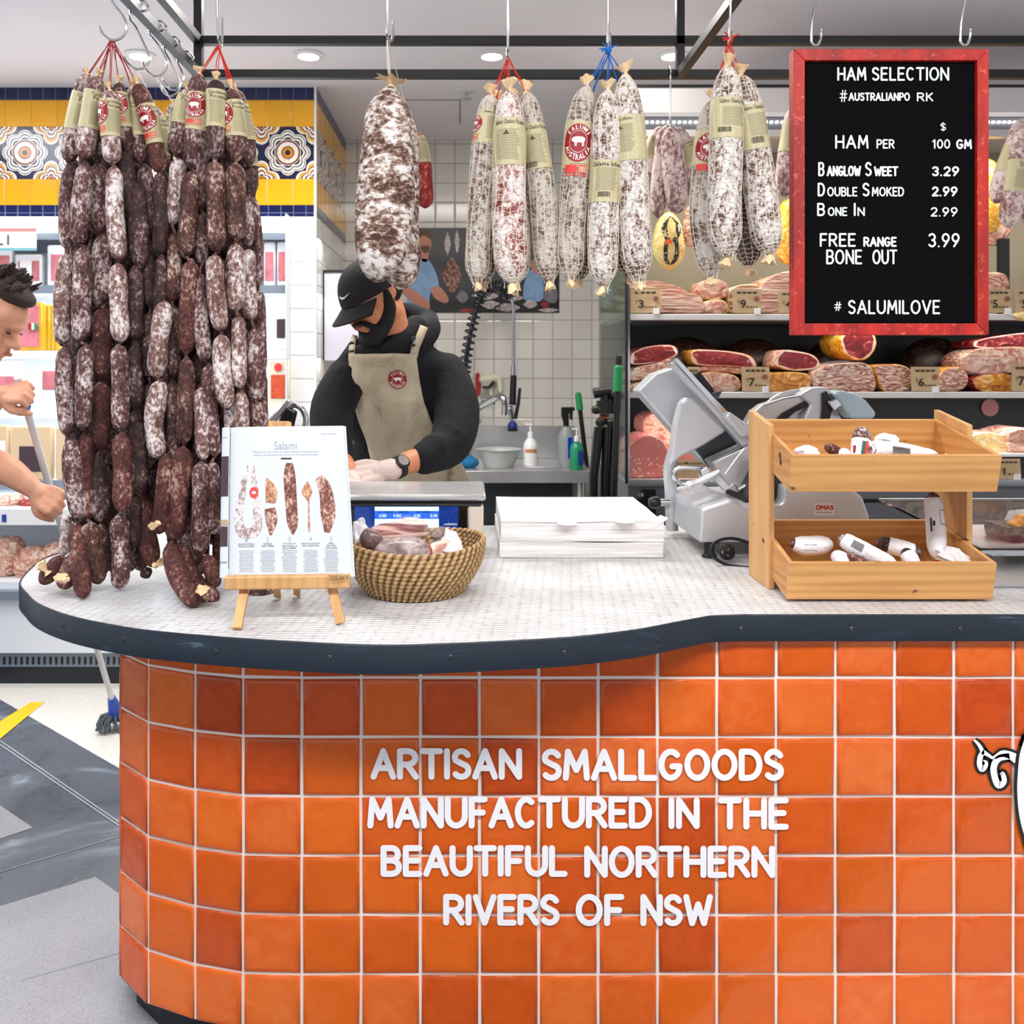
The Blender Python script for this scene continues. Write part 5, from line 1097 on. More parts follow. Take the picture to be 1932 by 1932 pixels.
hang('hanging_ham', 'small ham in netting hanging right of the labelled cheese', 'ham', [(1303, 388), (1304, 430), (1302, 468)], 3.86, 'pancetta', extra=lambda t_: 13+3*sin(t_*3))
hang('hanging_ham', 'large amber ham in netting beside the letter board frame', 'ham', [(1490, 376), (1490, 440), (1488, 500)], 3.9, 'orange_net', extra=lambda t_: 24+8*sin(t_*3))
hang('hanging_ham', 'amber ham in netting seen right of the letter board', 'ham', [(1864, 300), (1866, 370), (1868, 440)], 3.95, 'orange_net', extra=lambda t_: 22+6*sin(t_*3))
hang('hanging_ham', 'white fatted ham hanging lowest right of the letter board', 'ham', [(1894, 400), (1888, 430), (1866, 462)], 3.98, 'ham_pale', extra=lambda t_: 20)
# price cards
def card(x0, y0, x1, y1, price, label, D=3.60, head=None, z=None):
    r = MB(); dz = 0; r.mat('kraft').prism([at(x0, y1, D), at(x1, y1, D), at(x1, y0, D)+Vector((0, .008, 0)), at(x0, y0, D)+Vector((0, .008, 0))], (0, .0012, 0))
    e = D-.0015; w = x1-x0; hh = y1-y0
    r.mat('kraft_ink')
    if head: r.textpx(head, x0+w*.1, y0+hh*.10, x1-w*.1, y0+hh*.24, e, .01)
    else:
        for q in range(4): r.poly([at(x0+w*(.14+.18*q), y0+hh*.12, e), at(x0+w*(.28+.18*q), y0+hh*.12, e), at(x0+w*(.28+.18*q), y0+hh*.2, e), at(x0+w*(.14+.18*q), y0+hh*.2, e)][::-1])
    if price:
        r.textpx('$', x0+w*.16, y0+hh*.46, x0+w*.21, y0+hh*.62, e); r.textpx(price, x0+w*.24, y0+hh*.46, x0+w*.24+w*.15*len(price), y0+hh*.8, e, .02)
        for q in range(3): r.poly([at(x0+w*(.58+.1*q), y0+hh*.74, e), at(x0+w*(.65+.1*q), y0+hh*.74, e), at(x0+w*(.65+.1*q), y0+hh*.79, e), at(x0+w*(.58+.1*q), y0+hh*.79, e)][::-1])
    o = thing('price_card', label, 'price card', at((x0+x1)/2, y1, D), 'kraft price cards in the display case'); r.build('card', o, smooth=False)
    if price and x1 < 1925: s_ = MB(); s_.mat(simple('stamp_brown', (150, 84, 70), .8)); c_ = at(x1-w*.18, y0+hh*.42, e); s_.raw([c_+Vector((.011*cos(i*pi/8), 0, .011*sin(i*pi/8))) for i in range(16)], [tuple(range(16))]); s_.build('round_stamp', o, smooth=False)
    cx = x0+w*.82 if w > 50 else x0+w*.8
    c_ = MB(); c_.mat('white_plastic').bar(at(cx-5, 0, D).x, at(cx+6, 0, D).x, D-.006, D+.006, kc(y1+3), kc(y1-9)); c_.build('clip', o, smooth=False)
for a in ((1190, 545, 1248, 590, '3.', 'kraft card priced three dollars at the left of the top shelf'), (1383, 545, 1438, 590, '9.', 'kraft card priced nine dollars on the top shelf'), (1469, 548, 1522, 590, '4.', 'kraft card priced four dollars half hidden by the letter board'), (1862, 545, 1910, 590, '5.', 'kraft card priced five dollars just right of the letter board'), (1917, 545, 1965, 590, '5.', 'kraft card priced five dollars cut by the photo edge'),
          (1298, 692, 1321, 738, '', 'kraft card half hidden behind the slicer on the middle shelf'), (1400, 692, 1453, 738, '7.', 'kraft card priced seven dollars on the middle shelf'), (1720, 692, 1774, 738, '6.', 'kraft card priced six dollars on the middle shelf'), (1910, 686, 1960, 738, '7.', 'kraft card at the far right of the middle shelf'), (1883, 866, 1927, 903, '1.', 'kraft card priced one dollar on the bottom deck at the right')): card(*a)
card(1266, 868, 1336, 903, '', 'kraft card reading Plain Mortadella behind the slicer', head='Plain Mortadella')
# ================================================================ slicer
sl = thing('meat_slicer', 'cast aluminium meat slicer standing between the paper stack and the wooden rack', 'slicer', (.95, 2.7, 1))
def pr(name, m, pts, D, dep, bevel=.003, par=None, smooth=False):
    q = MB(); q.mat(m).prism([at(x, y, D) for x, y in pts], (0, dep, 0)); return q.build(name, par or sl, smooth=smooth, bevel=bevel)
pr('base_housing', 'cast_alu', [(1319, 1024), (1324, 962), (1330, 958), (1376, 944), (1386, 944), (1402, 955), (1474, 953), (1480, 946), (1482, 917), (1560, 917), (1606, 921), (1628, 938), (1641, 975), (1641, 1024)], 2.5, .40, .008)
pr('base_trim', 'case_dark', [(1484, 946), (1484, 880), (1440, 880), (1405, 948), (1474, 949)], 2.56, .2)
for x, d in ((1338, 2.52), (1610, 2.52), (1345, 2.86), (1590, 2.86)):
    c_ = at(x, 0, d); c_.z = 1.0; q = MB(); q.mat('black_rubber').lathe(c_, [(.021, 0), (.021, .004), (.015, .010), (.013, .045)], 18); q.build('foot', sl)
q = MB(); q.mat('cast_alu').tube(smooth_path([tuple(at(x, y, d)) for x, y, d in ((1268, 1001, 2.84), (1266, 930, 2.84), (1264, 880, 2.83), (1282, 828, 2.82), (1304, 790, 2.80))], 20), [.0205]*16+[.024, .028, .034, .036], 16, flat=.7); q.build('support_arm', sl)
q = MB(); q.mat('chrome').lathe(at(1252, 948, 2.82), [(.012, -.02), (.012, .02)], 14, Matrix.Rotation(pi/2, 3, 'Y').to_3x3()); q.build('arm_bolt', sl)
q = MB(); q.mat('black_plastic').lathe(at(1234, 948, 2.82), [(.014, -.016), (.02, -.006), (.02, .01), (.012, .02)], 14, Matrix.Rotation(pi/2, 3, 'Y').to_3x3()); q.build('arm_knob', sl)
pr('product_tray', 'cast_alu', [(1205, 738), (1238, 706), (1272, 694), (1284, 698), (1422, 838), (1404, 868), (1338, 880), (1300, 846), (1260, 800)], 2.80, .12, .006)
pr('tray_side', 'dark_steel', [(1310, 842), (1372, 812), (1408, 846), (1402, 868), (1338, 882)], 2.78, .02, .002)
pr('fence_plate', 'cast_alu', [(1284, 760), (1296, 750), (1308, 752), (1370, 814), (1326, 842), (1286, 862), (1262, 882), (1266, 860), (1274, 800)], 2.70, .05, .008)
pr('guide_rail', 'chrome', [(1272, 680), (1278, 674), (1405, 812), (1400, 822)], 2.68, .03, .002)
pr('guide_rail', 'cast_alu', [(1266, 686), (1272, 684), (1415, 834), (1402, 842)], 2.69, .05, .002)
q = MB(); q.mat('chrome').tube([tuple(at(x, y, 2.67)) for x, y in ((1266, 690), (1262, 684), (1272, 676), (1279, 676))], .003, 6); q.build('rail_hook', sl)
pr('grip_block', 'black_plastic', [(1310, 706), (1320, 700), (1344, 730), (1354, 748), (1346, 752)], 2.72, .05, .004)
pr('meat_grip', 'cast_alu', [(1366, 786), (1376, 776), (1418, 806), (1420, 822), (1402, 828)], 2.66, .05, .008)
pr('grip_lever', 'dark_steel', [(1343, 742), (1363, 737), (1352, 758)], 2.68, .02, .001)
pr('receiving_table', 'steel', [(1344, 872), (1412, 842), (1470, 838), (1470, 885), (1398, 928), (1378, 922)], 2.66, .10, .003)
pr('table_bracket', 'chrome', [(1372, 922), (1396, 930), (1432, 906), (1432, 900), (1394, 922), (1384, 912)], 2.62, .02, .003)
pr('clamp', 'chrome', [(1322, 888), (1334, 880), (1352, 900), (1346, 910), (1330, 906)], 2.60, .04, .003)
pr('clamp', 'cast_alu', [(1346, 902), (1356, 895), (1380, 922), (1368, 926)], 2.60, .04, .003)
q = MB(); q.mat('cast_alu').tube(smooth_path([tuple(at(x, y, 2.58)) for x, y in ((1294, 922), (1304, 914), (1322, 908), (1346, 896), (1358, 888))], 16), [.004, .010, .013, .014, .012, .010, .009, .009, .010, .011, .011, .010, .009, .008, .007, .005], 12); q.build('lever_handle', sl)
q = MB(); q.mat('chrome').tube(smooth_path([tuple(at(x, y, 2.66)) for x, y in ((1330, 884), (1290, 882), (1274, 888), (1272, 900), (1284, 912), (1300, 912))], 24), .007, 10); q.build('loop_handle', sl)
q = MB(); q.mat('chrome').tube([tuple(at(x, y, 2.62)) for x, y in ((1345, 872), (1372, 858), (1394, 846), (1404, 844))], .0022, 6).tube([tuple(at(x, y, 2.62)) for x, y in ((1404, 846), (1384, 872), (1368, 894))], .0018, 6); q.build('linkage_rod', sl)
T2 = MB(); T2.mat('steel').lathe(at(1505, 820, 2.74), [(.02, .0), (.14, .0), (.142, .004), (.14, .008), (.02, .012)], 48, Matrix.Rotation(pi/2, 3, 'X').to_3x3()); T2.build('blade_disc', sl)
pr('blade_cover', 'steel', [(1408, 800), (1420, 778), (1438, 764), (1480, 750), (1530, 742), (1520, 770), (1470, 806), (1440, 830), (1410, 830)], 2.70, .05, .006)
pr('cover_slot', 'black_plastic', [(1460, 796), (1476, 780), (1520, 756), (1540, 752), (1538, 760), (1500, 778), (1476, 798)], 2.692, .012, .001)
pr('sharpener_housing', 'cast_alu', [(1508, 745), (1532, 732), (1562, 730), (1570, 742), (1556, 760), (1548, 800), (1512, 800), (1530, 764)], 2.68, .09, .006)
pr('sharpener_gap', 'black_plastic', [(1552, 742), (1560, 738), (1574, 762), (1566, 790), (1552, 796)], 2.67, .03, .001)
pr('sharpener_clip', 'chrome', [(1562, 758), (1580, 752), (1590, 764), (1574, 776)], 2.655, .03, .003)
pr('knob_arm', simple('pale_blue', (178, 198, 208), .4), [(1572, 742), (1586, 736), (1612, 742), (1636, 756), (1655, 780), (1650, 790), (1606, 790)], 2.66, .07, .010)
q = MB(); q.mat('white_plastic').prism([at(x, y, 2.499) for x, y in ((1536, 973), (1575, 973), (1575, 950), (1536, 950))], (0, .001, 0)); q.mat(simple('omas_red', (206, 20, 26), .5)).strokes('OMAS', 1539, 953, 1573, 962, 2.4985, 1.9, .0002); q.mat('kraft_ink').textpx('food machinery', 1541, 965, 1569, 969, 2.4982); q.build('maker_plate', sl, smooth=False)
cd_ = thing('power_cord', 'black power cord looping on the counter in front of the slicer', 'cord', at(1380, 1060, 2.42))
q = MB(); q.mat('black_rubber'); pts = [at(x, y, d) for x, y, d in ((1440, 1036, 2.47), (1412, 1024, 2.46), (1384, 1016, 2.45), (1358, 1019, 2.44), (1342, 1032, 2.42), (1346, 1050, 2.42), (1368, 1064, 2.415), (1400, 1070, 2.40), (1440, 1071, 2.39))]
q.tube(smooth_path([tuple(p) for p in pts], 40), .0045, 8); q.build('cable', cd_)
q = MB(); c_ = at(1371, 1041, 2.44); RX = Matrix.Rotation(pi/2, 3, 'X').to_3x3(); q.mat('black_rubber').lathe(c_, [(.012, -.03), (.02, -.02), (.022, 0), (.022, .008), (.019, .010)], 22, RX)
q.mat('chrome')
for x, y, a in ((1362, 1041, 0), (1373, 1036, .6), (1372, 1047, -1.0)): q.box(at(x, y, 2.425), (.0022, .014, .008), Matrix.Rotation(a, 3, 'Y').to_3x3())
q.build('plug', cd_)
# ================================================================ paper stack
t = NT('paper_white'); v = t.coord((1, 1, 40)); t.set('Base Color', t.ramp(t.noise(v, 5, 4), [(.35, lin((214, 212, 212))), (.6, lin((242, 240, 240)))])); t.set('Roughness', .7); t.bump(t.noise(v, 20, 3), .001)
t = NT('paper_top'); v = t.coord(); tc = t.add('ShaderNodeSeparateXYZ', inp={0: v}); t.set('Base Color', lin((232, 230, 230))); t.set('Roughness', .6); t.bump(t.noise(v, 12, 3), .004)
for k, (z0, z1, dx, lb) in enumerate(((1.0005, 1.046, 0, 'lower thick pad of white wrapping paper on the counter'), (1.047, 1.102, .004, 'upper pad of wrapping paper printed with faint oval logos'))):
    xs0, xs1, y0, y1 = .087+dx, .553+dx*.3, 2.508-(.004 if k else 0), 2.985
    ps = thing('paper_pad', lb, 'paper', ((xs0+xs1)/2, 2.75, z0), 'pads of white wrapping paper')
    mb = MB(); mb.mat('paper_white'); nx, nz = 24, 5
    def wav(u, v, k=k): return Vector((xs0+(xs1-xs0)*u, y0+.004*sin(9*v+u*4+k)*.6-.003*v, z0+(z1-z0)*v+(.0025*sin(u*7+k*2) if v > .9 else 0)))
    mb.grid(wav, nx, nz)
    mb.mat('paper_top').grid(lambda u, v: Vector((xs0+(xs1-xs0)*u, y0-.003+(y1-y0)*v, z1+.0025*sin(u*7+k*2)*(1-v*.6)+.0015*sin(v*9+u*3))), nx, 20)
    mb.mat('paper_white')
    for xx in (xs0, xs1): mb.raw([(xx, y0-.003, z0), (xx, y1, z0), (xx, y1, z1+.001), (xx, y0-.003, z1+.0005)], [(0, 1, 2, 3)])
    mb.raw([(xs0, y1, z0), (xs1, y1, z0), (xs1, y1, z1), (xs0, y1, z1)], [(0, 1, 2, 3)]); mb.raw([(xs0, y0, z0), (xs1, y0, z0), (xs1, y1, z0), (xs0, y1, z0)], [(0, 1, 2, 3)])
    mb.build('sheets', ps)
    if k:
        q = MB(); q.mat(simple('faint_logo', (222, 210, 210), .7))
        for (x, y) in ((1075, 944), (985, 944), (1170, 944), (1120, 968), (1000, 968), (1210, 968), (1070, 985), (1180, 985)):
            q = MB(); q.mat('faint_logo'); c_ = onz(x, y, z1+.003); q.raw([(lambda X, Y: Vector((X, Y, z1+.0006+.0025*sin((X-xs0)/(xs1-xs0)*7+k*2)*(1-(Y-y0+.003)/(y1-y0)*.6)+.0015*sin((Y-y0+.003)/(y1-y0)*9+(X-xs0)/(xs1-xs0)*3))))(c_.x+.028*cos(i*pi/10), c_.y+.028*sin(i*pi/10)) for i in range(20)], [tuple(range(20))]); q.build('printed_logo', ps, smooth=False)
        q = MB(); q.mat('paper_white').raw([(xs1-.03, y0-.004, z1-.02), (xs1+.012, y0-.006, z1+.012), (xs1+.002, y0+.05, z1+.012), (xs1-.02, y0+.04, z1+.002)], [(0, 1, 2, 3)]); q.build('lifted_corner', ps, solid=.0006)
# ================================================================ wooden rack
wood('pine_x', (212, 160, 98), (164, 110, 58), 0); wood('pine_y', (206, 150, 88), (158, 102, 52), 1); wood('pine_z', (216, 166, 110), (176, 122, 70), 2)
rk = thing('wooden_rack', 'two-tier pine display rack with slanting trays standing on the counter', 'rack', (.98, 2.2, 1))
def board(name, m, P, off, par): q = MB(); q.mat(m).prism(P, off); return q.build(name, par, smooth=False, bevel=.0012)
for x, lb in ((.7325, 'upright'), (1.2175, 'upright')):
    board(lb, 'pine_z', [Vector((x, 2.152, 1.0)), Vector((x, 2.305, 1.0)), Vector((x, 2.305, 1.432)), Vector((x, 2.152, 1.402))], (.0142, 0, 0), rk)
def tray(nm, zf, zb, yf, yb, hh, bot):
    x0, x1, th = .7475, 1.2165, .011; r = bpy.data.objects.new(nm, None); r.location = (x0, yf, bot); link(r, rk)
    V = lambda x, y, z: Vector((x, y, z))
    if yf < 2.14: xf0, xf1 = x0-.012, x1-.004
    up = Vector((0, (yb-yf), zb-zf)).normalized(); nz = Vector((0, -up.z, up.y))
    def pt(x, s_, h_): return Vector((x, yf, zf))+up*s_-nz*(hh-h_) if False else Vector((x, yf, zf))+up*s_+nz*(h_-hh)
    L = sqrt((yb-yf)**2+(zb-zf)**2)
    board('tray_front', 'pine_x', [pt(xf0, 0, 0), pt(xf1, 0, 0), pt(xf1, 0, hh), pt(xf0, 0, hh)], up*th, r)
    board('tray_back', 'pine_x', [pt(x0, L-th, 0), pt(x1, L-th, 0), pt(x1, L-th, hh), pt(x0, L-th, hh)], up*th, r)
    for xx in (xf0, xf1-th): 
        xb = x0 if xx == xf0 else x1-th
        board('tray_side', 'pine_y', [pt(xx, th, 0), pt(xb, L-th, 0), pt(xb, L-th, hh), pt(xx, th, hh)], (th, 0, 0), r)
    board('tray_bottom', 'pine_x', [pt(x0+.002, th, .002), pt(x1-.012, th, .002), pt(x1-.012, L-th, .002), pt(x0+.002, L-th, .002)], nz*.006, r)
    return pt
PU = tray('upper_tray', 1.343, 1.409, 2.0, 2.285, .088, 1.25); PL_ = tray('lower_tray', 1.094, 1.148, 2.02, 2.29, .090, 1.0)
simple('knot_dark', (96, 54, 26), .6)
# goods in the trays
t = NT('wrap_white'); v = t.coord(); n = t.noise(v, 60, 3, .6); t.set('Base Color', lin((238, 236, 240))); t.set('Roughness', .55); t.bump(n, .004)
def stick(label, pts, r, m, paper=None, group='paper wrapped salami sticks in the rack', marks=None, seed=0):
    P = [at(*p) for p in pts]; T = Tube(P, r, 22, seed=seed, seg=16, wob=.03); o = thing('salami_stick', label, 'salami', P[-1], group)
    mb = MB(); T.mesh(mb, m, 16); mb.build('sausage', o)
    if paper:
        t0, t1 = paper; mb = MB(); mb.mat('wrap_white'); s_ = 20; rws = 14; rn = random.Random(seed)
        mb.raw([T.surf(t0+(t1-t0)*i/rws, 2*pi*j/s_, .0012+rn.uniform(0, .0012)) for i in range(rws+1) for j in range(s_)], [(i*s_+j, i*s_+(j+1) % s_, (i+1)*s_+(j+1) % s_, (i+1)*s_+j) for i in range(rws) for j in range(s_)])
        mb.build('paper_wrap', o, angle=25)
        q = MB(); up = 1 if T.B[11].z > 0 or T.B[11].x > 0 else -1
        for (m_, a0, a1, l0, l1) in (marks or ()):
            q.mat(m_); k = 5; q.raw([T.surf(t0+(t1-t0)*(l0+(l1-l0)*i), (a0+(a1-a0)*j/k), .0035) for i in (0, 1) for j in range(k+1)], [(j, j+1, k+2+j, k+1+j) for j in range(k)])
        if marks: q.build('printed_marks', o, smooth=False)
    return o
def crumple(name, label, c, r, m='wrap_white', seed=0, group=None, cat='paper'):
    rn = random.Random(seed); mb = MB(); mb.mat(m).ell(c, r, Euler((rn.uniform(-.3, .3), rn.uniform(-.3, .3), rn.uniform(0, 3))).to_matrix(), 14, 9)
    c = Vector(c); mb.v = [c+(p-c)*rn.uniform(.82, 1.14) for p in mb.v]; return tag(mb.build(name, None, angle=18), label, cat, group)
bars = [('ink', -.5+.12*i, -.44+.12*i, .25, .45) for i in range(9)]
stick('upright salami stick leaning in the upper tray with green and red label', [(1628, 806, 2.15), (1624, 840, 2.13), (1618, 885, 2.11)], .0205, 'cure_pink', (.40, 1), marks=[('stamp_red', -.3, .0, .1, .55), (simple('label_green', (20, 80, 60), .5), .0, .35, .12, .6), ('logo_red', .9, 1.2, .3, .8)], seed=201)
stick('dark red dried sausage tip poking out in the upper tray', [(1560, 842, 2.10), (1574, 850, 2.12), (1610, 872, 2.15)], .013, 'cure_red', seed=202)
crumple('wrapped_sausage', 'crumpled white paper parcel at the left of the upper tray', at(1521, 858, 2.12), (.026, .03, .022), seed=3, group='crumpled paper parcels in the rack')
stick('paper wrapped sausage with barcode lying under the crumpled paper', [(1640, 848, 2.10), (1680, 850, 2.12), (1740, 862, 2.14), (1770, 868, 2.15)], .022, 'cure_pink', (.02, 1), marks=[('ink', -2+.05*i*2, -1.95+.05*i*2, .18, .30) for i in range(8)]+bars, seed=204)
crumple('wrapped_sausage', 'tallest crumpled white paper parcel in the upper tray', at(1672, 842, 2.15), (.035, .03, .030), seed=5, group='crumpled paper parcels in the rack')
crumple('wrapped_sausage', 'small white paper twist left of the upright stick', at(1592, 862, 2.11), (.014, .02, .020), seed=6, group='crumpled paper parcels in the rack')
stick('small orange sausage end at the right of the upper tray', [(1750, 866, 2.08), (1776, 866, 2.10), (1800, 870, 2.13)], .012, 'cure_red', (.55, 1), seed=207)
stick('white wrapped stick lying at the left of the lower tray', [(1492, 1024, 2.16), (1520, 1030, 2.16), (1570, 1026, 2.17)], .0225, 'cure_pink', (.12, .96), marks=[('ink', -.3, -.26, .3, .6), ('ink', .26, .3, .3, .6)], seed=208)
stick('mouldy topped stick lying diagonally across the lower tray', [(1582, 1012, 2.12), (1612, 1030, 2.10), (1690, 1070, 2.08)], .0195, 'cure_white', (.24, 1), marks=bars[:7], seed=209)
stick('white wrapped stick in front of the diagonal one in the lower tray', [(1572, 1042, 2.10), (1590, 1060, 2.08), (1606, 1078, 2.07)], .019, 'cure_pink', (.0, .9), seed=210)
stick('dark red sausage piece at the front of the lower tray', [(1592, 1048, 2.08), (1620, 1064, 2.065), (1650, 1074, 2.06)], .017, 'cure_red', seed=211)
stick('mouldy dark stick with a paper tail at the back of the lower tray', [(1652, 1022, 2.2), (1690, 1032, 2.18), (1740, 1046, 2.16)], .019, 'cure_dark', (.35, .8), seed=212)
stick('short stick with dark tip in the middle of the lower tray', [(1706, 1036, 2.12), (1716, 1052, 2.1), (1730, 1072, 2.08)], .017, 'cure_dark', (.35, 1), seed=213)
stick('tall paper wrapped stick standing upright in the lower tray', [(1759, 928, 2.22), (1764, 980, 2.2), (1769, 1056, 2.17)], .0205, 'cure_dark', (.16, 1), marks=[('ink', -.7, -.66, .25, .5), ('ink', -.1, -.06, .25, .5), ('ink', -.7, -.06, .25, .26), ('ink', -.7, -.06, .49, .5), ('ink', .5, .7, .45, .52), ('ink', .8, .95, .4, .6)], seed=214)
crumple('wrapped_sausage', 'crumpled white paper parcel right of the tall stick in the lower tray', at(1800, 1056, 2.13), (.045, .03, .026), seed=15, group='crumpled paper parcels in the rack')
crumple('wrapped_sausage', 'smaller paper parcel at the right end of the lower tray', at(1832, 1058, 2.14), (.022, .03, .022), seed=16, group='crumpled paper parcels in the rack')
crumple('sausage_packet', 'shiny dark red packet under the paper in the lower tray', at(1768, 1064, 2.07), (.013, .012, .009), m=simple('red_gloss', (130, 12, 24), .15), seed=17, cat='packet')
# ================================================================ deli cabinet at the far right
dc = thing('glass_cabinet', 'low curved glass food cabinet at the far right behind the rack', 'cabinet', at(1900, 1120, 2.2))
xa = at(1848, 0, 2.2).x
q = MB(); q.mat('glass').bar(xa-.02, 2.6, 2.16, 2.166, 1.001, at(0, 1040, 2.16).z, .002); q.build('glass_front', dc)
q = MB(); q.mat('steel').bar(xa-.01, 2.6, 2.17, 2.7, 1.001, 1.012); q.build('steel_floor', dc, smooth=False)
q = MB(); q.mat('glass').prism([Vector((xa-.02, 2.16, at(0, 1040, 2.16).z)), Vector((xa-.02, 2.7, at(0, 1030, 2.16).z+.03)), Vector((2.6, 2.7, at(0, 1030, 2.16).z+.03)), Vector((2.6, 2.16, at(0, 1040, 2.16).z))], (0, 0, .006)); q.build('glass_top', dc)
q = MB(); q.mat('chrome').bar(xa-.02, 2.6, 2.156, 2.172, at(0, 1044, 2.16).z, at(0, 1038, 2.16).z); q.build('edge_strip', dc, smooth=False)
fp = thing('food_tray', 'orange cooked food in a black tray at the right photo edge', 'food', at(1925, 1026, 2.45))
q = MB(); zt = H-(1026-CY)/F*2.45; c_ = at(1940, 1026, 2.45); q.mat('black_plastic').prism([at(x, y, 2.45) for x, y in ((1906, 1026), (1960, 1026), (1964, 998), (1901, 998))], (0, .12, 0)); q.build('tray', fp, smooth=False, bevel=.003)
me = blob([('e', at(1915, 992, 2.5), (.02, .03, .014)), ('e', at(1930, 984, 2.5), (.02, .03, .02)), ('e', at(1946, 992, 2.5), (.025, .03, .016))], .004, 3); mesh_obj('filling', me, 'ham_rind', fp)
q = MB(); q.mat('white_plastic').prism([at(x, y, 2.58) for x, y in ((1896, 1026), (1896, 985), (1904, 966), (1960, 960), (1960, 1026))], (0, .003, 0)); q.build('paper_liner', fp, smooth=False)
q = MB(); q.mat('steel').bar(at(1850, 0, 2.4).x, 2.6, 2.35, 2.7, zt-.012, zt-.001); tag(q.build('steel_ledge', None, smooth=False), 'steel ledge carrying the black food tray', 'ledge')
# ================================================================ counter scale
sc = thing('counter_scale', 'electronic counter scale with a steel platter and blue lit display', 'scale', (-.16, 2.55, 1))
xs0, xs1, ys0, ys1 = -.375, .040, 2.43, 2.70
q = MB(); q.mat('white_plastic').bar(xs0+.01, xs1-.002, ys0+.012, ys1, 1.03, 1.158, .01); q.mat('black_plastic').bar(xs0+.02, xs1-.02, ys0+.02, ys1-.01, 1.012, 1.034); q.build('housing', sc)
q = MB(); q.mat(simple('beige_plastic', (206, 196, 184), .4)).bar(-.004, xs1, ys0, ys0+.03, 1.05, 1.163, .006); q.build('side_cap', sc)
q = MB(); q.mat(simple('glossy_black', (8, 9, 13), .08)).bar(xs0+.012, -.004, ys0, ys0+.02, 1.012, 1.163, .003); q.build('display_bezel', sc)
q = MB(); q.mat('dark_steel').bar(xs0+.012, xs1-.006, ys0-.002, ys0+.02, 1.158, 1.166, .002); q.build('bezel_strip', sc)
t = NT('screen_blue'); t.set('Base Color', (0, .01, .05, 1)); t.set('Emission Color', lin((8, 48, 130))); t.set('Emission Strength', .9); t.set('Roughness', .1)
t = NT('screen_lit'); t.set('Base Color', (0, 0, 0, 1)); t.set('Emission Color', lin((196, 226, 255))); t.set('Emission Strength', 1.4)
t = NT('screen_mid'); t.set('Base Color', (0, 0, 0, 1)); t.set('Emission Color', lin((36, 96, 210))); t.set('Emission Strength', 1.2)
def px_quad(mb, m, x0, y0, x1, y1, D): return mb.mat(m).poly([at(x0, y1, D), at(x1, y1, D), at(x1, y0, D), at(x0, y0, D)])
q = MB(); px_quad(q, 'screen_blue', 669, 956, 865, 1010, ys0-.0006); px_quad(q, 'screen_lit', 707, 956, 828, 1006, ys0-.001); px_quad(q, 'screen_mid', 707, 964, 828, 979, ys0-.0014)
q.mat('screen_lit')
for w_, x0, x1 in (('0.000', 715, 729), ('0.000', 742, 757), ('0.00', 781, 793), ('0.00', 812, 825)): q.textpx(w_, x0, 970, x1, 976, ys0-.0018, .01)
q.mat('screen_blue')
for x0, x1 in ((714, 718), (726, 742), (752, 772), (785, 792), (795, 812)): px_quad(q, 'screen_blue', x0, 965, x1, 967, ys0-.0018)
q.build('display_screen', sc, smooth=False)['label'] = 'glowing blue display reading zeros'
q = MB(); q.mat('logo_white').textpx('wedderburn', 838, 986, 862, 991, ys0-.001); q.build('maker_name', sc, smooth=False)
zp = 1.183
q = MB(); q.mat('steel'); ring = [Vector((xs0-.006, ys0-.012, 0)), Vector((xs1+.006, ys0-.012, 0)), Vector((xs1+.006, ys1+.008, 0)), Vector((xs0-.006, ys1+.008, 0))]
q.box(((xs0+xs1)/2, (ys0+ys1)/2, zp), (xs1-xs0+.012, ys1-ys0+.02, .017), None, .006); q.build('platter', sc)
q = MB(); q.mat('black_plastic').bar(xs0+.01, xs1-.004, ys0+.006, ys1-.006, 1.163, zp-.008); q.build('platter_support', sc, smooth=False)
for x in (xs0+.04, xs1-.03):
    for y in (ys0+.03, ys1-.03): q = MB(); q.mat('black_rubber').lathe((x, y, 1.0), [(.014, 0), (.016, .006), (.012, .014)], 14); q.build('foot', sc)
# ================================================================ woven basket
bk = thing('woven_basket', 'round woven seagrass basket filled with vacuum packed meats', 'basket', (-.133, 2.15, 1)); BC = Vector((-.133, 2.15, 1))
t = NT('seagrass'); v = t.coord(); n = t.noise(v, 90, 4, .7); at2 = t.add('ShaderNodeAttribute', attribute_name='twist'); f = t.math('ADD', t.math('MULTIPLY', n, .6), t.math('MULTIPLY', at2.outputs['Fac'], .4))
t.set('Base Color', t.ramp(f, [(.3, lin((66, 44, 24))), (.52, lin((146, 110, 68))), (.75, lin((204, 172, 124)))])); t.set('Roughness', .75); t.bump(n, .0012)
q = MB(); q.mat('seagrass'); tw = []; NC = 12; NS = 264; SG = 8
for c_ in range(NC):
    u = c_/(NC-1); R0 = .118+.050*sin(min(1, u*1.1)*pi/2); z = .007+u*.112; ph = c_*2.4
    for i in range(NS):
        a = 2*pi*i/NS
        zz_ = z+.006*sin(2*a+1.2)*u
        for k in range(SG):
            b = 2*pi*k/SG; l = abs(sin((a*27+ph)-b*.5)); rr = .0064*(.66+.44*l)
            q.v.append(BC+Vector(((R0+rr*cos(b))*cos(a), (R0+rr*cos(b))*sin(a), zz_+rr*sin(b)*1.12))); tw.append(l)
    o = c_*NS*SG
    for i in range(NS):
        for k in range(SG):
            q.f.append((o+i*SG+k, o+i*SG+(k+1) % SG, o+((i+1) % NS)*SG+(k+1) % SG, o+((i+1) % NS)*SG+k)); q.m.append(0)
ob = q.build('woven_wall', bk, angle=80); aa = ob.data.attributes.new('twist', 'FLOAT', 'POINT'); aa.data.foreach_set('value', tw)
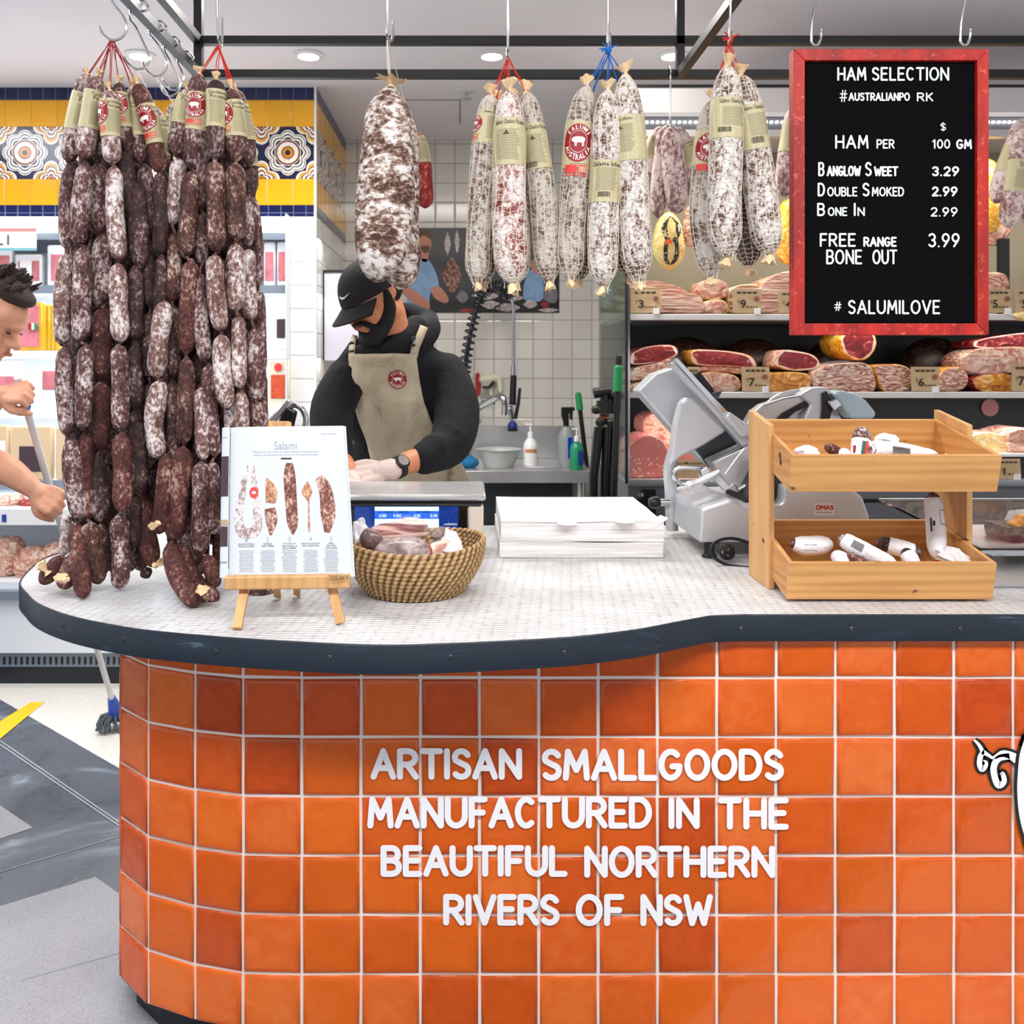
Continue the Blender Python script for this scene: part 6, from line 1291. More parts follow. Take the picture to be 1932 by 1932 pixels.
q = MB(); q.mat('seagrass').lathe(BC+Vector((0, 0, .002)), [(.122, 0), (.122, .008), (.001, .008)], 40); q.build('woven_bottom', bk)
GB = 'vacuum packs in the basket'
def pack(name, label, cat, pts, D0, D1, th, m, seed, sheet=None):
    """a bent slab of meat (pixel path) under clear film"""
    P = smooth_path([tuple(at(x, y, D0+(D1-D0)*i/(len(pts)-1))) for i, (x, y) in enumerate(pts)], 20); T = Tube(P, th, 20, seed=seed, seg=18, wob=.07, flat=.55)
    r = thing(name, label, cat, P[0], GB); mb = MB(); T.mesh(mb, m, 18); mb.build('meat', r)
    rn = random.Random(seed); mb = MB(); mb.mat('film'); s_ = 14; rws = 12
    mb.raw([T.surf(-.0+i/rws, 2*pi*j/s_, .003+rn.uniform(0, .004)) for i in range(rws+1) for j in range(s_)], [(i*s_+j, i*s_+(j+1) % s_, (i+1)*s_+(j+1) % s_, (i+1)*s_+j) for i in range(rws) for j in range(s_)]); mb.build('film', r, angle=20)
    if sheet:
        mb = MB(); mb.mat('film'); A = [at(*p) for p in sheet]; mb.grid(lambda u, v: (A[0]*(1-u)+A[1]*u)*(1-v)+(A[3]*(1-u)+A[2]*u)*v+Vector((rn.uniform(-.002, .002), rn.uniform(-.003, .003), rn.uniform(-.002, .002))), 6, 5); mb.build('film_flap', r, angle=20)
    return r, T
pack('pancetta_pack', 'striped slab of vacuum packed pancetta on top of the basket', 'meat', [(694, 1018), (730, 1012), (770, 1004), (806, 990)], 2.13, 2.11, .032, meat('belly', [(70, 24, 20), (140, 56, 50), (226, 180, 166), (244, 216, 204)], 10, 1.2, .25, (.5, .5, 5)), 1, [(800, 978, 2.12), (824, 982, 2.1), (836, 1016, 2.08), (800, 1010, 2.08)])
pack('smoked_meat_pack', 'dark vacuum packed meat at the left of the basket', 'meat', [(682, 1030), (700, 1020), (722, 1016)], 2.09, 2.08, .030, meat('dark_slab', [(40, 20, 16), (84, 48, 40), (120, 80, 70), (150, 110, 100)], 12, 2, .2), 2)
pack('smallgoods_pack', 'vacuum pack with a round red and white badge at the front of the basket', 'meat', [(706, 1046), (760, 1040), (812, 1048)], 2.045, 2.045, .034, meat('grey_slab', [(60, 44, 42), (120, 100, 96), (170, 150, 146), (206, 190, 186)], 12, 2, .2), 3)
r = bpy.data.objects['smallgoods_pack']; Mb = MB(); c_ = at(778, 1040, 2.05); ux = Vector((1, .1, -.05)).normalized(); uy = Vector((0, .75, .66)).normalized()
logo(Mb, lambda x, y, l: c_+ux*x*1.3+uy*y+Vector((0, -l*2, l*2)), .036); 
Mb.build('round_badge', r)['label'] = 'red badge with white pig'
pack('pale_meat_pack', 'pinkish vacuum packed meat under film right of the badge', 'meat', [(806, 1046), (836, 1038), (852, 1030)], 2.07, 2.12, .026, 'ham_pale', 4)
pack('brown_meat_pack', 'brown vacuum packed meat at the back of the basket', 'meat', [(818, 1018), (836, 1010), (848, 1008)], 2.2, 2.22, .026, 'dark_slab', 5)
def sheet(label, pts, m, seed, cat='bag', D=None, name='plastic_bag'):
    rn = random.Random(seed); A = [at(*p) for p in pts]; mb = MB(); mb.mat(m)
    off = [[Vector((rn.uniform(-.002, .002), rn.uniform(-.006, .006), rn.uniform(-.002, .002))) for _ in range(8)] for _ in range(8)]
    mb.grid(lambda u, v: (A[0]*(1-u)+A[1]*u)*(1-v)+(A[3]*(1-u)+A[2]*u)*v+off[int(round(v*6))][int(round(u*6))], 6, 6); o = mb.build(name, None, angle=25, solid=.0006); return tag(o, label, cat, 'bag corners sticking out of the basket')
simple('milky_film', (226, 226, 230), .25, alpha=.75)
sheet('milky plastic bag corner standing up at the right of the basket', [(842, 996, 2.14), (862, 1004, 2.12), (878, 1042, 2.06), (826, 1040, 2.08)], 'milky_film', 1)
sheet('clear bag corner with a blue tint standing up beside the magazine', [(664, 988, 2.16), (684, 974, 2.17), (696, 1000, 2.14), (668, 1030, 2.10)], 'milky_film', 2)
# ================================================================ easel and magazine
ez = thing('table_easel', 'small wooden table easel holding the salami magazine', 'easel', at(540, 1180, 1.84))
wood('easel_wood', (206, 160, 106), (172, 124, 74), 2, knots=False)
def stickbar(nm, p, qq, w, t_, m='easel_wood'): q = MB(); q.mat(m).beam(p, qq, w, t_, up=Vector((0, -1, .1))); return q.build(nm, ez, smooth=False, bevel=.001)
q = MB(); q.mat('easel_wood'); a, b = at(425, 1099, 1.865), at(661, 1096, 1.87); q.beam(a, b, .022, .028, bev=.003); q.build('shelf_bar', ez, smooth=False)
q = MB(); q.mat('ink').text('mont marte', lambda x, y: at(621+36*x, 1091.5-7*y-3*x*0, 1.8517)+Vector((0, 0, 0)), .01); q.beam(at(622, 1095, 1.8516), at(650, 1092, 1.8516), .0008, .0006); q.build('maker_mark', ez, smooth=False)
for x0, y0, d0, x1, y1 in ((462, 1110, 1.88, 447, 1186), (626, 1106, 1.885, 643, 1176)):
    f_ = onz(x1, y1, 1.003); stickbar('front_leg', at(x0, y0, d0), f_, .020, .011)
stickbar('back_leg', at(520, 1100, 2.0), onz(524, 1126, 1.004), .016, .008); stickbar('back_leg', at(562, 1098, 2.0), onz(560, 1122, 1.004), .016, .008)
for x0, x1 in ((524, 514), (550, 544)): stickbar('back_slat', at(x0, 1100, 1.93), at(x1, 797, 2.03), .014, .008)
stickbar('top_bar', at(506, 802, 2.03), at(546, 803, 2.03), .02, .008)
BL, BR_, TL, TR = at(430, 1090, 1.880), at(665, 1088, 1.892), at(434, 806, 1.965), at(648, 803, 1.978)
mg = thing('open_magazine', 'open magazine showing a page of five salamis on the little easel', 'magazine', (BL+BR_)/2)
nrm = (BR_-BL).cross(TL-BL).normalized(); nrm = -nrm if nrm.y > 0 else nrm
def pg_(u, v, l=0): return BL*(1-u)*(1-v)+BR_*u*(1-v)+TR*u*v+TL*(1-u)*v+nrm*(l+.006*(1-min(1, u/.12))**2*-1+.0012*sin(u*5))
def ppx(x, y, l=0):
    v = (1089-y)/284.5; xl = 430+4*v; xr = 665-17*v; return pg_((x-xl)/(xr-xl), v, l)
simple('page_white', (206, 213, 220), .3)
simple('page_grey', (150, 158, 168), .4)
q = MB(); q.mat('page_white').grid(lambda u, v: pg_(u, v), 16, 6).grid(lambda u, v: pg_(u, v, -.003), 16, 6).grid(lambda u, v: pg_(u*1.015+.004, v, -.006), 16, 6)
for v in (0, 1): q.raw([pg_(i/16, v, l) for l in (0, -.006) for i in range(17)], [(i, i+1, 18+i, 17+i) for i in range(16)])
q.raw([pg_(1, 0), pg_(1, 1), pg_(1, 1, -.006), pg_(1, 0, -.006)], [(0, 1, 2, 3)]); q.build('right_page', mg)
# left page rolls away behind
def lp(u, v): 
    a = u*pi*.9; c_ = BL.lerp(TL, v)+nrm*-.006; return c_+Vector((-.0205*sin(a), 0, 0))*1.0+nrm*(.006-.012*(1-cos(a)))
q = MB(); q.mat('page_white').grid(lp, 14, 1)
for m_, v0, v1 in (('plum', .53, .80), ('tan', .335, .375), ('plum', .20, .33)):
    simple('plum', (66, 48, 56), .4); simple('tan', (176, 150, 124), .4); q.mat(m_).grid(lambda u, v, v0=v0, v1=v1: lp(.02+u*.9, v0+(v1-v0)*v)+nrm*.0006+Vector((-.0006, 0, 0)), 14, 1)
q.build('left_page', mg)
q = MB(); q.mat('ink').text('ELBOURNE', lambda x, y: lp(.42-.38*x, .092+.012*y)+nrm*.0008+Vector((-.0005, 0, 0))); q.mat('page_grey').text('RESIDENCE', lambda x, y: lp(.5-.4*x, .925+.01*y)+nrm*.0008+Vector((-.0005, 0, 0))); q.build('left_page_print', mg, smooth=False)
def ptext(s_, x0, y0, x1, y1, m='ink', b=0): q = MB(); q.mat(m).text(s_, lambda x, y: ppx(x0+(x1-x0)*x, y1+(y0-y1)*y, .0006), b); return q
q = ptext('Salami', 517, 834, 560, 850, 'page_grey'); q.v += []; q.build('title', mg, smooth=False)
q = MB()
for s_, x0, y0, x1, y1, m_ in (('Whether you eat it sliced or cooked, these five Australian pork', 476, 852, 601, 857, 'page_grey'), ('salamis are top picks from the world of preserved meats.', 478, 858, 600, 863, 'page_grey'), ('Pick of a kind', 606, 818, 634, 822, 'page_grey')):
    q.mat(m_).text(s_, lambda x, y: ppx(x0+(x1-x0)*x, y1+(y0-y1)*y, .0006))
q.mat('ink').raw([ppx(x, y, .0006) for x, y in ((530, 869), (550, 869), (550, 866), (530, 866))], [(0, 1, 2, 3)])
q.build('intro_text', mg, smooth=False)
for i, (x, hd) in enumerate(((465, ('SALUMI AUSTRALIA', 'SALSICCIA SARDA')), (505, ('DE PALMA', 'GHOST PEPPER')), (546, ('LP\'S QUALITY', 'MEATS GARLIC &', 'BLACK PEPPER')), (586, ('PINO\'S DOLCE VITA', 'PINO FIORE MISTA')), (625, ('BORGO', 'PINK PORK', 'SAFE SALAMI')))):
    q = MB(); q.mat('page_grey').text(str(i+1), lambda a, b: ppx(x-2+4*a, 1024-9*b, .0006)); q.mat('ink')
    for j, l_ in enumerate(hd): q.text(l_, lambda a, b: ppx(x-len(l_)+2*len(l_)*a, 1029.5-3+j*4.2+3-3*b, .0006))
    rn = random.Random(i)
    for j in range(14):
        y = 1040+j*2.9; w = rn.uniform(11, 15); q.mat('page_grey').raw([ppx(a, b, .0006) for a, b in ((x-w, y+1), (x+w, y+1), (x+w, y), (x-w, y))], [(0, 1, 2, 3)])
    q.build('caption_column', mg, smooth=False)
def pic(lb, path, wid, m, extra=None):
    P = smooth_path([p+(w,) for p, w in zip(path, wid)], len(path)*6); L, R_ = [], []
    for i, (x, y, w) in enumerate(P):
        x2, y2, _ = P[min(i+1, len(P)-1)]; x1, y1, _ = P[max(i-1, 0)]; l = sqrt((x2-x1)**2+(y2-y1)**2) or 1
        L.append(ppx(x-(y2-y1)/l*w, y+(x2-x1)/l*w, .0007)); R_.append(ppx(x+(y2-y1)/l*w, y-(x2-x1)/l*w, .0007))
    q = MB(); q.mat(m); n = len(L); q.raw(L+R_, [(i, i+1, n+i+1, n+i) for i in range(n-1)])
    if extra: extra(q)
    q.build('printed_picture', mg, smooth=False)['label'] = lb
mottled('print_white', (96, 66, 62), (180, 160, 158), (236, 234, 238), .50, scale=220, coarse=60, bump=0)
mottled('print_brown', (80, 40, 34), (140, 88, 76), (208, 180, 164), .53, scale=200, coarse=50, bump=0)
mottled('print_orange', (120, 60, 40), (176, 118, 90), (216, 176, 144), .50, scale=220, coarse=60, bump=0)
def bad(q):
    q.mat('stamp_red').raw([ppx(479+8.5*cos(i*pi/8), 932+11*sin(i*pi/8), .0009) for i in range(16)], [tuple(range(16))])
    q.mat('page_white').raw([ppx(479+4.2*cos(i*pi/8), 932+3*sin(i*pi/8), .001) for i in range(16)], [tuple(range(16))])
pic('printed U shaped white salami', [(470, 876), (462, 900), (456, 940), (450, 980), (456, 1004), (470, 1008), (484, 1000), (486, 970), (480, 920), (478, 878)], [1, 5, 6, 8, 10, 10, 9, 8, 6, 1], 'print_white', bad)
pic('printed sliced salami', [(503, 904), (508, 918), (512, 934), (510, 952)], [1, 8, 11, 9], 'print_orange'); pic('printed salami half', [(509, 962), (512, 985), (511, 1012)], [10, 11, 2], 'print_brown')
pic('tall printed salami', [(546, 876), (546, 900), (549, 950), (552, 990), (553, 1012)], [6, 11, 11, 10, 1], 'print_brown')
pic('printed wooden spoon', [(580, 912), (579, 930), (581, 944), (582, 950), (583, 1006)], [1, 10, 4, 1.5, 2], 'print_orange')
pic('printed netted salami', [(600, 904), (609, 916), (616, 940), (619, 975), (617, 1008)], [7, 11, 13, 14, 5], 'print_brown')
# metal appliance half hidden behind magazine
hp = thing('steel_appliance', 'steel and black appliance with a curved tube handle behind the magazine', 'appliance', at(545, 1000, 2.75))
q = MB(); q.mat('steel').beam(at(508, 800, 2.7), at(548, 756, 2.7), .03, .02, bev=.004); q.build('steel_bar', hp)
q = MB(); q.mat('black_plastic').prism([at(x, y, 2.68) for x, y in ((518, 806), (540, 768), (556, 778), (548, 812))], (0, .05, 0)); q.build('black_block', hp, smooth=False, bevel=.004)
q = MB(); q.mat('chrome').tube(smooth_path([tuple(at(x, y, 2.7)) for x, y in ((544, 770), (556, 764), (570, 772), (577, 790), (575, 812), (574, 850))], 24), .009, 10); q.build('tube_handle', hp)
q = MB(); q.mat('dark_steel').bar(at(505, 0, 2.75).x, at(590, 0, 2.75).x, 2.66, 2.86, 1.001, at(0, 840, 2.7).z, .01); q.build('body', hp)
# ================================================================ sink corner
ZS = .95; YS = 5.0
sk = thing('sink_bench', 'stainless steel sink bench against the tiled back wall', 'sink', (0, 5.3, 0))
X0, X1 = XR+.02, .70
q = MB(); q.mat('steel').bar(X0, X1, YS, YB-.004, ZS-.07, ZS, .004); q.build('bench_top', sk)
q = MB(); q.mat('steel').bar(X0, X1-.02, YB-.03, YB-.004, ZS, 1.16, .003); q.build('splashback', sk)
q = MB(); q.mat('dark_steel').bar(X0, X1-.1, YS+.12, YB-.02, .12, ZS-.07); q.build('cupboard', sk, smooth=False)
q = MB(); q.mat('steel').tube([(X1-.06, YS+.05, 0), (X1-.06, YS+.05, ZS-.07)], .02, 14); q.build('leg', sk)
q = MB(); q.mat('steel').bar(at(990, 0, 5.1).x, at(1056, 0, 5.1).x, 5.03, 5.25, ZS+.0, ZS+.018, .003); q.build('basin_rim', sk)
# taps and hose
tp_ = thing('rinse_tap', 'tall spring rinse tap with a black trigger spray head over the sink', 'tap', at(882, 885, 5.45))
q = MB(); q.mat('chrome').tube([at(876, 878, 5.5), at(876, 700, 5.5)], .014, 12).lathe(at(876, 712, 5.5), [(.03, -.03), (.03, .03)], 14).tube([at(876, 830, 5.5), at(876, 760, 5.5)], .02, 12); q.build('riser', tp_)
q = MB(); q.mat('chrome').tube(smooth_path([tuple(at(x, y, d)) for x, y, d in ((878, 800, 5.4), (884, 780, 5.35), (905, 768, 5.3), (938, 750, 5.25), (950, 752, 5.22), (953, 765, 5.22), (952, 783, 5.22))], 28), .021, 12); q.tube([at(880, 812, 5.42), at(884, 860, 5.42)], .02, 12); q.build('swivel_spout', tp_)
q = MB(); q.mat('dark_steel'); C0 = smooth_path([tuple(at(x, y, 5.4)) for x, y in ((877, 702), (882, 660), (892, 610), (903, 570), (918, 548), (940, 540), (957, 548), (964, 562))], 110); P, T_, N_, B_2 = frames(C0)
q.tube(smooth_path([tuple(p) for p in C0], 60), .014, 8); q.build('hose', tp_)
q = MB(); q.mat('dark_steel'); sp_ = []; k = 0
for i in range(0, 109):
    for j in range(6):
        f_ = j/6; a = 2*pi*(i+f_)*.26; c_ = P[i].lerp(P[i+1], f_); sp_.append(c_+(N_[i]*cos(a)+B_2[i]*sin(a))*.034)
q.tube(sp_, .0055, 5); q.build('coil_spring', tp_)
q = MB(); q.mat('chrome').tube([at(964, 560, 5.4), at(969, 580, 5.4), at(969, 690, 5.4), at(969, 705, 5.4)], .011, 10); q.tube([at(969, 690, 5.4), at(968, 708, 5.4)], .016, 10); q.build('hose_end', tp_)
q = MB(); q.mat('black_rubber').tube([at(969, 708, 5.4), at(967, 764, 5.4)], [.019, .021], 12); q.tube([at(981, 732, 5.38), at(978, 760, 5.38), at(972, 790, 5.38)], [.009, .011, .012], 10); q.build('spray_grip', tp_)
q = MB(); q.mat('chrome').tube([at(962, 766, 5.4), at(966, 792, 5.4)], [.018, .014], 10).ell(at(961, 772, 5.38), .02); q.mat(simple('blue_plastic', (24, 52, 140), .4)).lathe(at(967, 806, 5.4), [(.030, -.006), (.032, .004), (.026, .022), (.012, .04)], 16); q.mat('black_rubber').lathe(at(967, 808, 5.4), [(.03, -.018), (.03, -.002)], 16); q.build('spray_nozzle', tp_)
# tools on the wall
wt = thing('wall_tools', 'red handled tool and white gloves hanging on the tiled wall beside the tap', 'gloves', at(915, 790, YB-.01))
q = MB(); q.mat(simple('tool_red', (170, 24, 28), .45)).prism([at(x, y, YB-.03) for x, y in ((897, 706), (903, 702), (908, 716), (905, 750), (897, 750))], (0, .02, 0)); q.mat('white_plastic').tube([at(902, 748, YB-.03), at(902, 790, YB-.03)], [.014, .022], 10); q.build('red_handle', wt)
me = blob([('c', [at(912, 716, YB-.05), at(940, 712, YB-.05)], [.03, .025]), ('c', [at(914, 716, YB-.05), at(912, 738, YB-.05)], [.018, .014]), ('c', [at(924, 716, YB-.05), at(927, 746, YB-.05)], [.018, .012]), ('c', [at(942, 714, YB-.05), at(944, 738, YB-.05)], [.022, .018])], .008, 3); mesh_obj('white_gloves', me, simple('cream', (226, 220, 196), .6), wt)
q = MB(); q.mat('black_plastic').tube(smooth_path([tuple(at(x, y, YB-.09)) for x, y in ((910, 730), (922, 730), (928, 724), (932, 720))], 12), .010, 8); q.tube([at(910, 756, YB-.03), at(934, 762, YB-.05)], .006, 6); q.build('wall_hook', wt)
# bottles
def bottle(nm, lb, px, py0, py1, D, prof, m, cap=None, cat='bottle', cm='white_plastic', extra=None):
    c_ = at(px, 0, D); c_.z = ZS+.001; Hh = (py1-py0)/F*D; o = thing(nm, lb, cat, c_)
    q = MB(); q.mat(m).lathe(c_, [(r_*Hh, h_*Hh) for r_, h_ in prof], 22); q.build('bottle_body', o)
    if cap: q = MB(); q.mat(cm); cap(q, c_, Hh); q.build('pump_top', o)
    if extra: extra(o, c_, Hh)
bp = [(.15, 0), (.16, .02), (.16, .48), (.13, .58), (.06, .66), (.05, .68)]
def pump(q, c_, Hh): q.lathe(c_, [(.065*Hh, .67*Hh), (.065*Hh, .78*Hh), (.02*Hh, .80*Hh), (.02*Hh, .97*Hh)], 14); q.box(c_+Vector((-.04*Hh, 0, .96*Hh)), (.16*Hh, .05*Hh, .035*Hh))
def lab(m, z0, z1, r0, a0=-.9, a1=.9):
    def f_(o, c_, Hh):
        q = MB(); q.mat(m).grid(lambda u, v: c_+Vector((sin(a0+(a1-a0)*u)*r0*Hh*1.02, -cos(a0+(a1-a0)*u)*r0*Hh*1.02, (z0+(z1-z0)*v)*Hh)), 8, 1); q.build('bottle_label', o)
    return f_
bottle('soap_bottle', 'white pump bottle with an orange band on the sink bench', 1001, 795, 880, 5.15, bp, 'white_plastic', pump, extra=lab(simple('label_orange', (206, 130, 100), .5), .34, .42, .16))
simple('clear_grey', (170, 176, 178), .15, alpha=.6)
def trig(q, c_, Hh): q.lathe(c_, [(.05*Hh, .68*Hh), (.05*Hh, .76*Hh)], 12); q.prism([c_+Vector((x*Hh, -.02, z*Hh)) for x, z in ((-.08, .86), (-.08, 1.0), (.14, 1.0), (.14, .94), (.11, .94), (.10, .78), (.06, .80), (.06, .88), (.04, .90), (.04, .76), (-.05, .76))], (0, .04, 0))
bottle('spray_bottle', 'clear trigger spray bottle with a dark label on the sink bench', 1068, 772, 884, 5.2, [(.13, 0), (.14, .02), (.14, .5), (.1, .6), (.045, .68)], 'clear_grey', trig, cm='black_plastic', extra=lab('screen_blue', .15, .5, .145, 0.1, .9))
bottle('sanitiser_bottle', 'green liquid pump bottle with a blue label on the sink bench', 1088, 806, 886, 5.05, bp, simple('green_liquid', (34, 150, 104), .1, alpha=.9), pump, extra=lab(simple('label_blue', (20, 60, 150), .5), .12, .45, .165, 0.1, 1.3))
c_ = at(941, 0, 5.2); c_.z = ZS+.001; q = MB(); q.mat(simple('frost_plastic', (190, 194, 190), .4)).lathe(c_, [(.085, 0), (.10, .03), (.128, .10), (.14, .105), (.122, .098), (.08, .006)], 28); tag(q.build('mixing_bowl', None), 'translucent white mixing bowl on the sink bench', 'bowl')
c_ = at(885, 0, 5.15); c_.z = ZS; me = blob([('e', c_+Vector((0, 0, .03)), (.06, .05, .035)), ('e', c_+Vector((-.02, 0, .06)), (.04, .03, .025))], .01, 2); tag(mesh_obj('cleaning_cloth', me, simple('cloth_blue', (10, 110, 160), .8)), 'blue cleaning cloth on the bench behind the butcher', 'cloth')
# broom handles and tripod
def handle(lb, p, q_, r_, gl, cat='broom'):
    o = thing('broom_handle', lb, cat, q_, 'black and green handles'); d = (Vector(q_)-Vector(p)); m = MB(); m.mat('black_plastic').tube([p, q_], r_, 12); m.build('shaft', o)
    m = MB(); m.mat(simple('grip_green', (20, 140, 80), .45)).tube([Vector(p)+d*gl[0], Vector(p)+d*gl[1]], [r_*1.35, r_*1.5], 12).ell(Vector(p)+d*gl[0], r_*1.4); m.build('green_grip', o); return o
handle('leaning black stick with a green top beside the spray bottle', at(1091, 746, 5.35), at(1108, 886, 5.3), .014, (.0, .2))
handle('black broom stick with a bright green grip in front of the display case side', at(1168, 672, 3.40), Vector((at(1136, 0, 3.5).x, 3.44, .0)), .013, (.03, .085))
tr3 = thing('camera_tripod', 'folded black tripod standing beside the display case', 'tripod', (at(1142, 0, 3.5).x, 3.5, 0))
q = MB(); q.mat('black_plastic').tube([at(1120, 742, 3.5), at(1150, 738, 3.5)], [.021, .019], 12).ell(at(1162, 745, 3.5), (.03, .03, .03)).tube([at(1142, 745, 3.5), at(1140, 800, 3.5)], .018, 12).ell(at(1124, 773, 3.46), (.018, .02, .018)).box(at(1148, 768, 3.5), (.09, .05, .05)).ell(at(1132, 797, 3.46), .019).ell(at(1152, 798, 3.46), .018); q.build('pan_head', tr3)
q = MB(); q.mat(simple('orange_ring', (210, 80, 30), .5)).lathe(at(1140, 786, 3.5), [(.019, -.006), (.019, .0)], 14).lathe(at(1140, 780, 3.5), [(.019, -.002), (.019, .002)], 14); q.build('orange_band', tr3)
for x, dx in ((1124, -4), (1140, 2), (1156, -2)):
    q = MB(); q.mat('black_plastic').tube([at(x+6, 806, 3.5), at(x+dx, 900, 3.5), Vector((at(x+dx-4, 0, 3.5).x, 3.5, .0))], [.020, .018, .012], 12); q.build('leg', tr3)
# wall cabinet
wc = thing('wall_cabinet', 'pale lilac wall panel with a black edge behind the butcher', 'panel', (XR, 4.9, 1.3))
z0, z1 = H-(680-CY)/F*4.81, H-(510-CY)/F*4.81; x1 = at(720, 0, 4.81).x
q = MB(); q.mat(simple('lilac', (206, 204, 218), .4)).bar(XR+.002, x1, 4.812, 4.90, z0, z1); q.build('panel', wc, smooth=False)
q = MB(); q.mat('black_steel').bar(XR+.002, x1, 4.806, 4.812, z1-.012, z1+.002).bar(at(610, 0, 4.8).x-.004, at(610, 0, 4.8).x+.004, 4.804, 4.812, z0, z1); q.build('edge_strip', wc, smooth=False)
# ================================================================ poster
po = thing('wall_poster', 'photo poster on the tiled wall of men behind a table of hams', 'poster', at(920, 590, YB-.006))
simple('poster_black', (10, 9, 11), .35); PD = YB-.006
q = MB(); q.mat('poster_black').prism([at(785, 590, PD), at(1055, 590, PD), at(1055, 430, PD), at(785, 430, PD)], (0, .004, 0)); q.build('print', po, smooth=False)
simple('shirt_blue', (132, 168, 206), .5, var=.15, vs=30); simple('print_skin', (196, 130, 104), .5, var=.1, vs=40); simple('print_hair', (90, 56, 34), .5); simple('print_red', (150, 30, 30), .5); simple('print_grey', (120, 118, 124), .5, var=.3, vs=30)
def shp(m, pts, k): 
    P = smooth_path(list(pts)+[pts[0]], 24)[:-1]; q.mat(m).raw([at(x, y, PD-.0006*k) for x, y in P], [tuple(range(len(P)))])
q = MB()
shp('shirt_blue', [(768, 560), (776, 500), (796, 488), (812, 494), (824, 520), (828, 545), (812, 552), (806, 590), (770, 590)], 1); shp('print_skin', [(812, 545), (828, 540), (846, 562), (840, 572), (820, 562)], 2); shp('print_skin', [(752, 545), (766, 540), (806, 566), (808, 584), (780, 572)], 3)
shp('print_skin', [(789, 448), (800, 440), (812, 448), (813, 466), (804, 478), (792, 472)], 2); shp('print_hair', [(787, 452), (792, 436), (806, 434), (815, 444), (812, 452), (800, 444)], 3); shp('print_skin', [(794, 472), (808, 472), (806, 492), (796, 492)], 1); shp('print_hair', [(792, 466), (800, 463), (811, 465), (806, 477), (798, 476)], 3)
shp('shirt_blue', [(988, 540), (996, 515), (1010, 505), (1022, 520), (1024, 565), (990, 566)], 1); shp('print_skin', [(1000, 500), (1006, 490), (1014, 512), (1008, 516)], 2); shp('print_grey', [(1026, 540), (1046, 535), (1052, 560), (1046, 572), (1026, 566)], 2)
for x, y, a, b, m_ in ((844, 460, 6, 22, 'print_white'), (862, 455, 5, 22, 'print_white'), (852, 520, 18, 34, 'print_brown'), (872, 560, 12, 12, 'print_grey'), (915, 558, 26, 8, 'print_white'), (925, 575, 20, 8, 'print_white'), (955, 580, 26, 8, 'print_white'), (880, 586, 16, 4, 'print_red'), (1000, 574, 14, 8, 'print_white'), (1028, 574, 9, 7, 'print_red'), (968, 562, 20, 6, 'print_white'), (1034, 585, 20, 4, 'print_white'), (940, 545, 8, 8, 'print_skin')):
    shp(m_, [(x-a, y), (x, y-b), (x+a, y), (x, y+b)], 2)
q.build('printed_figures', po, smooth=False)
# ================================================================ chilled wall cabinet (left)
YL = 4.24; YU = 4.6; XB = (548-CX)/F*YU; XA = -3.9
cw = thing('chilled_cabinet', 'long bright open chilled cabinet under the tiled header on the left', 'display case', (-2.4, 4.6, 0))
def cpart(name, m, *a): q = MB(); q.mat(m).bar(*a); return q.build(name, cw, smooth=False)
kl = lambda py, d=YL: H-(py-CY)/F*d
simple('cab_white', (230, 234, 240), .4); simple('cab_grey', (120, 132, 146), .4)
cpart('base_panel', 'cab_white', XA, XB, YL, YL+.3, kl(1232), kl(1130)); cpart('bumper', 'cab_grey', XA, XB, YL-.03, YL+.02, kl(1130), kl(1113))
q = MB(); q.mat('cab_grey').bar(XA, XB, YL+.03, YL+.05, kl(1262), kl(1232)); q.mat('black_steel')
for i in range(60): q.bar(-2.4+i*.028, -2.4+i*.028+.010, YL+.026, YL+.031, kl(1262)+.012, kl(1262)+.048)
q.build('vent_grille', cw, smooth=False)
cpart('kick_panel', 'kick_navy', XA, XB, YL+.04, YL+.08, .002, kl(1262))
cpart('lower_panel', 'cab_white', XA, XB, YL+.25, 5.2, .05, kl(1120)); 
cpart('back_panel', 'cab_white', XA, XB, 5.18, 5.22, kl(1120), 2.33); cpart('end_panel', 'cab_white', XB-.006, XB-.001, YU-.1, 5.2, kl(1120), 2.326)
cpart('canopy', 'cab_grey', XA, XB, YU, 5.2, kl(452, YU), kl(440, YU)); q = MB(); q.mat('led_cool').bar(XA, XB, YU-.01, YU+.05, kl(436, YU), kl(412, YU)); q.build('canopy_lamp', cw, smooth=False)
for py, d0 in ((541, YU), (664, YU-.05), (776, YU-.08), (908, YU-.12)):
    z = kl(py, d0); cpart('shelf', 'cab_white', XA, XB-.007, d0, 5.18, z-.014, z); cpart('shelf_lip', 'cab_grey' if py in (541, 908) else 'white_plastic', XA, XB-.007, d0-.02, d0, z-.035, z+.006)
    q = MB(); q.mat('led_cool').bar(XA, XB-.01, d0+.01, d0+.03, z-.022, z-.015); q.build('shelf_lamp', cw, smooth=False)
    area('chiller_light', (-1.9, d0+.12, z-.03), 2.4, 6, (.93, .97, 1), sy=.08)
area('chiller_light', (-1.9, YU+.1, kl(440, YU)-.02), 2.4, 12, (.93, .97, 1), sy=.08)
cpart('well_tray', 'cab_white', XA, XB, YL+.02, 5.1, kl(1113)-.01, kl(1100)); cpart('price_rail', 'white_plastic', XA, XB, YL+.02, YL+.03, kl(992), kl(962)); q = MB(); q.mat('label_blue').bar(at(0, 0, YL).x, at(8, 0, YL).x, YL+.016, YL+.02, kl(986), kl(972)); q.build('price_tag', cw, smooth=False)
simple('pack_pink', (206, 120, 130), .25, var=.25, vs=14); simple('pack_clear', (226, 230, 236), .15); simple('tray_gold', (206, 160, 30), .25, var=.2, vs=9, sc=(1, 1, .1)); simple('kraft_light', (214, 188, 150), .7); simple('meat_orange', (206, 84, 50), .4, var=.2, vs=60)
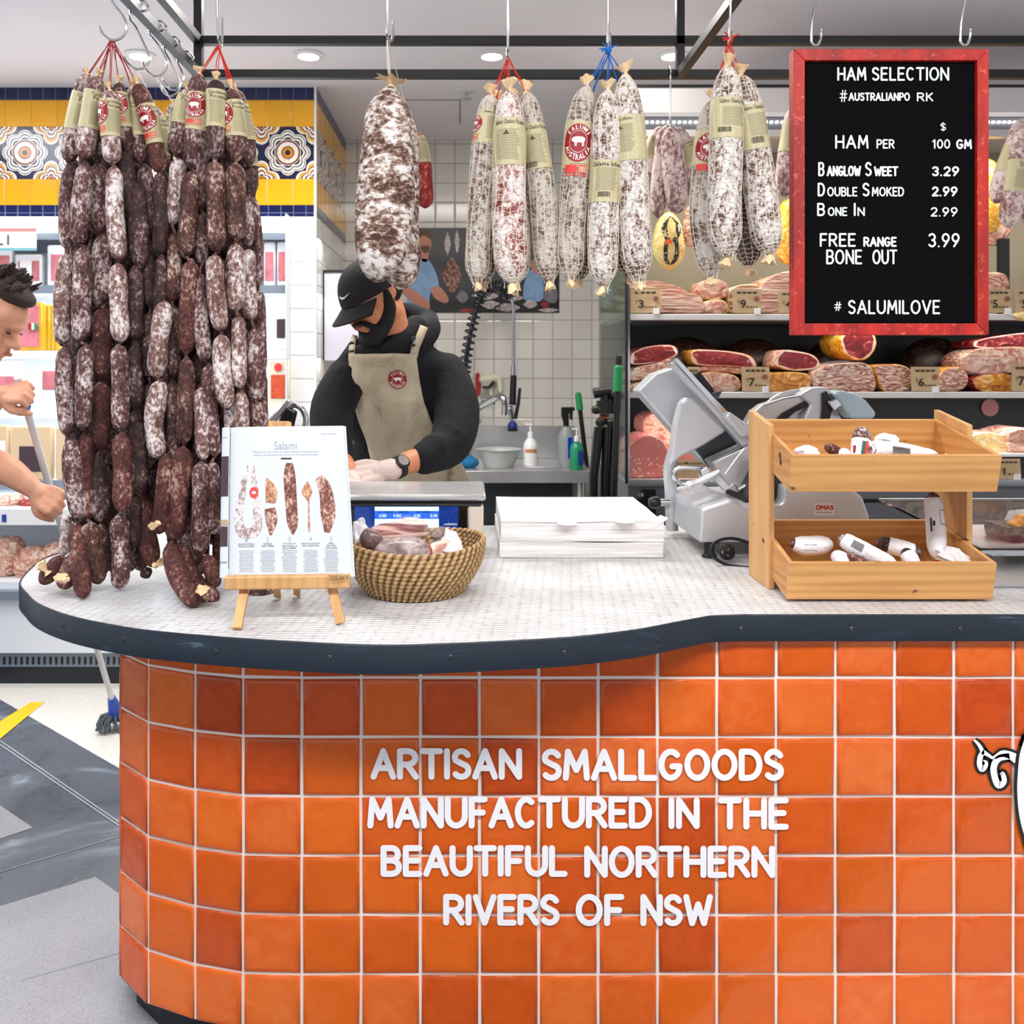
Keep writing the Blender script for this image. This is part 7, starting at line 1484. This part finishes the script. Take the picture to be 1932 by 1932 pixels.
def wpack(lb, x0, y0, x1, y1, D, m0, win=None, th=.04, cat='pack', name='meat_pack', grp='packs in the chilled cabinet', extra=None):
    a, b = at(x0, y1, D), at(x1, y0, D); o = thing(name, lb, cat, a, grp); q = MB(); q.mat(m0).bar(a.x, b.x, D, D+th, a.z, b.z, .008); q.build('wrapper', o)
    if win: q = MB(); q.mat(win[0]); wx0, wy0, wx1, wy1 = win[1:]; A = at(wx0, wy1, D-.002); B = at(wx1, wy0, D-.002); q.bar(A.x, B.x, D-.004, D+.001, A.z, B.z, .003); q.build('meat_window', o)
    if extra: extra(o)
wpack('clear pack of sliced pink meat at the photo edge on the top chiller shelf', -22, 466, 21, 540, YU+.02, 'pack_clear', ('pack_pink', -14, 482, 18, 530))
def wl(o): q = MB(); q.mat('white_plastic').bar(at(36, 0, 4.6).x, at(58, 0, 4.6).x, YU+.008, YU+.013, kl(522, YU), kl(492, YU)); q.build('white_label', o, smooth=False)
wpack('clear pack of sliced pink meat with a white label on the top chiller shelf', 27, 480, 78, 540, YU+.02, 'pack_clear', ('pack_pink', 34, 492, 74, 530), extra=wl)
wpack('clear meat pack half behind the sausages on the top chiller shelf', 88, 462, 134, 540, YU+.02, 'pack_clear', ('pack_pink', 96, 480, 130, 530))
wpack('narrow clear pack left of the white tiled pillar on the top shelf', 497, 455, 519, 540, YU+.03, 'pack_clear', ('pack_pink', 500, 475, 516, 530))
wpack('clear pack touching the white tiled pillar on the top shelf', 522, 455, 545, 540, YU+.03, 'pack_clear', ('pack_pink', 525, 475, 542, 530))
def flag(o):
    q = MB(); D_ = YU-.046
    for m_, x in (('tool_red', 54), ('white_plastic', 60), ('grip_green', 65)): A = at(x, 622, D_); B = at(x+5, 610, D_); q.mat(m_).bar(A.x, B.x, D_-.004, D_, A.z, B.z)
    q.build('flag_sticker', o, smooth=False)
wpack('gold edged tray of ham with a small tricolour sticker behind the customer', 30, 570, 80, 662, YU-.03, 'tray_gold', ('pack_pink', 34, 576, 74, 655), extra=flag)
for k in range(4): wpack('gold tray standing %s in the row behind the tricolour one' % ('first', 'second', 'third', 'last')[k], 78+k*8, 573+k, 86+k*8, 662, YU+k*.01, 'tray_gold', th=.1)
wpack('white card pack with a small purple window beside the tiled pillar', 504, 560, 545, 660, YU-.03, 'cab_white', ('plum', 522, 602, 542, 638))
wpack('clear bag of pale meat in the customer\'s shadow on the third chiller shelf', -10, 682, 40, 774, YU-.06, 'pack_clear', ('pack_pink', -4, 710, 34, 760))
wpack('clear bag with a round outline label on the third chiller shelf', 70, 690, 110, 774, YU-.06, 'pack_clear', ('pack_pink', 80, 700, 108, 735))
def rl(o): q = MB(); c_ = at(525, 693, YU-.066); q.mat('stamp_red').raw([c_+Vector((.021*cos(i*pi/10), 0, .021*sin(i*pi/10))) for i in range(20)], [tuple(range(20))]); q.build('round_logo', o, smooth=False)
wpack('cream pack of orange red salami slices with a round red logo by the pillar', 504, 680, 546, 774, YU-.06, simple('cream_card', (226, 218, 200), .5), ('meat_orange', 511, 707, 541, 752), extra=rl)
wpack('kraft bag at the photo edge on the fourth chiller shelf', -24, 802, 15, 906, YU-.1, 'kraft_light', ('pack_clear', -14, 832, 10, 895))
wpack('kraft bag with a dark meat window beside the mop stick', 20, 804, 98, 906, YU-.1, 'kraft_light', ('plum', 36, 842, 78, 890))
wpack('kraft bag half behind the sausages on the fourth chiller shelf', 104, 806, 140, 906, YU-.1, 'kraft_light')
wpack('cream pack low beside the pillar on the fourth chiller shelf', 504, 798, 546, 906, YU-.1, 'cream_card')
random.seed(5)
for k, (x, y, a, b, m_, lb) in enumerate(((20, 945, 26, 14, 'ham_pale', 'pale meat joint under the tattooed arm'), (62, 950, 24, 12, 'ham_red', 'red edged meat joint under the tattooed arm'), (96, 958, 20, 12, 'ham_pale', 'small pale meat joint near the hand'), (12, 1050, 30, 40, 'ham_pale', 'big pink joint in the lowest cabinet well at the photo edge'), (60, 1064, 34, 36, 'ham_pale', 'large wrapped joint in the lowest cabinet well'), (104, 1056, 26, 36, 'ham_pale', 'wrapped joint in the lowest cabinet well by the counter end'))):
    D_ = 4.42 if y < 1000 else 4.40; me = blob([('e', at(x, y, D_), (a/F*D_, .08, b/F*D_)), ('e', at(x+a*.5, y-b*.3, D_), (a/F*D_*.6, .07, b/F*D_*.7))], .012, 2); tag(mesh_obj('meat_joint', me, m_), lb, 'meat', 'joints in the chilled cabinet well')
cpart('well_shelf', 'cab_white', XA, XB, YL+.04, 5.1, kl(966), kl(962))
sg = thing('aisle_sign', 'white hanging sign ending in LI with pink and teal edges', 'sign', at(20, 474, 4.5)); D_ = 4.5
q = MB(); px_quad(q, simple('sign_grey', (214, 212, 206), .5), -120, 430, 69, 473, D_); px_quad(q, simple('sign_pink', (226, 130, 130), .5), -120, 430, 69, 436, D_-.002); px_quad(q, simple('sign_teal', (110, 170, 180), .5), -120, 468, 69, 473, D_-.002); q.build('panel', sg, smooth=False, solid=.004)
q = MB(); q.mat('ink').strokes('L', -6, 443, 6, 462, D_-.004, 2.4); q.strokes('I', 14, 443, 18, 462, D_-.004, 2.4); q.build('letters', sg, smooth=False)
q = MB(); q.mat('black_steel').tube([at(48, 430, D_), at(48, 405, 4.59)], .002, 6); q.build('hanger', sg)
# ================================================================ people
def basis(f, roll=0):
    """columns: x (the person's left when y is backwards), y = away from the face, z = up"""
    f = Vector(f).normalized(); y = -f; z = (Vector((0, 0, 1))-f*f.z).normalized(); x = y.cross(z)
    R = Matrix((x, y, z)).transposed(); return R @ Matrix.Rotation(roll, 3, 'Y')
def head_shapes(c, R, s=1.0):
    L = lambda x, y, z: Vector(c)+R @ (Vector((x, y, z))*s); E = lambda p, r: ('e', L(*p), tuple(k*s for k in r), R)
    S_ = [E((0, .014, .035), (.076, .095, .088)), E((0, -.02, -.035), (.060, .070, .075)), E((0, -.062, -.088), (.028, .026, .024)), E((0, -.05, .04), (.062, .045, .055)),
          E((.036, -.056, -.022), (.026, .028, .026)), E((-.036, -.056, -.022), (.026, .028, .026)), E((0, -.088, -.058), (.024, .012, .016)),
          ('c', [L(0, -.086, .016), L(0, -.104, -.014), L(0, -.112, -.026)], [.009*s, .012*s, .0135*s]), E((.013, -.098, -.030), (.009, .011, .008)), E((-.013, -.098, -.030), (.009, .011, .008)),
          ('c', [L(-.034, -.084, .024), L(0, -.092, .026), L(.034, -.084, .024)], [.008*s, .010*s, .008*s])]
    for sg in (-1, 1):
        S_ += [('c', [L(sg*.074, .002, .016), L(sg*.083, .014, .020), L(sg*.085, .022, .006), L(sg*.082, .016, -.012), L(sg*.075, .004, -.022)], [.006*s, .0075*s, .0075*s, .0065*s, .007*s]), E((sg*.076, .006, -.002), (.006, .012, .016)),
               E((sg*.052, .01, -.05), (.02, .03, .035))]
    return S_, L
def hand_shapes(w, d, n, s=1.0, curl=(.5, .5, .55, .6), thumb=1, spread=.06, tcurl=.5):
    """w wrist point, d direction of the hand, n back-of-hand normal; thumb = which side"""
    d = Vector(d).normalized(); n = (Vector(n)-d*d.dot(Vector(n))).normalized(); e = d.cross(n)*thumb
    P = lambda a, b, c: Vector(w)+(d*a+e*b+n*c)*s
    S_ = [('c', [P(-.02, 0, 0), P(.02, 0, 0)], [.028*s, .026*s])]
    for k in range(4): b = .033-.022*k; S_.append(('c', [P(.012, b*.6, 0), P(.05, b, .002), P(.086-.004*abs(k-1.2), b*1.08, 0)], [.014*s, .0135*s, .0115*s]))
    for k, (ln, r) in enumerate(((.072, .0088), (.080, .0092), (.074, .0088), (.058, .0078))):
        b = (.033-.022*k); p = P(.086-.004*abs(k-1.2), b*1.08, 0); a = 0; pts = [p]; rr = [r*s*1.1]
        for j, f_ in enumerate((.42, .32, .26)):
            a += curl[k]*(1.1 if j == 0 else 1.35 if j == 1 else .9); dd = (d*cos(a)-n*sin(a)+e*spread*(1.5-k)*cos(a)).normalized(); p = p+dd*ln*f_*s; pts.append(p); rr.append(r*s*(1-.09*(j+1)))
        S_.append(('c', pts, rr))
    t0 = P(.018, .026, -.006); t1 = P(.045, .050, -.020); t2 = t1+(d*.75+e*(.35-.5*tcurl)-n*.5*tcurl*2).normalized()*.033*s; t3 = t2+(d*.75-e*.5*tcurl-n*.8*tcurl).normalized()*.026*s
    S_.append(('c', [t0, t1, t2, t3], [.015*s, .013*s, .0105*s, .0085*s])); return S_
def raycast_grid(bvh, xl, xr, y0, y1, nu, nv, lift, fallback):
    """cloth laid over a body: the front surface met along the sight line, pushed outward"""
    out = []; O = Vector((0, 0, H))
    for j in range(nv+1):
        y = y0+(y1-y0)*j/nv; row = []
        for i in range(nu+1):
            x = xl(y)+(xr(y)-xl(y))*i/nu; d = (at(x, y, 1)-O).normalized(); h_ = bvh.ray_cast(O, d)
            row.append((O+d*((h_[0]-O).length-lift)) if h_[0] is not None else None)
        out.append(row)
    for row_i, row in enumerate(out):
        ok = [p for p in row if p is not None]
        for i, p in enumerate(row):
            if p is None:
                y = y0+(y1-y0)*row_i/nv; x = xl(y)+(xr(y)-xl(y))*i/nu; D = (sum(q.y for q in ok)/len(ok)+.05) if ok else fallback; row[i] = at(x, y, D)
    return out
def bvh_of(me): return BVHTree.FromPolygons([v.co for v in me.vertices], [tuple(p.vertices) for p in me.polygons])
def interp(tab): 
    def f_(y):
        for (a, b), (c, d) in zip(tab, tab[1:]):
            if y <= c: return b+(d-b)*max(0, (y-a))/(c-a)
        return tab[-1][1]
    return f_
# ---------------------------------------------------------------- the butcher
HC = at(704, 562, 3.04); RH = basis((-.63, -.61, -.45), radians(-4)); HS = 1.10
hs, LH = head_shapes(HC, RH, HS)
sh_r, el_r, wr_r = at(842, 705, 3.20), at(846, 836, 3.02), at(742, 886, 2.84)
sh_l, el_l, wr_l = at(655, 712, 3.10), at(628, 830, 2.94), at(662, 905, 2.82)
hip = at(776, 1010, 3.36)
body = hs+[('c', [LH(0, .03, -.06), at(744, 640, 3.12), at(756, 680, 3.17)], [.062, .064, .075]),
    ('e', at(748, 745, 3.22), (.17, .09, .2)), ('e', at(764, 900, 3.30), (.15, .10, .25)), ('c', [sh_l, at(748, 690, 3.18), sh_r], [.05, .06, .055]),
    ('c', [sh_r, el_r, wr_r+(el_r-wr_r)*.25, wr_r], [.052, .044, .038, .029]), ('c', [sh_l, el_l, wr_l+(el_l-wr_l)*.25, wr_l], [.052, .044, .036, .029]),
    ('c', [hip+Vector((-.09, 0, .02)), hip+Vector((-.11, -.02, -.45)), Vector((hip.x-.12, hip.y, .09))], [.085, .06, .045]), ('c', [hip+Vector((.09, 0, .02)), hip+Vector((.11, -.02, -.45)), Vector((hip.x+.12, hip.y, .09))], [.085, .06, .045]),
    ('c', [Vector((hip.x-.12, hip.y+.02, .05)), Vector((hip.x-.13, hip.y-.14, .04))], [.045, .036]), ('c', [Vector((hip.x+.12, hip.y+.02, .05)), Vector((hip.x+.13, hip.y-.14, .04))], [.045, .036])]
HR = hand_shapes(wr_r+Vector((-.03, -.005, -.002)), (-.95, -.25, -.10), (.05, -.75, .65), 1.0, (.35, .5, .6, .75), -1, .12)
HL = hand_shapes(wr_l+Vector((.005, -.01, 0)), (.35, -.75, -.25), (.3, -.3, .9), 1.0, (.6, .65, .7, .75), 1)
body += HR+HL
me = blob(body, .0062, 3)
bu = mesh_obj('person', me, 'skin'); tag(bu, 'person in black cap, dark hoodie and beige apron leaning over the scale', 'person')
# hoodie
simple('hoodie', (11, 12, 19), .92, var=.45, vs=10, bump=.012, bs=11)
tors = [('e', at(748, 760, 3.22), (.205, .125, .22)), ('e', at(756, 690, 3.19), (.165, .095, .10)), ('e', at(758, 870, 3.27), (.19, .135, .24)), ('e', at(766, 960, 3.31), (.20, .145, .18)), ('c', [sh_l+Vector((.01, 0, -.005)), at(748, 688, 3.18), sh_r], [.066, .085, .072])]
slv = [('c', [sh_r, at(862, 770, 3.13), el_r+Vector((.006, 0, 0)), at(806, 862, 2.93)], [.078, .082, .076, .058]), ('c', [sh_l, at(628, 770, 3.03), el_l, at(640, 880, 2.88)], [.074, .078, .068, .052]),
       ('c', [at(822, 850, 2.95), at(802, 866, 2.92)], [.060, .053])]
hood = [('c', [at(700, 668, 3.04), at(712, 676, 3.07), at(748, 672, 3.10), at(784, 650, 3.13), at(806, 622, 3.2), at(806, 606, 3.26)], [.016, .022, .032, .044, .050, .04]), ('c', [at(806, 606, 3.26), at(770, 590, 3.28), at(742, 590, 3.26)], [.045, .04, .035]), ('c', [at(668, 668, 3.08), at(690, 684, 3.06)], [.03, .026]), ('e', at(742, 672, 3.13), (.07, .07, .05)), ('c', [at(668, 668, 3.08), at(694, 668, 3.05), at(728, 660, 3.05), at(760, 640, 3.09), at(784, 616, 3.15)], [.030, .036, .040, .042, .042]), ('c', [at(660, 690, 3.1), at(676, 656, 3.12)], [.05, .038])]
folds = [('c', [at(884, 790, 3.06), at(858, 815, 2.98)], [.012, .02]), ('c', [at(880, 846, 3.0), at(850, 862, 2.94), at(820, 872, 2.9)], [.014, .02, .014]), ('c', [at(640, 740, 3.0), at(632, 790, 2.95)], [.012, .016])]
# skin of the forearms stays bare beyond the cuffs
hm = blob(tors+slv+hood+folds, .007, 3); ho = mesh_obj('hoodie', hm, 'hoodie', bu)
tb = bvh_of(blob(tors+hood, .010, 5))
# trousers and shoes
tm = blob([('c', [hip+Vector((-.08, 0, .1)), hip+Vector((-.11, -.02, -.45)), Vector((hip.x-.12, hip.y, .12))], [.12, .085, .07]), ('c', [hip+Vector((.08, 0, .1)), hip+Vector((.11, -.02, -.45)), Vector((hip.x+.12, hip.y, .12))], [.12, .085, .07])], .014, 2); mesh_obj('trousers', tm, simple('trouser_black', (22, 22, 26), .9), bu)
for sg in (-1, 1): mesh_obj('shoe', blob([('c', [Vector((hip.x+sg*.12, hip.y+.03, .055)), Vector((hip.x+sg*.13, hip.y-.16, .048))], [.052, .046])], .012, 2), 'black_rubber', bu)
# apron
t = NT('apron_canvas'); v = t.coord(); n = t.noise(v, 7, 4, .6, 1.2); f = t.noise(v, 420, 2); t.set('Base Color', t.mix(t.math('MULTIPLY', f, .25), t.ramp(n, [(.3, lin((192, 178, 152))), (.65, lin((220, 206, 180)))]), lin((150, 138, 116)))); t.set('Roughness', .85); t.bump(t.noise(t.coord((1, 1, .5)), 16, 4, .6, 1.4), .012)
L1 = interp([(668, 659), (700, 657), (740, 659), (770, 668), (800, 678), (830, 690), (870, 700), (935, 704)]); R1 = interp([(668, 785), (700, 789), (725, 793), (760, 800), (790, 812), (830, 830), (870, 868), (905, 888), (935, 896)])
G = raycast_grid(tb, L1, R1, 668, 940, 22, 40, .012, 3.2); rn = random.Random(4)
q = MB(); q.mat('apron_canvas')
G = [[p+Vector((0, .006*sin(i*.9+j*.35)*sin(j*.3), 0)) for i, p in enumerate(row)] for j, row in enumerate(G)]
V = [p for row in G for p in row]; q.raw(V, [(j*23+i, j*23+i+1, (j+1)*23+i+1, (j+1)*23+i) for j in range(40) for i in range(22)])
# hem continues down in front of the legs
low = G[-1]; q.raw([p for p in low]+[Vector((p.x, p.y+.03, .55)) for p in low], [(i, i+1, 24+i, 23+i) for i in range(22)])
ap = q.build('apron', bu, angle=80); k = ap.modifiers.new('s', 'SOLIDIFY'); k.thickness = .003; k.offset = 1
hb = bvh_of(hm)
def strap(pts0, w, nm, m='apron_canvas', lift=.006, bv=hb, par=bu):
    q = MB(); q.mat(m); L_, R_ = [], []
    P = smooth_path(pts0, 16); O = Vector((0, 0, H))
    def hit(x, y):
        d = (at(x, y, 1)-O).normalized(); h_ = bv.ray_cast(O, d); return O+d*((h_[0]-O).length-lift) if h_[0] is not None else at(x, y, 3.1)
    for i, (x, y) in enumerate(P):
        x2, y2 = P[min(i+1, 15)]; x1, y1 = P[max(i-1, 0)]; l = sqrt((x2-x1)**2+(y2-y1)**2) or 1; nx, ny = -(y2-y1)/l*w, (x2-x1)/l*w; L_.append(hit(x+nx, y+ny)); R_.append(hit(x-nx, y-ny))
    q.raw(L_+R_, [(i, i+1, 17+i, 16+i) for i in range(15)]); o = q.build(nm, par, angle=80, solid=.003); return o
s1 = strap([(780, 674), (784, 655), (792, 636), (800, 616)], 7.5, 'apron_strap'); s2 = strap([(663, 682), (664, 660), (666, 644), (670, 632)], 5.5, 'apron_strap')
strap([(773, 671), (780, 672), (787, 673)], 0, 'x') if False else None
for x, y, w_ in ((775, 652, 0), (663, 663, 0)):
    q = MB(); q.mat('black_plastic'); O = Vector((0, 0, H)); P4 = []
    for dx, dy in ((-5, 2), (5, 1), (5, -3), (-5, -2)):
        d = (at(x+dx+(3 if x > 700 else 0), y+dy, 1)-O).normalized(); h_ = hb.ray_cast(O, d); P4.append(O+d*((h_[0]-O).length-.010) if h_[0] is not None else at(x+dx, y+dy, 3.1))
    q.raw(P4, [(0, 1, 2, 3)]); q.build('strap_buckle', bu, solid=.003)
    c_ = at(x+5 if x > 700 else x+1, y-14, 1); d = (c_-O).normalized(); h_ = hb.ray_cast(O, d)
    if h_[0] is not None: q = MB(); q.mat('dark_steel').lathe(O+d*((h_[0]-O).length-.008), [(.009, .002), (.009, -.001), (.004, -.003)], 14, Matrix.Rotation(pi/2, 3, 'X').to_3x3()); q.build('strap_stud', bu)
# round badge on the apron
ab = BVHTree.FromPolygons(V, [(j*23+i, j*23+i+1, (j+1)*23+i+1, (j+1)*23+i) for j in range(40) for i in range(22)])
def onap(x, y, l):
    px, py = 750+x/.03312*17.5, 716-y/.03312*17.5; O = Vector((0, 0, H)); d = (at(px, py, 1)-O).normalized(); h_ = ab.ray_cast(O, d); return O+d*((h_[0]-O).length-.005-l*2) if h_[0] is not None else at(px, py, 3.05)
q = MB(); logo(q, onap, .03312); q.build('apron_badge', bu)['label'] = 'round dark red badge with a white pig'
# cap
q = MB(); q.mat(simple('cap_black', (11, 13, 14), .85, var=.2, vs=40, bump=.0008, bs=120)); V = []; nr, ns = 12, 36
for j in range(nr+1):
    a = j/nr*pi/2
    for i in range(ns):
        th = 2*pi*i/ns; z = .022+.106*cos(a) if j else .128; rr = sin(a)**.72 if j else .02
        V.append(LH(.094*rr*cos(th), .012+(.122 if sin(th) < 0 else .114)*rr*sin(th), z+.010*sin(th)*rr))
q.raw(V, [(j*ns+i, j*ns+(i+1) % ns, (j+1)*ns+(i+1) % ns, (j+1)*ns+i) for j in range(nr) for i in range(ns)]+[tuple(range(ns))]); q.build('cap_crown', bu)
q = MB(); q.mat('cap_black')
def brim(u, v, l=0): a = (u-.5)*2.1; k = cos(a*.72); return LH(.094*sin(a)*(1+.08*v), .012-.116*cos(a)-.064*v*k, .012-.030*v*(.55+.45*k)-.010*(abs(u-.5)*2)**2*v+l)
q.grid(lambda u, v: brim(u, v), 20, 8).grid(lambda u, v: brim(u, v, -.004), 20, 8); bo = q.build('cap_brim', bu)
q = MB(); q.mat(simple('swoosh_white', (240, 240, 240), .5)); 
sw = [(-.052, .064), (-.044, .054), (-.030, .054), (-.006, .068), (-.028, .061), (-.040, .060), (-.047, .063)]
q.raw([(lambda rr: LH(x, .012-.122*rr*sqrt(max(0, 1-(x/(.094*rr))**2))-.003, z-.010*rr))(sin(math.acos(min(1, (z-.022)/.106)))**.72) for x, z in [(a_+.040, b_-.002) for a_, b_ in sw]], [tuple(range(len(sw)))]); q.build('cap_logo', bu, solid=.001)
# beard, moustache and short hair
bd = [('c', [LH(s_*.070, .004, .016), LH(s_*.065, -.001, -.034), LH(s_*.050, -.028, -.074), LH(s_*.024, -.068, -.104), LH(0, -.076, -.110)], [.013, .020, .025, .027, .026]) for s_ in (-1, 1)]
bd += [('c', [LH(s_*.034, -.072, -.070), LH(s_*.024, -.092, -.048), LH(0, -.104, -.042)], [.010, .009, .008]) for s_ in (-1, 1)]
bd += [('e', LH(0, -.085, -.088), (.016, .012, .014))]
mesh_obj('beard', blob([b if b[0] == 'e' else (b[0], b[1], [r*HS for r in b[2]]) for b in bd], .0045, 3), 'hair_black', bu)
mesh_obj('hair', blob([('e', LH(0, .030, .020), (.079*HS, .088*HS, .075*HS), RH)], .008, 1), 'hair_black', bu)
mesh_obj('lips', blob([('c', [LH(-.018, -.099, -.058), LH(0, -.105, -.058), LH(.018, -.099, -.058)], [.004, .006, .004])], .003, 1), simple('lip', (190, 110, 100), .4), bu)
for sg in (-1, 1): q = MB(); q.mat(simple('eye_dark', (30, 22, 20), .2)).ell(LH(sg*.030, -.086, .006), (.012, .006, .004), RH, 12, 8); q.build('eye', bu)
# gloves, watch
simple('glove', (236, 214, 206), .28, bump=.003, bs=60, alpha=.85)
def inflate(S_, d): return [(a[0], a[1], [r+d for r in a[2]]) if a[0] == 'c' else (a[0], a[1], tuple(r+d for r in a[2])) for a in S_]
mesh_obj('glove', blob(inflate(HR, .0022)+[('c', [wr_r+Vector((-.03, -.005, -.002)), wr_r+Vector((-.005, 0, 0))], [.034, .037])], .0036, 1), 'glove', bu)
mesh_obj('glove', blob(inflate(HL, .0022)+[('c', [wr_l+Vector((.005, -.01, 0)), wr_l], [.034, .037])], .0036, 1), 'glove', bu)
ax = (el_r-wr_r).normalized(); wc_ = wr_r+ax*.022; RW = ax.to_track_quat('Z', 'Y').to_matrix()
q = MB(); q.mat('black_rubber').lathe(wc_, [(.033, -.011), (.0365, -.011), (.0365, .011), (.033, .011)], 28, RW); q.build('watch_strap', bu)
wn = Vector((.22, -.85, .48)); wn = (wn-ax*wn.dot(ax)).normalized(); RWf = wn.to_track_quat('Z', 'Y').to_matrix()
q = MB(); q.mat('black_plastic').lathe(wc_+wn*.036, [(.024, -.006), (.0245, .004), (.021, .008), (.018, .0085)], 28, RWf); q.mat(simple('watch_face', (168, 158, 160), .12, .3)).lathe(wc_+wn*.0445, [(.018, 0), (.001, .0006)], 28, RWf); q.build('watch_case', bu)
# ---------------------------------------------------------------- the customer with the mop at the left
H2 = at(-20, 604, 2.80); R2 = basis((.86, -.06, -.50), 0); hs2, L2 = head_shapes(H2, R2, 1.08)
fw_ = at(22, 742, 2.74); el2 = at(-70, 800, 2.85); sh2 = at(-120, 700, 2.95)
wr3 = at(62, 922, 2.80); el3 = at(-62, 845, 2.80); sh3 = at(-95, 730, 2.70)
hp2 = at(-170, 1000, 2.9)
GR2 = hand_shapes(at(2, 745, 2.76), (.95, -.2, .12), (-.1, -.75, .7), 1.0, (1.15, 1.15, 1.15, 1.15), 1, 0, 1.0)
GL2 = hand_shapes(at(66, 926, 2.80), (.80, -.1, -.42), (.25, -.8, .45), 1.0, (.95, 1.0, 1.05, 1.1), 1, 0, .9)
cb = hs2+[('c', [L2(0, .03, -.06), at(-76, 668, 2.86), at(-110, 700, 2.86)], [.06, .062, .07]), ('e', at(-130, 800, 2.86), (.16, .14, .26)), ('e', at(-160, 940, 2.88), (.15, .13, .2)), ('c', [sh2, at(-110, 715, 2.83), sh3], [.06, .07, .06]),
    ('c', [sh2, el2, at(-20, 760, 2.78), at(2, 745, 2.76)], [.055, .048, .04, .030]), ('c', [sh3, el3+Vector((-.02, 0, 0)), at(10, 885, 2.8), wr3], [.060, .054, .048, .031]),
    ('c', [hp2, hp2+Vector((-.02, 0, -.45)), Vector((hp2.x-.02, 2.9, .08))], [.10, .07, .05]), ('c', [hp2+Vector((0, -.14, 0)), hp2+Vector((.02, -.16, -.45)), Vector((hp2.x+.02, 2.74, .08))], [.10, .07, .05])]
cu_ = mesh_obj('person', blob(cb+GR2+GL2, .0065, 3), 'skin_pale'); tag(cu_, 'person with short tousled hair and a tattooed forearm holding a mop stick', 'person')
mesh_obj('shirt', blob([('e', at(-130, 800, 2.86), (.18, .17, .28)), ('e', at(-160, 950, 2.88), (.17, .16, .22)), ('c', [sh2, at(-110, 712, 2.83), sh3], [.085, .09, .085]), ('c', [sh2, sh2.lerp(el2, .55)], [.08, .07]), ('c', [sh3, sh3.lerp(el3, .55)], [.085, .075])], .01, 3), 'hoodie', cu_)
mesh_obj('trousers', blob([('c', [hp2, hp2+Vector((-.02, 0, -.45)), Vector((hp2.x-.02, 2.9, .1))], [.12, .09, .07]), ('c', [hp2+Vector((0, -.14, 0)), hp2+Vector((.02, -.16, -.45)), Vector((hp2.x+.02, 2.74, .1))], [.12, .09, .07])], .014, 2), 'trouser_black', cu_)
rn = random.Random(8); hh = [('e', L2(0, .038, .056), (.088, .092, .086), R2), ('e', L2(0, -.015, .105), (.072, .085, .036), R2)]
for k in range(80):
    a, b = rn.uniform(-1.2, 1.2), rn.uniform(-.9, 1.2); d = Vector((sin(a), -cos(a)*sin(b)*.8+.2, cos(b)*.9+.25)).normalized(); p0 = L2(d.x*.075, .02+d.y*.088, .045+d.z*.082); p1 = L2(d.x*.102+rn.uniform(-.016, .016), .02+d.y*.116-rn.uniform(0, .028), .056+d.z*(.114+rn.uniform(0, .022))); hh.append(('c', [p0, p1], [.010, .004]))
mesh_obj('hair', blob(hh, .0042, 1), 'hair_brown', cu_)
for sg in (-1, 1):
    q = MB(); q.mat('eye_dark').ell(L2(sg*.030, -.087, .004), (.011, .006, .0035), R2, 12, 8); q.build('eye', cu_)
    q = MB(); q.mat('hair_brown').tube([L2(sg*.012, -.093, .024), L2(sg*.030, -.086, .030), L2(sg*.044, -.074, .024)], [.003, .0045, .002], 8); q.build('eyebrow', cu_)
mesh_obj('lips', blob([('c', [L2(-.018, -.099, -.058), L2(0, -.105, -.058), L2(.018, -.099, -.058)], [.004, .006, .004])], .003, 1), 'lip', cu_)
# tattoo patch follows the forearm
tb3 = bvh_of(cu_.data); P_t = []
q = MB(); q.mat(simple('tattoo', (58, 56, 50), .6, var=.4, vs=50)); out = smooth_path([(-12, 896), (10, 890), (24, 902), (40, 905), (56, 918), (52, 932), (30, 928), (8, 920), (-12, 918), (-12, 896)], 31)[:-1]; O = Vector((0, 0, H)); cx, cy = 20, 910
def hitc(x, y):
    d = (at(x, y, 1)-O).normalized(); h_ = tb3.ray_cast(O, d); return O+d*((h_[0]-O).length-.0012) if h_[0] is not None else None
rings = [[hitc(cx+(x-cx)*k, cy+(y-cy)*k) for x, y in out] for k in (1, .75, .5, .25, .02)]
if all(p is not None for r_ in rings for p in r_): n = 30; q.raw([p for r_ in rings for p in r_], [(a*n+i, a*n+(i+1) % n, (a+1)*n+(i+1) % n, (a+1)*n+i) for a in range(4) for i in range(n)]); q.build('tattoo', cu_)
# mop
mo = thing('mop', 'floor mop with a white pole, blue collar and grey strands standing behind the counter', 'mop', onz(214, 1398, 0))
a, b = at(33, 712, 2.765), onz(216, 1380, 0)+Vector((0, 0, .10)); q = MB(); q.mat('white_plastic').tube([a, b], .0115, 14); q.build('pole', mo)
d = (b-a).normalized(); a2 = a+d*(at(38, 765, 2.77)-a).length
q = MB(); q.mat(simple('mop_blue', (40, 84, 190), .5)).tube([a+d*.06, a2+d*.03], .0145, 12); q.build('blue_grip', mo)
q = MB(); q.mat('mop_blue').tube([b-d*.07, b, b+d*.05], [.016, .026, .034], 14); q.build('blue_collar', mo)
q = MB(); q.mat(simple('mop_strand', (88, 96, 104), .9, var=.3, vs=60)); c_ = b+d*.03
for k in range(60):
    an = rn.uniform(0, 6.28); r_ = rn.uniform(.03, .085); p = Vector((c_.x+cos(an)*r_, c_.y+sin(an)*r_, .008+rn.uniform(0, .012))); q.tube([c_+Vector((cos(an)*.015, sin(an)*.015, 0)), c_.lerp(p, .55)+Vector((cos(an)*.018, sin(an)*.018, .015)), p], .0055, 6)
q.build('strand_head', mo); bpy.data.objects['strand_head']['kind'] = 'stuff'
